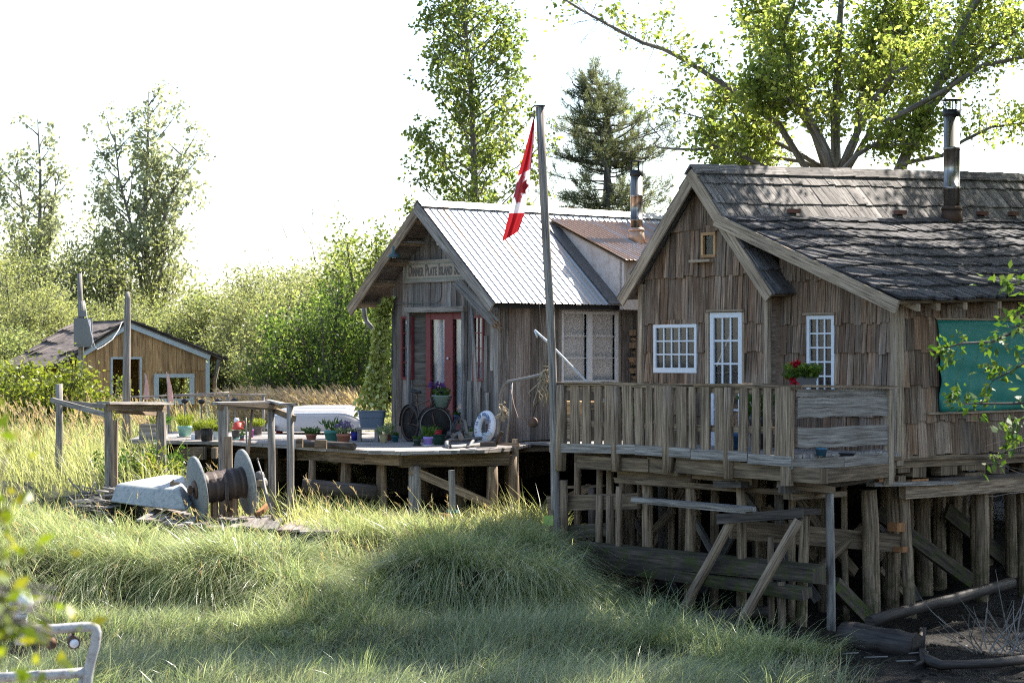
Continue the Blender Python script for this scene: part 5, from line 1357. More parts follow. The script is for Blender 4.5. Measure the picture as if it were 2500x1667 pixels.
bb = rc.lerp(fc, .42)-Vector((0,0,.05)); st = rc.lerp(fc, .27)+Vector((0,0,.42)); ht = rc.lerp(fc, .80)+Vector((0,0,.50)); hb = rc.lerp(fc, .86)+Vector((0,0,.32))
mb = MB()
for a, b, r in ((rc,bb,.010),(rc,st,.009),(bb,st,.015),(bb,hb,.016),(st-Vector((0,0,.08)),ht-Vector((0,0,.05)),.014),(ht,hb,.018)): mb.tube([a, b], r, 8)
mb.tube([hb, hb.lerp(fc,.5)+nf*.05, fc+nf*.06], .011, 6); mb.tube([hb, hb.lerp(fc,.5)-nf*.05, fc-nf*.06], .011, 6)
mb.tube([st, st+Vector((0,0,.14))], .013, 8); mb.build('frame', M['iron'], bike)
mb = MB(); mb.tube([ht, ht+Vector((0,0,.16)), ht+df*.06+Vector((0,0,.20))], .012, 7); hc = ht+df*.06+Vector((0,0,.20))
mb.tube([hc-df*.22-nf*.27+UP*.02, hc-df*.06-nf*.22, hc, hc-df*.06+nf*.22, hc-df*.22+nf*.27+UP*.02], .012, 7); mb.build('handlebar', M['iron'], bike)
mb = MB(); sc_ = st+Vector((0,0,.16)); pts = []
for j, (l, w_, z_) in enumerate(((-.14,.09,.03),(-.08,.10,.015),(0,.07,.0),(.08,.03,.005),(.14,.02,.0))):
    for k in range(10): a = 2*math.pi*k/10; pts.append(sc_+dirb*l+nb*(w_*math.cos(a))+UP*(z_+.028*math.sin(a)))
for j in range(4):
    for k in range(10): pass
b0 = len(mb.v); mb.v += [tuple(p) for p in pts]
for j in range(4):
    for k in range(10): k2 = (k+1)%10; mb.face((j*10+k, j*10+k2, j*10+10+k2, j*10+10+k), [(0,0)]*4, True)
mb.face(list(range(9,-1,-1)), [(0,0)]*10); mb.face(list(range(40,50)), [(0,0)]*10); mb.build('saddle', M['rubber'], bike)
mb = MB(); mb.lathe(bb-nb*.05, [(.085,0),(.09,.004),(.085,.008)], 20, nb); mb.tube([bb+nb*.06, bb+nb*.06+dirb*.15+UP*.06], .009, 6); mb.tube([bb-nb*.07, bb-nb*.07-dirb*.15-UP*.06], .009, 6)
for sg in (1,-1): mb.box(bb+nb*.10*sg+dirb*.15*sg+UP*.06*sg, nb, dirb, UP, .09, .07, .02)
mb.build('crank', M['iron'], bike)
for c_, n_, a0, a1 in ((rc, nb, .2, 3.3), (fc, nf, .7, 2.9)):
    mb = MB(); e1 = (dirb if n_ is nb else df); pts = []
    for w_ in (-.032, .032):
        for k in range(15): a = a0+(a1-a0)*k/14; pts.append(c_+(e1*math.cos(a)+UP*math.sin(a))*.358+n_*w_)
    mb.grid(pts, 15, 2); o = mb.build('mudguard', M['blackmetal'], bike); s_ = o.modifiers.new('t', 'SOLIDIFY'); s_.thickness = .004
bc = P(1078, 968, 40.5)
mb = MB()
for z_, r_ in ((.0,.17),(-.06,.155),(-.12,.14),(-.18,.12),(-.21,.09)):
    mb.tube([bc+Vector((math.cos(k*.4189)*r_*1.1, math.sin(k*.4189)*r_*.8, z_)) for k in range(16)], .004 if z_ < 0 else .007, 5)
for k in range(20):
    a = k*.314; mb.tube([bc+Vector((math.cos(a)*.187, math.sin(a)*.136, 0)), bc+Vector((math.cos(a)*.10, math.sin(a)*.07, -.21))], .004, 4)
mb.build('basket', M['blackmetal'], bike)
fb = thing('flower_basin', bc-Vector((0,0,.19)), 'grey-green basin of purple pansies sitting in the bicycle basket', 'planter')
mb = MB(); mb.lathe(bc-Vector((0,0,.19)), [(.10,0),(.165,.19),(.178,.2),(.178,.215),(.155,.215),(.15,.17),(0,.165)], 22); mb.build('basin', plain('sage_plastic', (.13,.19,.16), .5), fb)
leafset('plant', bc+Vector((0,0,.0)), 220, .17, .16, .06, .5, M['potgreen'], fb); flowers('blossom', bc+Vector((-.06,0,.02)), 12, .14, .08, .24, .06, M['flowpur'], fb)

# ------------------------------------------------------------------ lifebuoy, pipes and other things by the corner
nbv = (Vector((-.766,-.643,.18))).normalized(); lc = P(1184, 1030, 40.35); lc.z = DECK+.30
lb = thing('lifebuoy', lc-Vector((0,0,.30)), 'white lifebuoy with blue lettering and orange marks leaning on the school corner', 'lifebuoy')
ex = UP.cross(nbv).normalized(); ez = nbv.cross(ex).normalized(); mb = MB(); ring = []; Rb, rb = .215, .078
for k in range(40):
    a = 2*math.pi*k/40; c_ = lc+(ex*math.cos(a)*.92+ez*math.sin(a)*1.08)*Rb; ring.append(c_)
b0 = len(mb.v)
for k in range(40):
    rd = (ring[k]-lc).normalized()
    for j in range(12): b_ = 2*math.pi*j/12; mb.v.append(tuple(ring[k]+rd*rb*math.cos(b_)+nbv*rb*.75*math.sin(b_)))
for k in range(40):
    for j in range(12): k2, j2 = (k+1)%40, (j+1)%12; mb.face((k*12+j, k2*12+j, k2*12+j2, k*12+j2), [(0,0)]*4, True)
mb.build('ring', M['white'], lb)
M['blueink'] = plain('blue_paint', (.10,.19,.36), .6); M['orangeink'] = plain('orange_paint', (.45,.12,.05), .6)
for i, ch in enumerate('LL OF MILDRED'):
    a = math.radians(168-i*11.6)
    if ch == ' ': continue
    rd = (ex*math.cos(a)*.92+ez*math.sin(a)*1.08); rdn = rd.normalized(); tg = rdn.cross(nbv)*-1
    tg = nbv.cross(rdn)*-1
    o_ = lc+rd*Rb-rdn*.035+nbv*.064 - tg*.02
    text_obj(ch, .085, M['blueink'], o_, tg, rdn, lb, 'letter', caps=False, ext=.006)
for a_ in (40, 28, 16, 4, -8, -20, 196, 210):
    mb = MB(); a = math.radians(a_); rd = (ex*math.cos(a)*.92+ez*math.sin(a)*1.08); q = lc+rd*Rb+nbv*.056
    mb.tube([q-rd.normalized()*.03+ez*R(-.01,.01), q+ez*.02, q+rd.normalized()*.03+nbv*-.012], [.006,.012,.005], 5)
    mb.build('mark', M['orangeink'], lb)
# pipe hoop with ropes and pulley
hp = thing('pipe_hoop', P(1225, 1050, 39.3), 'bent galvanised pipe hoop from the deck corner to the flagpole', 'pipe')
mb = MB(); mb.tube([P(1216,1060,39.5), P(1219,1000,39.5), P(1222,965,39.4), P(1228,945,39.3), P(1240,932,39.1), P(1262,928,38.6), P(1300,920,37.7), P(1340,910,36.6)], .028, 9); mb.build('rail', M['pipe'], hp)
mb = MB(); mb.tube([P(1249,930,38.9), P(1246,1000,38.9), P(1238,1080,38.9)], .024, 9); mb.build('leg', M['pipe'], hp)
def tangle(name, base, n, sx_, sy_, sz_, r, m_, label, cat, seed=3):
    mb = MB()
    for i in range(n):
        p = Vector(base)+Vector((R(-sx_,sx_)*.4, R(-sy_,sy_), R(-.1,.1)*sz_)); pts = [p]
        for k in range(6): p = p+Vector((R(-sx_,sx_)*.5, R(-sy_,sy_)*.5, -sz_/6*R(.5,1.3) if i % 3 else R(-.06,.06))); pts.append(p)
        mb.tube(pts, r*R(.7,1.3), 5)
    o = mb.build(name, M[m_]); tag(o, label, cat); return o
tangle('fishing_net', P(1332, 905, 36.5), 26, .14, .06, .55, .009, 'rope', 'tangled old net and ropes draped over the pipe hoop at the flagpole', 'net')
tangle('rope_bundle', P(1229, 995, 39.1), 16, .09, .05, .22, .012, 'rope', 'coiled rope bundle hanging inside the pipe hoop', 'rope')
pu = thing('pulley', P(1301, 1030, 37.6), 'rusty round pulley block hanging on a chain below the net', 'pulley')
mb = MB(); mb.lathe(P(1301, 1031, 37.6), [(.0,-.03),(.08,-.03),(.085,-.02),(.06,0),(.085,.02),(.08,.03),(0,.03)], 20, Vector((-.3,-.9,.1))); mb.build('sheave', M['iron'], pu)
mb = MB(); mb.tube([P(1301,1018,37.6), P(1308,990,37.4), P(1320,965,37.1), P(1328,940,36.7)], .01, 6); mb.tube([P(1290,1022,37.7), P(1265,1020,38), P(1255,990,38.6), P(1246,945,38.9)], .006, 5); mb.build('chain', M['iron'], pu)
# old windlass among the pots
wl = thing('windlass', PZ(1110, 1072, DECK), 'rusty hand windlass with black straps beside the doors', 'windlass')
mb = MB()
for pts, r in (([P(1100,1060,39.8),P(1112,1030,40),P(1122,1022,40.1),P(1134,1028,40.1),P(1140,1060,39.9)],.035), ([P(1104,1064,39.7),P(1122,1058,39.8),P(1126,1068,39.6)],.05)): mb.tube(pts, r, 9, .08)
mb.build('frame', M['pipe'], wl)
mb = MB(); mb.lathe(P(1112, 1060, 39.9), [(.03,-.14),(.09,-.13),(.07,-.05),(.07,.05),(.09,.13),(.03,.14)], 14, Vector((.8,-.5,.2)))
for k in range(9): mb.tube([P(1118+R(-4,8), 1016+R(0,10), 40), P(1110+R(-6,6), 1035+R(-5,5), 39.85), P(1104+R(-6,8), 1055+R(-6,6), 39.7)], .014, 6)
mb.build('drum', M['blackmetal'], wl)
# pipe sledge lying on the deck
sl_ = thing('bent_pipe_sledge', PZ(1150, 1090, DECK), 'bent grey pipe frame lying on the right end of the plank deck', 'pipe')
mb = MB(); z_ = .03
pa = [PZ(1212,1066,DECK+.12), PZ(1150,1072,DECK+.1), PZ(1098,1074,DECK+.1), PZ(1090,1080,DECK+.07), PZ(1091,1088,DECK+.04), PZ(1100,1091,DECK+.03), PZ(1175,1085,DECK+.04)]
mb.tube(pa, .033, 9); mb.tube([PZ(1158,1072,DECK+.1), PZ(1147,1086,DECK+.04)], .028, 8); mb.build('bent_pipe', M['pipe'], sl_)
mb = MB(); mb.beam(P(1207,1088,38.6), P(1226,1053,38.6), .16, .03, up=(1,-.3,0)); mb.build('blade', M['drift'], sl_)
mb = MB(); mb.beam(P(1172,1085,38.5), P(1210,1084,38.5), .12, .09); mb.build('block', M['drift'], sl_)
mb = MB(); mb.beam(P(1205,1082,38.7), P(1268,1086,38.4), .06, .05, j=.01); o = mb.build('offcut', M['log']); tag(o, 'sunlit broken timber offcut on the right end of the plank deck', 'timber')

# ------------------------------------------------------------------ flagpole and flag
fp = thing('flagpole', P(1355, 1440, 36.2), 'tall leaning grey wooden flagpole at the left end of the railed deck', 'flagpole')
mb = MB(); D = 36.25
pts = [P(1318,262,D), P(1325,420,D), P(1334,600,D), P(1343,760,D), P(1350,930,D), P(1354,1100,D), P(1357,1300,D), P(1358,1480,D)]
mb.tube(pts, [.066,.068,.070,.068,.067,.068,.075,.085], 14, .03); mb.build('pole', M['greytim'], fp)
mb = MB(); c_ = P(1317, 259, D); mb.box(c_, (1,0,0), (0,1,0), UP, .19, .17, .02); mb.tube([c_+Vector((-.09,0,-.01)), c_+Vector((-.13,0,-.04)), c_+Vector((-.13,0,-.09))], .012, 6); mb.build('cap', M['blackmetal'], fp)
mb = MB(); mb.tube([P(1304,270,D), P(1303,286,D)], .012, 6); mb.tube([P(1306,420,D), P(1312,700,D), P(1328,860,D), P(1338,930,D)], .004, 4); mb.build('halyard', M['rope'], fp)
def flagmat():
    m, nt, out = mat('flag_cloth')
    uv = nd(nt, 'UVMap').outputs[0]; sx = nd(nt, 'SeparateXYZ'); nt.links.new(uv, sx.inputs[0])
    col = nt.nodes.new('ShaderNodeValToRGB'); e = col.color_ramp; e.interpolation = 'CONSTANT'
    e.elements[0].color = (.44,.026,.032,1); e.elements[1].position = .40; e.elements[1].color = (.74,.72,.74,1)
    x = e.elements.new(.80); x.color = (.44,.026,.032,1); nt.links.new(sx.outputs[0], col.inputs[0])
    d = nt.nodes.new('ShaderNodeBsdfDiffuse'); t = nt.nodes.new('ShaderNodeBsdfTranslucent'); ms = nt.nodes.new('ShaderNodeMixShader'); ms.inputs[0].default_value = .4
    nt.links.new(col.outputs[0], d.inputs[0]); nt.links.new(col.outputs[0], t.inputs[0]); nt.links.new(d.outputs[0], ms.inputs[1]); nt.links.new(t.outputs[0], ms.inputs[2]); nt.links.new(ms.outputs[0], out.inputs['Surface'])
    return m
# hanging flag: u runs along the fly (0 hoist .. 1 outer edge), v across; the cloth hangs down gathered
fl = thing('national_flag', P(1304, 288, D), 'red and white maple leaf flag hanging limp from the flagpole', 'flag')
FLe = [(1303,286),(1284,360),(1264,430),(1253,480),(1243,520),(1225,591)]; FRe = [(1305,286),(1303,350),(1296,412),(1291,470),(1281,520),(1266,565)]
def flagpt(u, v):
    k = min(int(u*5), 4); f = u*5-k
    l = [FLe[k][i]*(1-f)+FLe[k+1][i]*f for i in (0, 1)]; r = [FRe[k][i]*(1-f)+FRe[k+1][i]*f for i in (0, 1)]
    fold = .055*math.sin(v*10+u*2.2)*min(1, u*2+.1)
    return P(l[0]*(1-v)+r[0]*v, l[1]*(1-v)+r[1]*v, D-.05+fold)
nu, nv = 44, 25; mb = MB(); b0 = 0
for j in range(nv):
    for i in range(nu): mb.v.append(tuple(flagpt(i/(nu-1), j/(nv-1))))
for j in range(nv-1):
    for i in range(nu-1):
        mb.face((j*nu+i, j*nu+i+1, (j+1)*nu+i+1, (j+1)*nu+i), [(i/(nu-1), j/(nv-1)), ((i+1)/(nu-1), j/(nv-1)), ((i+1)/(nu-1), (j+1)/(nv-1)), (i/(nu-1), (j+1)/(nv-1))], True)
mb.build('cloth', flagmat(), fl)
# the leaf is appliqued cloth following the same folds
hl = [(0,-.48),(.03,-.48),(.02,-.25),(.24,-.29),(.19,-.21),(.42,-.02),(.37,.02),(.41,.16),(.28,.13),(.25,.19),(.12,.05),(.17,.34),(.09,.30),(0,.46)]
lf = hl+[(-x_, y_) for x_, y_ in hl[::-1]]
bm_ = MB(); n_ = 26; leafp = [(a, b) for a, b in lf]
def inp(x_, y_):
    c = False
    for i in range(len(leafp)):
        (x0, y0), (x1, y1) = leafp[i], leafp[i-1]
        if (y0 > y_) != (y1 > y_) and x_ < (x1-x0)*(y_-y0)/(y1-y0)+x0: c = not c
    return c
ns = 64
for side in (-.012, .012):
    for j in range(ns):
        for i in range(ns):
            a, b = -.5+(i+.5)/ns, -.5+(j+.5)/ns
            if inp(a, b) and .01 < .38+b*1.25 < .99:
                q = []
                for da, db in ((-.5,-.5),(.5,-.5),(.5,.5),(-.5,.5)):
                    # leaf upright when the flag flies: its axis runs across the cloth (v)
                    uu, vv = .54+(a+da/ns)*.37, min(1, max(0, .38+(b+db/ns)*1.25))
                    q.append(tuple(flagpt(uu, vv)+Vector((0, side, 0))))
                k0 = len(bm_.v); bm_.v += q; bm_.face((k0, k0+1, k0+2, k0+3), [(0,0)]*4)
wf = MB(); pts = []
for j in range(3):
    for i in range(16): pts.append(flagpt(.10+.30*i/15, .80+.05*j-.0*i)+Vector((0, -.014, 0)))
wf.grid(pts, 16, 3); wf.build('white_fold', plain('flag_white', (.74,.72,.74), .8, var=.03), fl)
bm_.build('maple_leaf', plain('flag_red', (.44,.026,.032), .8, var=.03), fl)
# white pole leaning through the rail
mb = MB(); mb.tube([P(1305,806,36.9), P(1345,842,37.0), P(1432,932,37.2), P(1530,1040,37.6)], .019, 8); mb.tube([P(1305,806,36.9), P(1312,824,36.9)], .015, 6)
o = mb.build('white_pole', M['white']); tag(o, 'slim white pole slanting down behind the left end of the railing', 'pole')
# lime plate on its post
st_ = thing('notice_post', P(1343, 1420, 35.9), 'short grey post with a blank lime green plate beside the flagpole', 'post')
mb = MB(); mb.beam(P(1344,1245,35.95), P(1349,1440,35.95), .08, .06, up=v3); mb.build('post', M['pile'], st_)
mb = MB(); mb.box(P(1338.5,1270.5,35.88), (1,0,.06), (0,1,0), (0,0,1), .158, .008, .165); mb.build('plate', plain('lime_paint', (.30,.42,.09), .6, var=.08), st_)
# grey stake with rope and stump
sk = thing('stake', P(1104, 1290, 36.2), 'square grey stake tied with blue-green rope to a stump', 'stake')
mb = MB(); mb.beam(P(1103,1147,36.2), P(1106,1320,36.2), .085, .07, up=v3, j=.004); mb.build('post', M['greytim'], sk)
mb = MB()
for k in range(3): mb.tube([P(1104+12*math.cos(a*.7), 1246+k*3+2*math.sin(a*2), 36.2+.09*math.sin(a*.7)) for a in range(10)], .009, 5)
mb.tube([P(1100,1250,36.1), P(1098,1275,36.05), P(1090,1290,36)], .008, 5); mb.build('rope', plain('teal_rope', (.10,.24,.24), .8), sk)
mb = MB(); c_ = P(1090, 1290, 36.1); mb.tube([c_-Vector((0,0,.4)), c_+Vector((0,0,.1)), c_+Vector((0,0,.24))], [.13,.12,.11], 12, .08); o = mb.build('stump', M['orange']); tag(o, 'orange-brown rotten stump beside the tied stake in the grass', 'stump')
# flower box on the rail
fb = thing('flower_box', HF.pt(sr-.02, HF.along(1962, 938, sr)[0], 3.645), 'grey box of red geraniums on the corner of the deck rail', 'planter')
c_ = fb.location.copy(); mb = MB(); a0 = HF.along(1936, 938, sr)[0]; a1 = HF.along(1990, 938, sr)[0]; L_ = a1-a0; cc = HF.pt(sr-.02, (a0+a1)/2, 3.64)
b = []
for z_, k in ((0, .86), (.12, 1.0)):
    b += [cc+v3*(-L_/2*k)+u3*-.07*k+UP*z_, cc+v3*(L_/2*k)+u3*-.07*k+UP*z_, cc+v3*(L_/2*k)+u3*.07*k+UP*z_, cc+v3*(-L_/2*k)+u3*.07*k+UP*z_]
mb.hexa(b, L_, .14, .12); mb.build('box', plain('grey_plastic', (.06,.065,.075), .5), fb)
for k in range(3): leafset('plant', cc+v3*(L_*(-.4+.36*k))+UP*.10, 200, .17, .20, .06, .8, M['hedge'], fb)
leafset('plant', cc-v3*L_*.6+UP*.08, 60, .12, .1, .05, .8, M['potgreen'], fb)
flowers('blossom', cc-v3*L_*.38+UP*.1, 6, .05, .17, .24, .06, M['flowred'], fb); flowers('blossom', cc-v3*L_*.62+UP*.02, 6, .08, -.03, .12, .05, M['flowred'], fb)
# things on the house deck seen between the balusters
def dpt(px, t): a, _ = HF.on(px, 950, t); return HF.pt(a, t, 2.615)
def dpot(label, px, t, r, h, col, plant):
    p = dpt(px, t); tt = thing('flower_pot', p, label, 'plant pot'); mb = MB(); mb.lathe(p, [(r*.72,0),(r*.93,h*.75),(r,h*.76),(r,h),(r*.9,h),(r*.88,h*.85),(0,h*.84)], 20); mb.build('pot', potmat(col), tt)
    if plant: leafset('plant', p+Vector((0,0,h*.85)), 200, r*2.0, plant, .13, .45, M['potgreen'], tt)
dpot('blue pot with a tall green plant behind the railing balusters', 1795, -1.2, .15, .26, (.02,.08,.18), 0)
dpot('dark pot with a broad leafed plant on a stand left of the door post', 1850, -.7, .14, .55, (.05,.05,.05), .45)
dpot('grey pot of ferns behind the left balusters', 1560, -.9, .15, .28, (.12,.12,.12), .4)
dpot('blue plastic bowl under the low plank of the corner rail', 2005, -1.9, .09, .12, (.04,.12,.19), 0)
dpot('flat dark dish under the low plank of the corner rail', 2068, -1.6, .13, .05, (.04,.045,.06), 0)
t = thing('wooden_bin', dpt(1425, -.8), 'tan wooden bin standing behind the left end of the railing', 'bin')
c_ = dpt(1425, -.8); mb = MB(); mb.box(c_+UP*.30, u3, v3, UP, .85, .5, .5, .006); mb.build('box', M['rail'], t); mb = MB(); mb.box(c_+UP*.66, u3, v3, UP+v3*.2, .95, .6, .05, .006); mb.box(c_+UP*.55-v3*.24, u3, v3, UP, .8, .03, .15); mb.build('lid', M['tan'], t)
# firewood against the school wall
fwm = []
for k in range(3):
    mb = MB(); rr = R(.055,.075); ang = [R(-.25,.25)+2.09*i for i in range(3)]
    tri = [Vector((0, math.cos(a)*rr, math.sin(a)*rr)) for a in ang]; mb.prism(tri, Vector((.38,0,0))); fwm.append(mb)
first = []
n = 0
for row in range(17):
    for col in range(8):
        t_ = 3.16+col*.125+R(-.02,.02)+(.06 if row % 2 else 0); z_ = 2.62+row*.118+R(-.015,.015)
        k = n % 3
        if len(first) < 3: o = fwm[k].build('firewood_log', M['log']); first.append(o)
        else: o = first[k].copy(); C.objects.link(o)
        o.location = rpos(t_, .06, z_); o.rotation_euler = (R(0, 6.28), 0, math.atan2(u3.y, u3.x)+R(-.06,.06))
        tag(o, 'split firewood log in the tall stack between the schoolhouse and the shingled house', 'firewood', 'stacked firewood'); n += 1
mb = MB(); mb.beam(rpos(3.1, .25, 2.54), rpos(4.3, .25, 2.54), .45, .06); mb.beam(rpos(3.08, .38, 2.3), rpos(3.08, .38, 4.95), .06, .1, up=v3); o = mb.build('wood_rack', M['bark']); tag(o, 'dark timber rack holding the tall firewood stack', 'rack')

# ------------------------------------------------------------------ the left: posts, rails, skiffs, reel
def frame_thing(name, label, parts, cat='post frame'):
    t = thing(name, parts[0][1], label, cat)
    for nm, A, B, w_, h_, m_, rnd in parts:
        mb = MB()
        if rnd: mb.tube([A.lerp(B, k)+Vector((R(-.008,.008), 0, 0)) for k in (0,.35,.7,1)], [w_/2*.95, w_/2, w_/2*.98, w_/2*1.05], 11, .05)
        else: mb.beam(A, B, w_, h_, up=(0,1,0) if abs((B-A).normalized().z) > .8 else UP, j=.008)
        mb.build(nm, M[m_], t)
    return t
def gp_(px, py, D, dz=.2): p = P(px, py, D); p.z = min(p.z, gz1(p.x, p.y)-dz); return p
frame_thing('tall_post', 'tall round grey post with two rails at the left of the meadow', [
    ('post', P(145,937,39.5), gp_(143,1180,39.5), .135, .13, 'greytim', True),
    ('rail', P(126,977,39.4), P(266,1014,37.6), .05, .085, 'greytim', False), ('rail', P(150,981,39.7), P(258,992,38.6), .05, .08, 'greytim', False)], 'post')
frame_thing('gate_frame', 'square grey post frame with a broad sunlit cap plank left of the reel', [
    ('post', P(265,992,37.4), gp_(266,1200,37.4), .11, .12, 'greytim', False), ('post', P(280,1025,37.3), gp_(280,1205,37.3), .10, .09, 'rail', False),
    ('post', P(392,1002,39.2), gp_(398,1130,39.2), .14, .13, 'greytim', False),
    ('cap_plank', P(252,983,37.2), P(408,985,38.9), .26, .05, 'greytim', False), ('crossbeam', P(262,994,37.25), P(402,997,39.0), .07, .11, 'rail', False), ('crossbeam', P(285,1003,37.6), P(384,1010,39.2), .05, .08, 'rail', False)])
frame_thing('gate_frame', 'heavy post frame with a dark beam and cap plank behind the cable reel', [
    ('post', P(545,992,36.9), gp_(549,1262,36.9), .15, .15, 'greytim', False), ('post', P(557,1066,36.7), gp_(561,1250,36.7), .11, .10, 'rail', False),
    ('post', P(662,998,37.6), gp_(666,1250,37.6), .12, .12, 'greytim', True), ('stake', P(600,1019,36.8), P(602,1110,36.8), .03, .03, 'pipe', True), ('brace', P(617,1000,37.3), P(606,1110,37.2), .05, .05, 'rail', True),
    ('cap_plank', P(528,985,36.9), P(664,982,37.7), .26, .045, 'greytim', False), ('crossbeam', P(534,993,36.8), P(674,993,37.6), .09, .085, 'beam', False)])
frame_thing('rail_post', 'round sunlit post with short curved handrail right of the reel frame', [
    ('post', P(709,990,37.0), gp_(708,1250,37.0), .125, .12, 'greytim', True),
    ('handrail', P(654,977,37.7), P(690,986,37.3), .11, .035, 'greytim', False), ('handrail', P(690,986,37.3), P(720,986,36.9), .11, .035, 'greytim', False), ('block', P(660,980,37.6), P(660,992,37.6), .11, .1, 'beam', False), ('rail', P(666,1000,37.7), P(720,1022,36.9), .04, .10, 'beam', False)], 'post')
# thin rail behind the deck with floats
frame_thing('back_rail', 'thin sagging pole rail along the back of the plank deck', [
    ('post', P(411,966,46.5), gp_(411,1070,46.5), .06, .06, 'greytim', True), ('post', P(556,962,47.2), gp_(556,1050,47.2), .07, .07, 'greytim', True), ('post', P(643,965,47.4), gp_(644,1064,47.4), .065, .06, 'greytim', True), ('post', P(617,966,48.2), gp_(618,1020,48.2), .08, .06, 'greytim', True),
    ('rail', P(320,969,46.2), P(410,966,46.5), .035, .035, 'greytim', True), ('rail', P(400,965,46.5), P(558,958,47.2), .035, .035, 'greytim', True), ('rail', P(410,967,46.5), P(556,965,47.2), .03, .03, 'greytim', True), ('rail', P(556,963,47.2), P(648,963,47.4), .035, .035, 'greytim', True)], 'rail')
f0 = None
for px, py, D in ((451,979,47.3),(492,980,47.5),(533,979,47.4),(573,977,47.6)):
    t = thing('float_stake', P(px, 1070, D), 'dark oval float on a thin stake behind the plank deck', 'float', 'floats on stakes'); c_ = P(px, py, D)
    mb = MB(); mb.lathe(c_, [(0,-.05),(.05,-.042),(.08,0),(.05,.045),(0,.055)], 16); mb.build('float', M['blackmetal'], t)
    mb = MB(); mb.tube([c_-UP*.04, gp_(px, 1070, D)], .02, 6); mb.build('stake', M['greytim'], t)
# furled flags
for px, py0, py1, D, ln, lab in ((356, 914, 975, 46.8, 3, 'faded pink pennant furled on its stick, nearer the cabin doorway'), (409, 911, 980, 46.4, 9, 'faded pink pennant furled on its stick before the cabin window')):
    t = thing('furled_flag', P(px, 1060, D), lab, 'flag')
    mb = MB(); mb.tube([P(px-3, py0-3, D), gp_(px+ln+6, 1070, D)], .012, 6); mb.build('stick', M['greytim'], t)
    mb = MB(); k = 8; pts = []; 
    for i in range(12):
        f = i/11; w_ = .008+.075*f**.9*(1-.35*f)
        for j in range(k): a = j/(k-1)*6.283; pts.append(P(px+ln*f, py0+(py1-py0)*f, D)+Vector((w_*math.cos(a)*(1+.25*math.sin(3*a+f*4)), w_*.6*math.sin(a), 0)))
    mb.grid(pts, k, 12); mb.build('cloth', plain('faded_pink', (.55,.30,.25), .85, var=.1, dirt=((.62,.5,.45), .7), scale=9), t)
mb = MB(); mb.tube([P(311,712,43.8), P(312,730,43.8), P(309,900,43.8), gp_(309,1110,43.8)], [.035,.06,.075,.085], 11, .04); o = mb.build('mast', M['greytim']); tag(o, 'tall thin grey mast standing before the tan cabin', 'mast')
# white skiff behind the deck
def hull(name, A, B, beam_, depth, mat_, label, cat, sheer=.12, strakes=3, bowfull=.25, z0=0.0, transom=True, parent=None, roll=0.0):
    """upturned boat: A stern, B bow (on the ground), keel up"""
    A, B = Vector(A), Vector(B); ax = (B-A); L = ax.length; ax.normalize(); sd = ax.cross(UP).normalized(); nu, nv = 22, 17
    t = thing(name, (A+B)/2, label, cat); mb = MB(); pts = []
    for i in range(nu):
        f = i/(nu-1); wv = beam_/2*(1-.30*(1-min(1, f*2.2))**2)*(1-max(0, (f-.5)/.5)**2.4*(1-bowfull)); dp = depth*(1-.30*max(0,(f-.55)/.45)**2)*(1-.45*max(0, 1-f*5)**2)*(1-.6*max(0, (f-.9)/.1)**2)
        rise = sheer*(max(0,(f-.5)/.5)**2)
        for j in range(nv):
            a = math.pi*j/(nv-1); x_ = wv*math.copysign(abs(math.cos(a))**.85, math.cos(a)); z_ = dp*math.sin(a)**.95
            st = .012*(1 if int(abs(math.cos(a))*strakes*2.2) % 2 else 0)
            p = A+ax*(L*f)+sd*(x_*(1+st))+UP*(z_-rise*(1-math.sin(a))*-.4+.02); pts.append(p)
    mb.grid(pts, nv, nu); b = len(mb.v)
    for i0, rev in ((0, False), ((nu-1)*nv, True)):
        ids = [i0+j for j in range(nv)]; mb.face(ids if not rev else ids[::-1], [(0,0)]*nv)
    h_ = mb.build('hull', mat_, t); md = h_.modifiers.new('t', 'SOLIDIFY'); md.thickness = .012
    for sg in (0, nv-1):
        g_ = MB(); g_.tube([pts[i*nv+sg]+UP*.015 for i in range(nu)], .022, 6); g_.build('gunwale', mat_, t)
    k = MB(); k.tube([pts[i*nv+nv//2]+UP*.01 for i in range(2, nu-1)], .016, 5); k.build('keel', mat_, t)
    for sg in (4, 6, nv-5, nv-7):
        g_ = MB(); g_.tube([pts[i*nv+sg]+UP*.004 for i in range(nu-1)], .017, 5); g_.build('strake', M['trimblue'], t)
    return t
M['skiffpale'] = plain('pale_skiff', (.38,.36,.345), .5, var=.06, dirt=((.40,.36,.34), .5), scale=4)
hull('upturned_skiff', P(868,1056,45.8)+Vector((.25,0,.02)), P(660,1056,46.6)+Vector((-.05,0,.02)), 1.2, .50, M['skiffpale'], 'long pale skiff lying keel up at the back of the plank deck', 'boat', bowfull=.12)
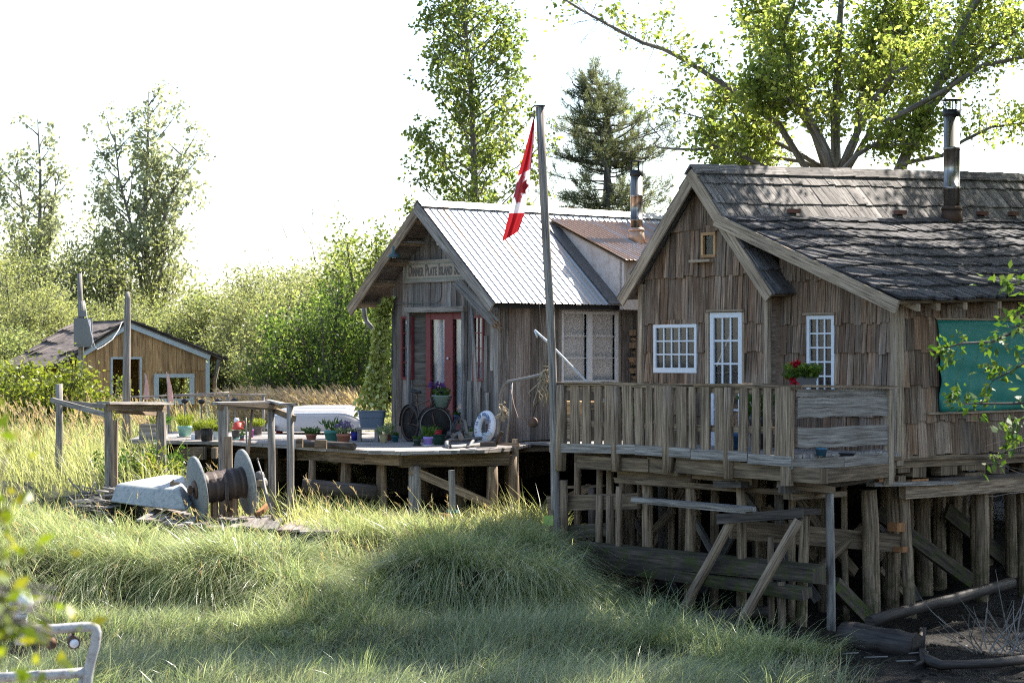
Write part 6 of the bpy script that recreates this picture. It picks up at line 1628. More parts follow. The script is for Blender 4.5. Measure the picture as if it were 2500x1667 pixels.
# overturned pram in front and block on it
bb_ = P(455, 1216, 36.0); pa = P(300, 1205, 36.6)
def pram():
    t = thing('upturned_pram', (pa+bb_)/2, 'small square-ended white pram dinghy lying keel up beside the reel', 'boat')
    # corners of the rim on the raft and of the flat bottom, stern (right) wider
    rim = [P(272,1222,36.55), P(452,1243,35.55), P(474,1222,36.25), P(300,1205,37.5)]
    bot = [P(281,1182,36.75), P(440,1198,35.75), P(453,1163,36.6), P(400,1160,37.4)]
    n = 14; mb = MB(); pts = []
    def lerp4(q, a, b): return (q[0].lerp(q[1], a)).lerp(q[3].lerp(q[2], a), b)
    prof = [(0,.0),(.35,.06),(.7,.10),(.9,.18),(1,.30)]
    ring = lambda k, ins: None
    rows = []
    for h_, ins in ((0,0),(.35,.02),(.7,.05),(.88,.09),(.97,.16),(1.0,.30)):
        r_ = []
        base = [rim[i].lerp(bot[i], h_) for i in range(4)]; c_ = sum(base, Vector())/4
        m_ = 10
        for i in range(4):
            for k in range(m_):
                f = k/m_; p = base[i].lerp(base[(i+1)%4], f)
                if i in (0, 2): p = p+(p-c_).normalized()*.05*math.sin(f*math.pi)
                r_.append(p.lerp(c_, ins*.35)+UP*(.05*ins))
        rows.append(r_)
    nn = len(rows[0]); mb.v = [tuple(p) for r_ in rows for p in r_]
    for j in range(len(rows)-1):
        for i in range(nn): i2 = (i+1)%nn; mb.face((j*nn+i, j*nn+i2, (j+1)*nn+i2, (j+1)*nn+i), [(0,0)]*4, j > 1)
    mb.face([(len(rows)-1)*nn+i for i in range(nn)], [(0,0)]*nn, False)
    mb.build('hull', M['boatwhite'], t)
    g = MB(); g.tube(rows[0]+[rows[0][0]], .022, 6); g.build('gunwale', M['boatwhite'], t)
    return t
pram()
mb = MB(); c_ = P(428, 1184, 36.2); mb.box(c_+UP*.02, (1,-.15,0), (0,1,0), UP, .16, .09, .055, .004); mb.box(c_+Vector((-.05,.02,.06)), (.5,-.3,.4), (0,1,0), UP, .07, .09, .03, .004); o = mb.build('wood_block', M['log']); tag(o, 'broken piece of timber lying on the upturned pram', 'timber')
# raft of planks under them
rf = thing('plank_raft', P(480, 1262, 35.6), 'low rotten plank raft in the grass under the reel and the pram', 'raft')
mb = MB()
for i in range(26):
    A = P(395+i*2+R(-12,12), 1238, 36.5-i*.02); x_ = -5.7+i*.118; y0_ = 34.75+R(-.15,.2); y1_ = 36.9+R(-.2,.2)
    zz = max(gz1(x_, 35.2), gz1(x_, 36.3))+.16+R(-.015,.02)
    mb.beam((x_, y0_, zz), (x_+R(-.12,.12), y1_, zz+.02), .115, .035, j=.008)
mb.build('planks', M['board'], rf)
mb = MB()
for y_ in (35.0, 36.4): mb.beam((-5.9, y_, 1.26), (-2.6, y_, 1.26), .14, .12)
mb.build('bearer', M['drift'], rf)
mb = MB()
for i in range(34):
    a, b = R(175, 285), R(1192, 1222); D = 36.9+R(-.4,.4); p = P(a, b, D); p.z = gz1(p.x, p.y)+.08+R(0,.12); d = Vector((R(-1,1), R(-.5,.5), R(-.2,.2))).normalized()
    mb.tube([p-d*R(.08,.35), p+d*R(.08,.35)], R(.008,.022), 5, .1)
o = mb.build('driftwood_heap', M['greytim']); tag(o, 'heap of bleached driftwood sticks left of the upturned pram', 'driftwood', kind='stuff')
# cable reel
c0, c1 = P(482,1194,35.7), P(599,1176,36.0); axr = (c1-c0).normalized()
re_ = thing('cable_reel', (c0+c1)/2, 'big cable reel with weathered round flanges and rusty wire on its drum', 'reel')
for c_, r_, sx in ((c0, .525, 1), (c1, .525, 1)):
    mb = MB(); mb.lathe(c_-axr*.03, [(0,0),(r_*.98,.0),(r_,.012),(r_,.05),(r_*.98,.06),(0,.06)], 48, axr); fl_ = mb.build('flange', M['concrete'], re_)
mb = MB(); mb.lathe(c0-axr*.055, [(.0,0),(.15,0),(.15,.03),(0,.03)], 24, axr); mb.tube([c0-axr*.16, c0-axr*.02], .035, 8); mb.box(c0-axr*.12, UP, axr, axr.cross(UP), .14, .05, .05); mb.box(c0-axr*.12, axr.cross(UP), axr, UP, .14, .05, .05); mb.build('hub', M['iron'], re_)
mb = MB(); Lr = (c1-c0).length; prof = [(.05, .0)]
for i in range(48):
    z_ = .05+(Lr-.1)*i/47; prof += [(.225+.012*(.5+.5*math.sin(i*1.3)), z_-.006), (.245+.01*math.sin(i*.7), z_+.004)]
prof.append((.05, Lr)); mb.lathe(c0, prof, 26, axr)
for k in range(3): mb.tube([c0.lerp(c1,.62+.03*k)+Vector((0,-.25,.05)), c0.lerp(c1,.63+.025*k)+Vector((0,-.26,-.18)), c0.lerp(c1,.64+.02*k)+Vector((R(-.03,.03),-.22,-.42))], .014, 5)
mb.build('wire_drum', M['cable'], re_)
mb = MB(); mb.beam(c0.lerp(c1,.35)-UP*.5, c0.lerp(c1,.35)-UP*.05, .09, .09, up=v3); mb.beam(c0.lerp(c1,.75)-UP*.5, c0.lerp(c1,.75)-UP*.1, .12, .1, up=v3); mb.build('stand', M['log'], re_)
# winch engine and lever behind
we = thing('winch', P(640, 1210, 37.2), 'small rusty winch with rope and a long lever right of the reel', 'winch')
mb = MB(); c_ = P(634, 1180, 37.2)
mb.lathe(c_, [(.03,-.1),(.1,-.09),(.09,-.03),(.06,0),(.09,.03),(.1,.09),(.03,.1)], 16, Vector((.7,-.6,.3))); mb.lathe(c_+Vector((0,0,.12)), [(.0,-.08),(.07,-.06),(.09,0),(.06,.07),(0,.09)], 14); mb.box(c_+Vector((-.06,.0,-.16)), (0,.3,1), (1,0,0), (0,1,0), .3, .09, .16, .008); mb.build('body', M['pipe'], we)
mb = MB()
for k in range(5): mb.tube([c_+Vector((.1*math.cos(a*.8), .1*math.sin(a*.8)-.02, .05-.02*k)) for a in range(9)], .012, 5)
mb.build('rope', M['rope'], we)
mb = MB(); mb.tube([P(629,1122,37.1), P(641,1160,37.0), P(648,1200,36.8), P(672,1278,36.4)], [.012,.014,.03,.02], 7); mb.lathe(P(629,1121,37.1), [(0,-.02),(.025,0),(0,.025)], 10); mb.build('lever', M['pipe'], we)
mb = MB(); mb.beam(P(628,1256,36.6), P(655,1232,36.9), .09, .06); o = mb.build('yellow_timber', M['orange']); tag(o, 'orange-brown wet timber offcut lying under the winch', 'timber')

# ------------------------------------------------------------------ tan cabin at the left
ub = (.88, .475); vb_ = (-.475, .88); CF = Frame((-10.28, 54.43), ub, vb_); cu3 = Vector((*ub, 0)); cv3 = Vector((*vb_, 0))
cab = thing('tan_cabin', CF.pt(1.6, 0, 2.1), 'small tan board cabin with pale trim and sagging dark shake roof', 'cabin')
cpos = lambda s, o, z: CF.pt(s, -o, z)
cs0 = CF.on(311, 781)[0]; zap = CF.on(311, 781)[1]; cw = CF.on(510, 880)[0]; zre = CF.on(548, 876)[1]
kr = (zap-zre)/(CF.on(548, 876)[0]-cs0); kl = .62
def croof(s): return zap-(kr*(s-cs0) if s > cs0 else kl*(cs0-s))
cd_ = (CF.on(273,900)[0], CF.on(340,900)[0], 2.0, CF.on(300,876)[1]); cwn = (CF.on(383,900)[0], CF.on(464,900)[0], CF.on(420,972)[1], CF.on(420,922)[1])
mb = MB(); shingle_wall(mb, cpos, -.15, cw, [2.0, CF.on(420,905)[1]], lambda s: croof(s)-.13, [cd_, cwn], wr=(.14,.24), out0=.03, lap=.05); mb.build('siding', M['tan'], cab)
mb = MB(); _RS = RS; RS = cs0; wall_with_holes(cpos, -.15, cw, 2.0, lambda s: croof(s)-.14, [cd_, cwn], .05); RS = _RS
bwn = (CF.on(372,900,3.2)[0], CF.on(472,900,3.2)[0], 2.45, CF.on(420,912,3.2)[1])
bpos = lambda s, o, z: CF.pt(s, 3.2+o, z)
ipos = lambda s, o, z: CF.pt(s, 3.2-o, z)
RS = cs0; wall_with_holes(ipos, -.15, cw, 2.0, lambda s: croof(s)-.14, [bwn, (CF.on(283,900,3.2)[0], CF.on(322,900,3.2)[0], 2.3, CF.on(300,925,3.2)[1])], .05); RS = _RS
mb.prism([CF.pt(-.15, .05, 2.0), CF.pt(-.15, 3.2, 2.0), CF.pt(-.15, 3.2, croof(-.15)-.14), CF.pt(-.15, .05, croof(-.15)-.14)], cu3*.05)
s_ = cw-.05; zt_ = croof(s_)-.14     # the right side stands open between its posts
for t0, t1, z0, z1 in ((.05, .2, 2.0, zt_), (1.75, 1.87, 2.0, zt_), (3.05, 3.2, 2.0, zt_), (.2, 1.75, 2.0, 2.5), (1.87, 3.05, 2.0, 2.5), (.2, 1.75, zt_-.14, zt_), (1.87, 3.05, zt_-.14, zt_)):
    mb.prism([CF.pt(s_, t0, z0), CF.pt(s_, t1, z0), CF.pt(s_, t1, z1), CF.pt(s_, t0, z1)], cu3*.05)
mb.build('wall', M['tan'], cab)
crk = lambda k: math.sqrt(1+k*k)
def prr(q, d, o): s = cs0+d/crk(kr); return CF.pt(s, q, zap-kr*(s-cs0)) + (cu3*kr+UP)*(o/crk(kr))
def prl(q, d, o):
    s = cs0-d/crk(kl); return CF.pt(s, q, zap-kl*(cs0-s)-.12*math.sin(min(1,max(0,q/4))*3.1)) + (-cu3*kl+UP)*(o/crk(kl))
RL = (CF.on(548,876)[0]-cs0)*crk(kr)+.05
mb = MB(); mb.prism([prr(-.12,0,-.05), prr(3.5,0,-.05), prr(3.5,RL,-.05), prr(-.12,RL,-.05)][::-1], (cu3*kr+UP)*.03); shake_roof(mb, prr, -.14, 3.5, [0,.4,.8,1.2,1.6,2.0,RL], wr=(.14,.28), thick=.04, jit=.05); mb.build('roof', M['shakebrown'], cab)
mb = MB(); mb.prism([prl(-.12,0,-.06), prl(4.2,0,-.06), prl(4.2,2.1,-.06), prl(-.12,2.1,-.06)], (-cu3*kl+UP)*.03); shake_roof(mb, prl, -.14, 4.2, [0,.45,.95,1.5,2.1], wr=(.13,.26), thick=.045, jit=.06); mb.build('left_roof', M['shakebrown'], cab)
def cb(A, B, w_, th, m_='trimblue', nm='bargeboard'):
    mb = MB(); ax = (B-A).normalized(); dn = ax.cross(cv3); dn = dn if dn.z < 0 else -dn
    mb.hexa([A, B, B+dn*w_, A+dn*w_, A-cv3*th, B-cv3*th, B+dn*w_-cv3*th, A+dn*w_-cv3*th], (B-A).length, w_, th); mb.build(nm, M[m_], cab)
A = CF.pt(cs0, -.06, zap-.06); cb(A, CF.pt(cw+.02, -.06, zap-.06-kr*(cw+.02-cs0)), .12, .03); cb(A, CF.pt(-.25, -.06, zap-.06-kl*(cs0+.25)), .12, .03)
mb = MB(); mb.beam(cpos(cw-.05,.04,2.0), cpos(cw-.05,.04,croof(cw)-.17), .10, .04, up=cv3); mb.build('corner_board', M['trimblue'], cab)
mb = MB()
for s_ in (cd_[0]-.02, cd_[1]+.02): mb.beam(cpos(s_,.045,2.0), cpos(s_,.045,cd_[3]), .05, .04, up=cv3)
mb.beam(cpos(cd_[0]-.045,.046,cd_[3]+.02), cpos(cd_[1]+.045,.046,cd_[3]+.02), .04, .05); mb.build('door_frame', M['trimblue'], cab)
mb = MB(); s0, s1, z0, z1 = cwn
for s_ in (s0-.03, s1+.03): mb.beam(cpos(s_,.045,z0-.16), cpos(s_,.045,z1+.06), .12, .04, up=cv3)
mb.beam(cpos(s0-.09,.046,z1+.05), cpos(s1+.09,.046,z1+.05), .05, .09); mb.beam(cpos(s0-.09,.046,z0-.08), cpos(s1+.09,.046,z0-.08), .05, .14)
mb.build('window_frame', M['trimblue'], cab)
mb = MB(); mb.tube([CF.pt(cw+.25,-.05,zre+.0), P(523,930,56.4), gp_(531,1010,56.4)], .06, 8, .05); mb.build('prop', M['greytim'], cab)
up_ = thing('meter_pole', P(194, 1000, 52.5), 'grey pole with a metal meter box and loose wire before the tan cabin roof', 'utility pole')
mb = MB(); mb.tube([P(194,668,52.5), P(196,735,52.5), gp_(202,1010,52.5)], [.055,.06,.075], 10, .03); mb.tube([P(199,735,52.4), P(199,778,52.4)], .065, 10); mb.build('pole', M['greytim'], up_)
mb = MB(); mb.box(P(203,809,52.35), (1,.1,0), (-.1,1,0), UP, .42, .22, .6, .01); mb.box(P(203,843,52.35), (1,.1,0), (-.1,1,0), UP, .40, .2, .07); mb.box(P(202,766,52.4), (1,.1,0), (-.1,1,0), UP, .17, .15, .14); mb.build('meter_box', plain('grey_box', (.20,.195,.19), .6, .3, .15), up_)
mb = MB(); mb.tube([P(206,735,52.3), P(212,770,52.2), P(222,810,52.2), P(230,842,52.2), P(237,853,52.2), P(252,845,52.5), P(275,828,53.2), P(290,805,53.8), P(298,786,54.2)], .007, 5); mb.tube([P(219,780,52.2), P(221,810,52.2), P(226,828,52.2), P(232,850,52.2)], .007, 5); mb.build('wire', M['white'], up_)

# ------------------------------------------------------------------ logs, roots on the mud
def lg(px0, py0, px1, py1, dpx, D0, D1, label, m_='drift', n=8, wob=.08, name='drift_log'):
    A, B = P(px0, py0, D0), P(px1, py1, D1); r_ = dpx/2/F*D0; mb = MB()
    mb.tube([A.lerp(B, i/(n-1))+Vector((0, R(-.03,.03), R(-.02,.02))) for i in range(n)], [r_*R(.9,1.06) for _ in range(n)], 13, wob); o = mb.build(name, M[m_]); tag(o, label, 'log'); return o
lg(1330,1494,1780,1556,40,33.2,32.0,'long smooth drift log half buried in the grass below the trestle','shadelog')
lg(1668,1510,1885,1490,30,32.6,33.3,'short drift log with a cut end lying before the trestle braces','shadelog')
lg(2065,1556,2240,1580,74,31.8,30.8,'thick dark drift log on the mud under the right side of the trestle','shadelog')
lg(2122,1518,2470,1420,32,32.5,35.0,'slender log slanting up to the right over the thick log','shadelog')
lg(832,1347,905,1343,26,35.0,35.3,'pale log end poking out of the grass left of the big mound','greytim')
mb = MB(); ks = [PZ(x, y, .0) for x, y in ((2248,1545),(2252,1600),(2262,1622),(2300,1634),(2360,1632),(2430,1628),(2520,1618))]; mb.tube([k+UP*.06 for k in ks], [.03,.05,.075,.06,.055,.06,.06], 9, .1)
mb.tube([ks[1]+UP*.05, P(2258,1530,ks[1].y)], [.03,.02], 7); mb.tube([ks[2]+UP*.06, ks[2]+Vector((-.2,-.3,.03))], [.05,.02], 7); o = mb.build('root', M['shadelog']); tag(o, 'long dark root lying on the mud at the lower right', 'root')
mb = MB()
for k in range(5):
    p = PZ(R(2030,2230), R(1570,1625), .0); a = R(-.4,.4); mb.tube([p+UP*.03, p+Vector((math.cos(a)*R(.15,.4), math.sin(a)*.2, .05))], .012, 5)
o = mb.build('bleached_sticks', M['barkgrey']); tag(o, 'a few bleached sticks scattered on the dark mud', 'sticks', kind='stuff')

# ------------------------------------------------------------------ the boat at the lower left
bt = thing('work_boat', (-4.2, 16.5, .1), 'work boat with worn white pipe rail and deck lamp at the lower left', 'boat')
D = 16.0; z_ = lambda y: H-(y-HY)/F*D; xx = lambda x: (x-CX)/F*D
mb = MB(); n = 16; rows = []
for i in range(n):
    f = i/(n-1); wv = 1.15*(1-max(0,(f-.55)/.45)**2*.95); yv = 13.4+f*3.6
    rows.append([Vector((-4.22-wv, yv, 1.0+.2*f*f)), Vector((-4.22-wv*.85, yv, .6)), Vector((-4.22-wv*.4, yv, .05)), Vector((-4.22, yv, -.05)), Vector((-4.22+wv*.4, yv, .05)), Vector((-4.22+wv*.85, yv, .6)), Vector((-4.22+wv, yv, 1.0+.2*f*f))])
mb.grid([p for r_ in rows for p in r_], 7, n); hu = mb.build('hull', M['boatwhite'], bt); s_ = hu.modifiers.new('t', 'SOLIDIFY'); s_.thickness = .04
mb = MB(); mb.prism([r_[0]-UP*.12 for r_ in rows]+[r_[6]-UP*.12 for r_ in rows[::-1]], UP*.04); mb.build('boat_deck', M['greytim'], bt)
mb = MB(); q = lambda x, y, d=0: Vector((xx(x), D+d, z_(y)))
mb.tube([q(-60,1545,.1), q(60,1536), q(130,1535), q(200,1530), q(226,1529), q(234,1534), q(236,1543), q(232,1575), q(222,1610), q(214,1650), q(212,1700), q(212,1900)], .036, 12)
mb.tube([q(215,1640), q(160,1644), q(60,1650), q(-60,1656)], .036, 12); mb.tube([q(202,1650,.01), q(190,1690), q(180,1900)], .02, 9); mb.tube([q(-60,1545,.1), q(-60,1900,.1)], .036, 9)
mb.build('pipe_rail', M['paintpipe'], bt)
lm = MB(); c_ = q(180,1566,-.01); axl = Vector((.35,-.9,-.25)).normalized(); lm.lathe(c_-axl*.06, [(.0,-.045),(.032,-.03),(.042,.045),(.046,.085),(.041,.092)], 18, axl); lm.tube([q(178,1545), c_+UP*.02], .012, 7); lmp = lm.build('deck_lamp', M['iron'], bt)
lm = MB(); lm.lathe(c_-axl*.06, [(.041,.08),(.03,.096),(0,.10)], 18, axl); lm.build('lens', M['bulb'], lmp)
lm = MB(); c_ = q(120,1572,.05); lm.lathe(c_, [(0,-.045),(.045,-.03),(.042,.045),(0,.05)], 14, Vector((.2,-.9,.1))); lm.tube([q(122,1540,.05), c_], .010, 6); lm.build('deck_lamp', M['iron'], bt)
lm = MB(); c_ = q(30,1482,.3); lm.lathe(c_, [(0,-.09),(.068,-.065),(.09,0),(.075,.06),(.045,.08),(0,.09)], 20); lm.tube([c_-UP*.08, c_-UP*.3], .045, 9); lm.build('horn_dome', M['white'], bt)
# ------------------------------------------------------------------ trees
def limb_at(pts, t):
    n = len(pts)-1; k = min(int(t*n), n-1); f = t*n-k
    return pts[k].lerp(pts[k+1], f), (pts[k+1]-pts[k]).normalized()
def tree(name, label, cat, limbs, ntw, tl, leaf, wid, nleaf, bark, lmat, group=None, tmin=.25, along=.5, out=.8, up=.25, sig=.12, droop=-.2, tw_r=.012, sub=2, sparse=None, density=None, minz=None, taper=.55, bend=.1, drawtw=True):
    """limbs: list of (points, r0, r1, weight); twigs grow on the limbs, leaf clusters on the twigs"""
    base = limbs[0][0][0]; t = thing(name, base, label, cat, group)
    mb = MB()
    for pts, r0, r1, wgt in limbs:
        n = len(pts); mb.tube(pts, [r0+(r1-r0)*i/(n-1) for i in range(n)], 9 if r0 > .05 else 6, .07)
    tw = mb; cs, ds = [], []
    tot = sum(l[3] for l in limbs)
    for pts, r0, r1, wgt in limbs:
        for _ in range(int(ntw*wgt/tot+.5)):
            f = tmin+(1-tmin)*R(0, 1)**.85; p, d = limb_at(pts, f)
            rd = d.cross(Vector((R(-1,1), R(-1,1), R(-1,1))))
            if rd.length < .05: continue
            rd.normalize(); v = (d*along+rd*out+UP*up).normalized(); L = tl*(1-taper*f)*R(.55, 1.25)
            q = [p]; vv = v.copy()
            for k in range(3):
                vv = (vv+Vector((R(-1,1), R(-1,1), R(-1,1)))*.22+UP*bend).normalized(); q.append(q[-1]+vv*(L/3))
            if sparse and sparse(q[-1]): continue
            if drawtw: tw.tube(q, [tw_r, tw_r*.8, tw_r*.55, tw_r*.3], 4, 0, False)
            for s_ in range(sub):
                b, bd = limb_at(q, R(.25, 1)); dv = (bd*.5+Vector((R(-1,1), R(-1,1), R(-.7,1)))).normalized(); e = b+dv*L*R(.2,.5)
                if drawtw: tw.tube([b, e], [tw_r*.5, tw_r*.25], 3, 0, False)
                for _k in range(max(1, int(nleaf*R(.5, 1.4)))):
                    g = R(.1, 1.05); c_ = b.lerp(e, g); cs.append((c_.x, c_.y, c_.z)); ds.append((dv.x, dv.y, dv.z))
    mb.v += []; tr_ = mb.build('trunk', bark, t)
    c_ = np.array(cs)+RNG.normal(0, sig, (len(cs), 3)); d_ = np.array(ds)*.6+RNG.normal(0, .6, (len(cs), 3)); d_[:, 2] += droop
    if minz is not None: k = c_[:, 2] > minz; c_, d_ = c_[k], d_[k]
    leaf_quads('crown', c_, d_, leaf, wid, lmat, t)
    return t
def poly3(lst, D): return [P(x, y, D if not isinstance(D, (list, tuple)) else D[i]) for i, (x, y) in enumerate(lst)]

# the tall poplar behind the schoolhouse
Dp = 53.0
tk = [P(1168, 1060, Dp), P(1166, 760, Dp), P(1160, 560, Dp), P(1158, 420, Dp), P(1153, 280, Dp), P(1146, 160, Dp), P(1133, 50, Dp), P(1122, -60, Dp), P(1118, -160, Dp)]
lb_ = [(tk, .11, .02, .6)]
for i in range(84):
    f = .13+.80*i/83; p, d = limb_at(tk, f); a = i*2.4+R(-.4,.4); yt = HY-(p.z-H)*F/Dp-70
    L = float(np.interp(yt, [-200,-60,50,150,300,430,600,760], [45,95,130,155,160,205,215,190]))/F*Dp*1.12*R(.72,1.12)
    h_ = Vector((math.cos(a), math.sin(a), .55+.2*R(-1,1))).normalized(); q = [p]
    for k in range(4): h_ = (h_+UP*.09+Vector((R(-1,1),R(-1,1),R(-1,1)))*.1).normalized(); q.append(q[-1]+h_*L/4)
    lb_.append((q, .022, .007, L))
tree('poplar_tree', 'tall slender poplar with fluttering bright leaves behind the metal roof', 'tree', lb_, 1050, .6, .105, .78, 5, M['barkgrey'], M['poplar'], along=.6, up=.2, sig=.055, droop=-.55, tw_r=.006, tmin=.08, sub=3, taper=.3)

# the pine
Dn = 60.0
pt_ = thing('pine_tree', P(1480, 1000, Dn), 'dark blue-green pine with drooping tufted branches between flagpole and stovepipe', 'tree')
tk = [P(1488, 1000, Dn), P(1484, 640, Dn), P(1480, 520, Dn), P(1483, 420, Dn), P(1490, 330, Dn), P(1478, 260, Dn), P(1460, 200, Dn), P(1448, 165, Dn)]
mb = MB(); mb.tube(tk, [.14,.13,.12,.10,.08,.06,.04,.015], 9, .06); mb.tube([P(1500,500,Dn-.4), P(1478,400,Dn-.6), P(1472,385,Dn-.5)], [.07,.05,.03], 7)
tufts = []
prof = [(560,215),(500,190),(450,185),(400,120),(360,195),(310,190),(280,150),(240,118),(205,80),(180,50),(160,22)]
for i in range(165):
    yy = R(158, 600); w_ = np.interp(yy, [p_[0] for p_ in prof[::-1]], [p_[1] for p_ in prof[::-1]])
    if 418 < yy < 465 and R(0,1) < .55: continue
    tx = np.interp(yy, [160,260,330,420,520,640], [1448,1478,1490,1483,1480,1484]); side = R(-1, 1); L = w_*(1.0 if side < 0 else .92)*R(.45,1.05)/F*Dn
    a = R(0, 6.28); p = P(tx, yy+14, Dn); h_ = Vector((math.cos(a), math.sin(a), R(-.05,.35))); e = p+h_*L; q = [p, p.lerp(e,.35)+UP*-.05, p.lerp(e,.7)-UP*.03, e+UP*.10]
    mb.tube(q, [.028,.02,.014,.008], 5, .1)
    for k in range(int(3+L*5)):
        b, bd = limb_at(q, R(.3,1)); o_ = Vector((R(-1,1),R(-1,1),R(-.5,.8)))*.20; tufts.append((b+o_, (bd*.6+o_*2+UP*.35).normalized()))
        if R(0,1) < .5: mb.tube([b, b+o_], [.008,.005], 4)
mb.build('trunk', M['bark'], pt_)
T = np.array([t_[0] for t_ in tufts]); Dd = np.array([t_[1] for t_ in tufts]); k = 50
c_ = np.repeat(T, k, 0)+np.repeat(Dd, k, 0)*RNG.uniform(-.13,.15,(len(T)*k,1)); d_ = np.repeat(Dd, k, 0)*.8+RNG.normal(0,.62,(len(T)*k,3))
leaf_quads('crown', c_, d_, .145, .085, M['pine'], pt_)

# the big many-stemmed tree behind the shingled house
Db = 48.5
def st(l, dd=0, r0=.1, r1=.03, w_=1.0):
    return ([P(x, y, Db+dd+(dz[0] if dz else 0)) for x, y, *dz in l], r0, r1, w_)
L_ = [st([(2040,1000),(2040,600),(2042,420),(2040,300),(2045,180),(2050,60),(2060,-80),(2080,-220)], 0, .15, .035, 1.0),
 st([(2030,420),(2010,370),(1975,290),(1950,220),(1930,140),(1905,90),(1935,20),(1955,-60)], -.6, .11, .03, .8),
 st([(2020,420),(1990,330),(1935,240),(1905,180),(1880,110),(1850,40),(1830,-60)], .9, .09, .03, .8),
 st([(2035,420),(2020,370),(1985,300),(1950,260),(1890,230),(1835,215)], -1.2, .09, .03, .9),
 st([(1985,440),(1900,300),(1850,270),(1790,220),(1740,190),(1680,150),(1620,120),(1570,105),(1520,80),(1470,52),(1420,25),(1380,0),(1360,-20)], -.3, .075, .02, .42),
 st([(1870,410),(1830,390),(1790,372),(1755,360),(1720,348)], -.8, .05, .02, .35),
 st([(1760,360),(1700,366),(1650,364),(1605,360),(1598,350),(1612,335),(1598,320),(1585,305)], -.8, .03, .012, .02),
 st([(1850,295),(1780,292),(1720,290),(1680,280),(1640,270),(1610,262)], -.2, .025, .006, .05),
 st([(2050,420),(2075,360),(2110,290),(2150,220),(2180,180),(2230,160),(2300,150),(2380,110),(2470,60)], -.5, .09, .02, .8),
 st([(2055,420),(2090,340),(2100,250),(2115,150),(2140,60),(2190,-40)], .8, .08, .03, 1.2),
 st([(2060,430),(2120,330),(2150,250),(2190,170),(2200,90),(2220,0)], 1.4, .07, .02, 1.0),
 st([(2025,420),(1960,380),(1900,350),(1840,320),(1800,290),(1770,240)], 1.0, .06, .02, .8),
 st([(2048,425),(2090,380),(2140,350),(2200,330),(2260,300)], -1.6, .06, .02, .8),
 st([(2030,425),(1960,395),(1890,385),(1820,395),(1760,410)], 1.6, .06, .02, .8)]
tree('broadleaf_tree', 'big many-stemmed broadleaf tree spreading above the ridge of the shingled house', 'tree', L_, 620, 1.3, .13, .62, 8, M['barkgrey'], M['maple'], along=.45, up=.22, sig=.12, tw_r=.010, tmin=.3, sub=5,
     sparse=lambda q: (q.x < 2.0+(q.z-8)*.05 and R(0,1) < .55))
L2 = [st([(2180,600),(2195,420),(2225,350),(2260,280),(2300,190),(2330,110),(2370,30),(2410,-60)], -1.5, .15, .04, 1.0),
 st([(2215,370),(2280,255),(2340,190),(2400,130),(2460,90),(2540,40)], -1.2, .07, .03, .8), st([(2290,210),(2350,150),(2390,60),(2400,-40)], -1.0, .06, .03, .7),
 st([(2200,400),(2300,380),(2350,345),(2420,310),(2520,300)], -1.8, .05, .025, .5), st([(2210,380),(2190,280),(2240,200),(2260,120),(2300,20)], 1.0, .07, .02, .9), st([(2160,300),(2300,225),(2400,160),(2500,140),(2600,120)], -2, .06, .03, .5), st([(2370,30),(2440,-80),(2520,-160)], -1.5, .06, .02, .8), st([(2540,40),(2640,-60),(2700,-140)], -1.2, .06, .02, .8)]
tree('broadleaf_tree', 'leaning grey-barked tree with sparse leafy boughs behind the tall stovepipe', 'tree', L2, 230, 1.1, .115, .62, 9, M['barkgrey'], M['maple'], along=.5, up=.2, sig=.14, tw_r=.010, tmin=.25, sub=4)
# bare twigs of the big tree on its left
mb = MB(); bare = [(1520,80),(1470,52),(1440,35),(1600,115),(1560,100),(1760,200),(1700,290),(1650,272),(1620,265),(1720,292),(1600,340),(1650,364),(1800,235),(1830,390)]
for x, y in bare:
    for k in range(4):
        p = P(x+R(-12,12), y, Db-.4); d = Vector((R(-1,.2), R(-.3,.3), R(-.4,1))).normalized(); q = [p]
        for j in range(4): d = (d+Vector((R(-1,1),R(-1,1),R(-1,1)))*.3).normalized(); q.append(q[-1]+d*R(.10,.24)); 
        mb.tube(q, [.010,.008,.006,.003], 4, 0, False) if len(q) == 4 else mb.tube(q, [.010,.008,.006,.004,.003], 4, 0, False)
        for j in (2, 3):
            d2 = (d+Vector((R(-1,1),R(-1,1),R(-1,1)))*.8).normalized(); mb.tube([q[j], q[j]+d2*.25, q[j]+d2*.4+UP*.05], [.006,.004,.002], 3, 0, False)
bt_ = bpy.data.objects['broadleaf_tree']; o = mb.build('bare_twigs', M['barkgrey'], bt_); o['kind'] = 'stuff'

# tall trees at the far left
def leggy(x, top, base, D, w_, n, lab, ntw):
    k0 = P(x, base, D); lb = []
    for j, (dx, dt) in enumerate(((0, 0), (-.42, .16), (.45, .22), (.15, .34))):
        e = P(x+dx*w_, top+(base-top)*dt, D+R(-.8,.8)); m_ = k0.lerp(e, .5)+Vector((R(-.15,.15)-dx*.3, R(-.3,.3), 0))
        tk = [k0, k0.lerp(m_, .5), m_, m_.lerp(e, .5)+Vector((R(-.15,.15), 0, 0)), e]; lb.append((tk, .13 if j == 0 else .08, .02, .5))
        for i in range(n):
            f = .18+.8*i/n; p, d = limb_at(tk, f); a = R(0, 6.28); L = w_/F*D*R(.4,.85)*(1-.55*max(0,(f-.55)/.45)); h_ = (d*.5+Vector((math.cos(a), math.sin(a), R(.1,.8)))).normalized(); q = [p]
            for k in range(3): h_ = (h_+UP*.05+Vector((R(-1,1),R(-1,1),R(-1,1)))*.2).normalized(); q.append(q[-1]+h_*L/3)
            lb.append((q, .035, .01, L))
    return tree('alder_tree', lab, 'tree', lb, ntw, .75, .17, .7, 7, M['barkgrey'], M['hazeleaf'], along=.5, up=.2, sig=.10, tw_r=.010, tmin=.3, sub=2, taper=.3)
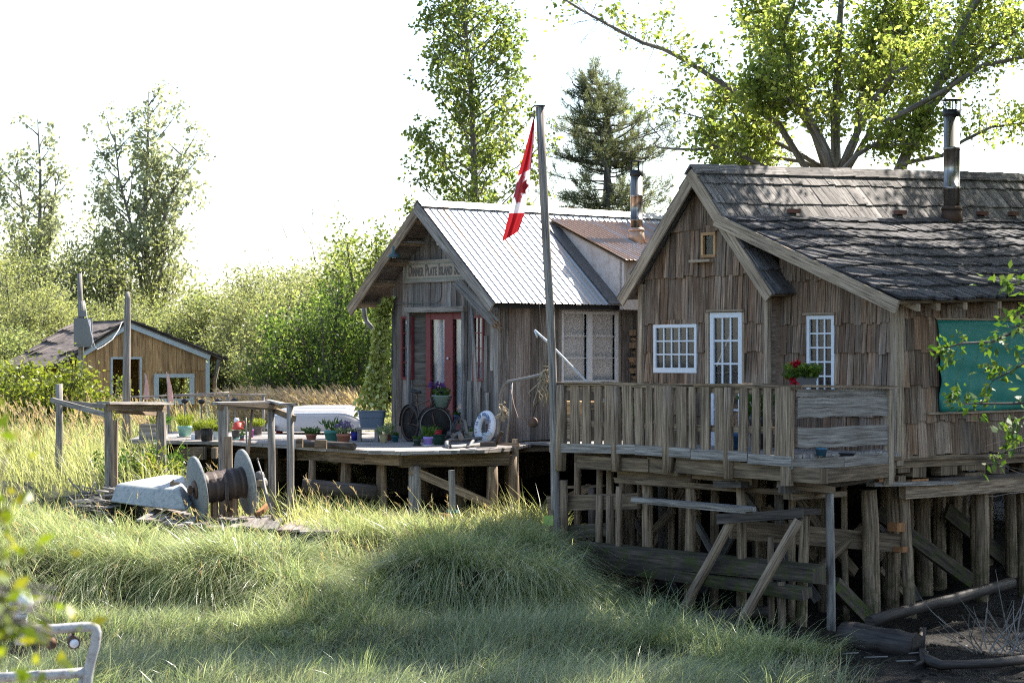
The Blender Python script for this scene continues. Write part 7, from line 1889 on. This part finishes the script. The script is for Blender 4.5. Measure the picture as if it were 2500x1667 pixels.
leggy(92, 290, 800, 82, 135, 13, 'loose airy tree standing at the left edge above the thicket', 260)
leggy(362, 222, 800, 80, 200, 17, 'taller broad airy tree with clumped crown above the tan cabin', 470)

# shrubs and thickets
def shrub(name, label, c, rx, ry, h, ntw, leaf, wid, nleaf, lmat, group=None, sig=.12, tl=.7, nst=14, up=.3, bark='bark', minf=.2):
    lb = []
    for i in range(nst):
        a = R(0, 6.28); r_ = R(.15, 1)**.6; ex_ = Vector((math.cos(a)*rx*r_, math.sin(a)*ry*r_, h*(1-.55*r_**2)*R(.75,1.02)))
        b = c+Vector((ex_.x*.15, ex_.y*.15, -.1)); e = c+ex_; m_ = b.lerp(e, .5)+Vector((R(-.15,.15)*rx*.4, R(-.15,.15)*rx*.4, h*.10)); lb.append(([b, b.lerp(m_,.6), m_, m_.lerp(e,.6), e], .035*h/3, .008, 1.0))
    return tree(name, label, 'shrub', lb, ntw, tl, leaf, wid, nleaf, M[bark], lmat, group, along=.45, up=up, sig=sig, tw_r=.007, tmin=minf, sub=2, taper=.25)
def base_at(px, D): x = (px-CX)/F*D; return Vector((x, D, gz1(x, D)))
shrub('dense_bush', 'dense dark green bush filling the space left of the schoolhouse', base_at(805, 52.5), 1.75, 1.6, 4.3, 900, .085, .6, 10, M['hedge'], sig=.16, nst=26)
shrub('dense_bush', 'lighter olive bush left of the dense dark bush', base_at(695, 54.5), 1.1, 1.2, 3.9, 330, .095, .55, 8, M['willow'], sig=.15, nst=18)
shrub('dense_bush', 'tall bright bush rising between the dark bush and the poplar', base_at(900, 56), 1.7, 1.5, 5.6, 520, .11, .6, 9, M['poplar'], sig=.16, nst=22)
shrub('dense_bush', 'bush hanging behind the poplar foot above the school ridge', base_at(1110, 57), 2.1, 1.6, 5.6, 560, .115, .6, 9, M['poplar'], sig=.17, nst=24)
shrub('yellow_bush', 'yellow-green bush sprawling in front of the tan cabin', base_at(120, 50.5), 1.75, 1.0, 1.95, 420, .10, .6, 8, M['yellowleaf'], sig=.11, nst=24, tl=.6)
shrub('yellow_bush', 'small yellow-green spray right of the bush before the cabin door', base_at(262, 50.0), .55, .5, 1.35, 90, .10, .55, 7, M['yellowleaf'], sig=.08, nst=10, tl=.45)
shrub('yellow_bush', 'bright bush seen through the open window of the tan cabin', Vector((-9.4, 60.2, 2.2)), 1.3, .6, 1.9, 260, .09, .6, 8, M['yellowleaf'], sig=.1, nst=16, tl=.5)
shrub('thin_bush', 'thin young bush growing at the foot of the square post frame', base_at(385, 38.8), .4, .3, .75, 40, .11, .4, 6, M['yellowleaf'], sig=.05, nst=8, tl=.3)
shrub('low_bush', 'low green weeds under the left end of the plank deck', base_at(345, 39.6), .9, .5, .7, 120, .09, .45, 7, M['potgreen'], sig=.08, nst=14, tl=.35)
shrub('dense_bush', 'bright leafy bush showing left of the pine behind the gable', base_at(1690, 56), 1.2, 1.2, 6.2, 260, .12, .6, 8, M['maple'], sig=.16, nst=14)
shrub('dense_bush', 'bright leafy bush behind the lean-to roof at the right edge', base_at(2420, 58), 2.0, 1.4, 6.6, 420, .12, .6, 9, M['maple'], sig=.17, nst=18)
# thicket: four kinds of bush built once each, then repeated
KINDS_ = [('willow_bush', 'pale willow bush in the thicket behind the meadow and the tan cabin', 'pale willows of the thicket', M['willow'], .085, .34, 1.7, 3.4, 420, 17),
          ('alder_bush', 'mid green round leaved bush in the thicket behind the meadow', 'mid green bushes of the thicket', M['alder'], .085, .62, 1.5, 3.2, 380, 14),
          ('willow_bush', 'tall loose pale willow in the thicket behind the meadow', 'tall pale willows of the thicket', M['willow'], .09, .36, 1.35, 3.9, 320, 14),
          ('elder_bush', 'low yellow-green bush in the thicket behind the meadow', 'yellow-green bushes of the thicket', M['yellowleaf'], .08, .5, 1.6, 2.6, 330, 13)]
protos = []
for nm, lab, grp, m_, lf_, wd_, rx_, hh_, nt_, nl_ in KINDS_:
    protos.append(shrub(nm, lab, Vector((0, 0, 0)), rx_, rx_*.9, hh_, nt_, lf_, wd_, nl_, m_, grp, sig=.14, nst=20, tl=.75))
spots = []
for (y0, n, hs, x0, x1) in ((58.5, 8, .62, -14.6, -4.6), (61.5, 11, .95, -16, -3.6), (66, 12, 1.18, -17.5, -3.0), (71, 12, 1.38, -19, -2), (78, 11, 1.58, -21, -1), (62, 7, 1.3, -2, 15), (68, 7, 1.55, -3, 18)):
    for i in range(n): spots.append((x0+(x1-x0)*(i+.5)/n+R(-.7,.7), y0+R(-1.5,1.5), hs*R(.72,1.2)))
spots = [q for q in spots if math.hypot(q[0]+9.0, q[1]-60.6) > 2.2 and math.hypot(q[0]+7.6, q[1]-62.2) > 1.9]
for i, (x, y, s_) in enumerate(spots):
    k = random.choices(range(4), (.42, .25, .2, .13))[0] if i > 3 else i
    o = protos[k] if i < 4 else dup(protos[k])
    o.location = (x, y, gz1(x, y)-.1); o.rotation_euler = (0, 0, R(0, 6.28)); o.scale = (s_*R(.8,1.25), s_*R(.8,1.25), s_*R(.9,1.12))
# the leafless wisp sticking out of the thicket
mb = MB(); p = [P(762,600,62), P(762,540,62), P(764,500,62), P(768,455,62)]; mb.tube(p, [.014,.010,.007,.004], 5)
for k in range(10): b, d = limb_at(p, R(.2,1)); mb.tube([b, b+Vector((R(-.4,.4), R(-.2,.2), R(.05,.4)))], [.007,.003], 4)
mb.tube([P(700,580,62), P(680,530,62), P(672,500,62)], [.014,.008,.004], 4); mb.tube([P(745,570,62), P(725,530,62), P(715,505,62)], [.014,.008,.004], 4)
mb.tube([P(770,640,62), P(762,600,62)], .014, 5); o = mb.build('bare_sapling', M['barkgrey']); tag(o, 'thin bare sapling sticking up from the pale thicket', 'tree')

# trees of the right bank, mostly outside the picture: their canopy shades the creek
def canopy(name, label, x, y, h, r, zc, ntw, lmat, nl=10, n=16):
    b = Vector((x, y, gz1(x, y)-.1)); tk = [b, b+Vector((.1,.1,h*.35)), b+Vector((.2,-.1,h*.65)), b+Vector((.1,.1,h))]; lb = [(tk, .22, .05, .6)]
    for i in range(n):
        f = R(zc, .98); p, d = limb_at(tk, f); a = i*2.4; L = r*R(.65,1.05)*(1-.4*max(0,(f-.7)/.3)); hh = Vector((math.cos(a), math.sin(a), .35)).normalized(); q = [p]
        for k in range(4): hh = (hh+Vector((R(-1,1),R(-1,1),R(-.5,1)))*.15).normalized(); q.append(q[-1]+hh*L/4)
        lb.append((q, .06, .015, 1.0))
    return tree(name, label, 'tree', lb, ntw, 1.3, .15, .62, nl, M['bark'], lmat, along=.45, up=.2, sig=.2, tw_r=.012, tmin=.25, sub=3)
canopy('broadleaf_tree', 'tall broadleaf tree on the right bank beyond the picture edge', 12.6, 35.0, 14.5, 4.8, .45, 800, M['maple'])
canopy('broadleaf_tree', 'second broadleaf tree on the right bank nearer the camera', 11.8, 30.0, 13.0, 4.4, .40, 600, M['maple'])
canopy('broadleaf_tree', 'thick leafy tree on the right bank over the mud', 15.4, 37.5, 12.5, 4.6, .25, 800, M['maple'])
canopy('broadleaf_tree', 'low spreading tree on the right bank beside the shingled house', 14.6, 45.0, 13.5, 5.2, .35, 700, M['maple'])
canopy('broadleaf_tree', 'dense young tree on the right bank behind the cherry', 13.9, 41.0, 8.5, 3.2, .12, 500, M['maple'])
def overhang():  # added tree: crown shaped above the view to shade the bank
    b = Vector((12.4, 38.6, gz1(12.4, 38.6)-.1)); top = Vector((11.8, 38.3, 9.6)); lb = [([b, b+Vector((.2,0,4)), b+Vector((-.1,-.1,7)), top], .26, .15, .05)]
    for i in range(46):
        while True:
            e = Vector((R(-1,1), R(-1,1), R(-1,1)))
            if e.length < 1: break
        e = Vector((6.8+4.8*e.x, 35.3+3.2*e.y, 12.2+1.7*e.z)); m_ = top.lerp(e, .5)+UP*R(.3,1.0); lb.append(([top, top.lerp(m_,.6), m_, m_.lerp(e,.5), e], .07, .015, 1.0))
    for i in range(7):
        while True:
            e = Vector((R(-1,1), R(-1,1), R(-1,1)))
            if e.length < 1: break
        e = Vector((10.3+2.9*e.x, 42.3+2.9*e.y, 13.2+2.0*e.z)); m_ = top.lerp(e, .5)+UP*R(.2,.6); lb.append(([top, top.lerp(m_,.6), m_, m_.lerp(e,.5), e], .07, .015, .8))
    for (cx_, cy_, cz_, rx_, ry_, rz_, n_) in ((6.1, 39.4, 12.0, 1.9, 1.3, 1.1, 13),):
        for i in range(n_):
            while True:
                e = Vector((R(-1,1), R(-1,1), R(-1,1)))
                if e.length < 1: break
            e = Vector((cx_+rx_*e.x, cy_+ry_*e.y, cz_+rz_*e.z)); m_ = top.lerp(e, .5)+UP*R(.8,1.6); lb.append(([top, top.lerp(m_,.6), m_, m_.lerp(e,.55), m_.lerp(e,.8), e], .06, .015, .9))
    tree('broadleaf_tree', 'added unseen broadleaf tree beside the house whose high boughs shade the bank', 'tree', lb, 1200, 1.3, .16, .65, 12, M['bark'], M['maple'], along=.4, up=.1, sig=.2, tw_r=.012, tmin=.72, sub=3, minz=10.4)
overhang()
# cherry boughs reaching in from the right
ch = [([Vector((7.4, 23.2, gz1(7.4, 23.2)-.1)), Vector((7.2, 22.9, 2.6)), Vector((7.0, 22.8, 4.6)), Vector((6.9, 22.8, 6.4))], .12, .04, .4)]
def bough(l, D, r0=.03, w_=1.0): return ([P(x, y, D) for x, y in l], r0, .006, w_)
ch += [bough([(2990,760),(2760,740),(2600,760),(2500,800),(2420,835),(2350,838),(2305,850)], 22.8, .03, 1.2), bough([(2990,940),(2720,960),(2560,980),(2470,985),(2400,985),(2340,985)], 22.8, .025, 1.0),
       bough([(2990,640),(2760,640),(2600,660),(2500,690),(2450,700)], 22.6, .025, .9), bough([(2600,760),(2540,860),(2480,900),(2420,930)], 22.7, .015, .7), bough([(2990,1150),(2700,1090),(2540,1080),(2460,1100),(2420,1115)], 22.8, .02, .35), bough([(2760,740),(2620,800),(2530,780),(2470,800)], 22.5, .015, .8), bough([(2720,960),(2580,1010),(2500,1030),(2470,1060)], 22.5, .012, .5)]
tree('cherry_tree', 'cherry tree leaning in from the right with leafy boughs before the green tarp', 'tree', ch, 62, .30, .10, .5, 5, M['bark'], M['cherry'], along=.9, out=.5, up=-.05, sig=.045, droop=-.45, tw_r=.004, tmin=.22, sub=2, taper=.35, sparse=lambda q: q.x < 4.9 and q.z > 5.05)
# bare dead shrub at the lower right
mb = MB(); b0 = PZ(2440, 1590, .02)
for k in range(30):
    a = R(-1.2, 1.3); d = Vector((math.sin(a)*.9-.1, R(-.4,.4), math.cos(a)*.9)).normalized(); q = [b0+Vector((R(-.4,.45), R(-.3,.3), 0))]
    L = R(.5, 1.35)
    for j in range(5): d = (d+Vector((R(-1,1),R(-1,1),R(-.6,.9)))*.16).normalized(); q.append(q[-1]+d*L/5)
    mb.tube(q, [.010,.009,.008,.006,.005,.003], 5, 0, False)
    if k % 2: mb.tube([q[2], q[2]+(d+Vector((R(-1,1),R(-1,1),R(-1,1)))*.6).normalized()*.4], [.006,.003], 4)
o = mb.build('dead_shrub', M['barkgrey']); tag(o, 'bare grey dead shrub on the mud at the lower right corner', 'shrub')
# fine dead twigs of the right bough
mb = MB()
for k in range(16):
    p = P(R(2400,2560), R(1020,1200), 23+R(-.5,.5)); d = Vector((-1, R(-.3,.3), R(-.5,.5))).normalized(); q = [p+Vector((.5,0,0))]
    for j in range(4): d = (d+Vector((R(-1,1),R(-1,1),R(-1,1)))*.3).normalized(); q.append(q[-1]+d*R(.1,.25))
    mb.tube(q, [.006,.005,.004,.003,.002], 4, 0, False)
mb.build('bare_twigs', M['bark'], bpy.data.objects['cherry_tree'])['kind'] = 'stuff'
# blurred shrub close on the left
def nearb():
    c = Vector((-1.62, 5.6, gz1(-1.62, 5.6)-.05)); lb = []
    for i in range(16):
        e = P(R(-230, 40), (R(745, 860) if i < 2 else R(1080, 1640)), 5.6+R(-.3,.3)); m_ = c.lerp(e, .6)+Vector((-.08, 0, .12)); lb.append(([c+Vector((R(-.06,.06), R(-.05,.05), 0)), m_, m_.lerp(e,.5)+Vector((R(-.03,.03),0,R(-.03,.03))), e], .014, .004, 1.0))
    return tree('near_shrub', 'out of focus yellow-green shrub at the left edge near the camera', 'shrub', lb, 115, .20, .05, .5, 4, M['bark'], M['nearleaf'], along=.6, up=.05, sig=.03, tw_r=.0028, tmin=.55, sub=2, taper=.2)
nearb()
mb = MB()
for k in range(14):
    q = [P(R(-120,-20), R(1380,1560), 5.6)]
    e = P(R(60,165), q[0].z*0+R(1390,1580), 5.6+R(-.2,.2)); mb.tube([q[0], q[0].lerp(e,.5)+UP*R(-.03,.03), e], [.005,.004,.003], 5)
mb.build('dead_twigs', M['barkgrey'], bpy.data.objects['near_shrub'])['kind'] = 'stuff'
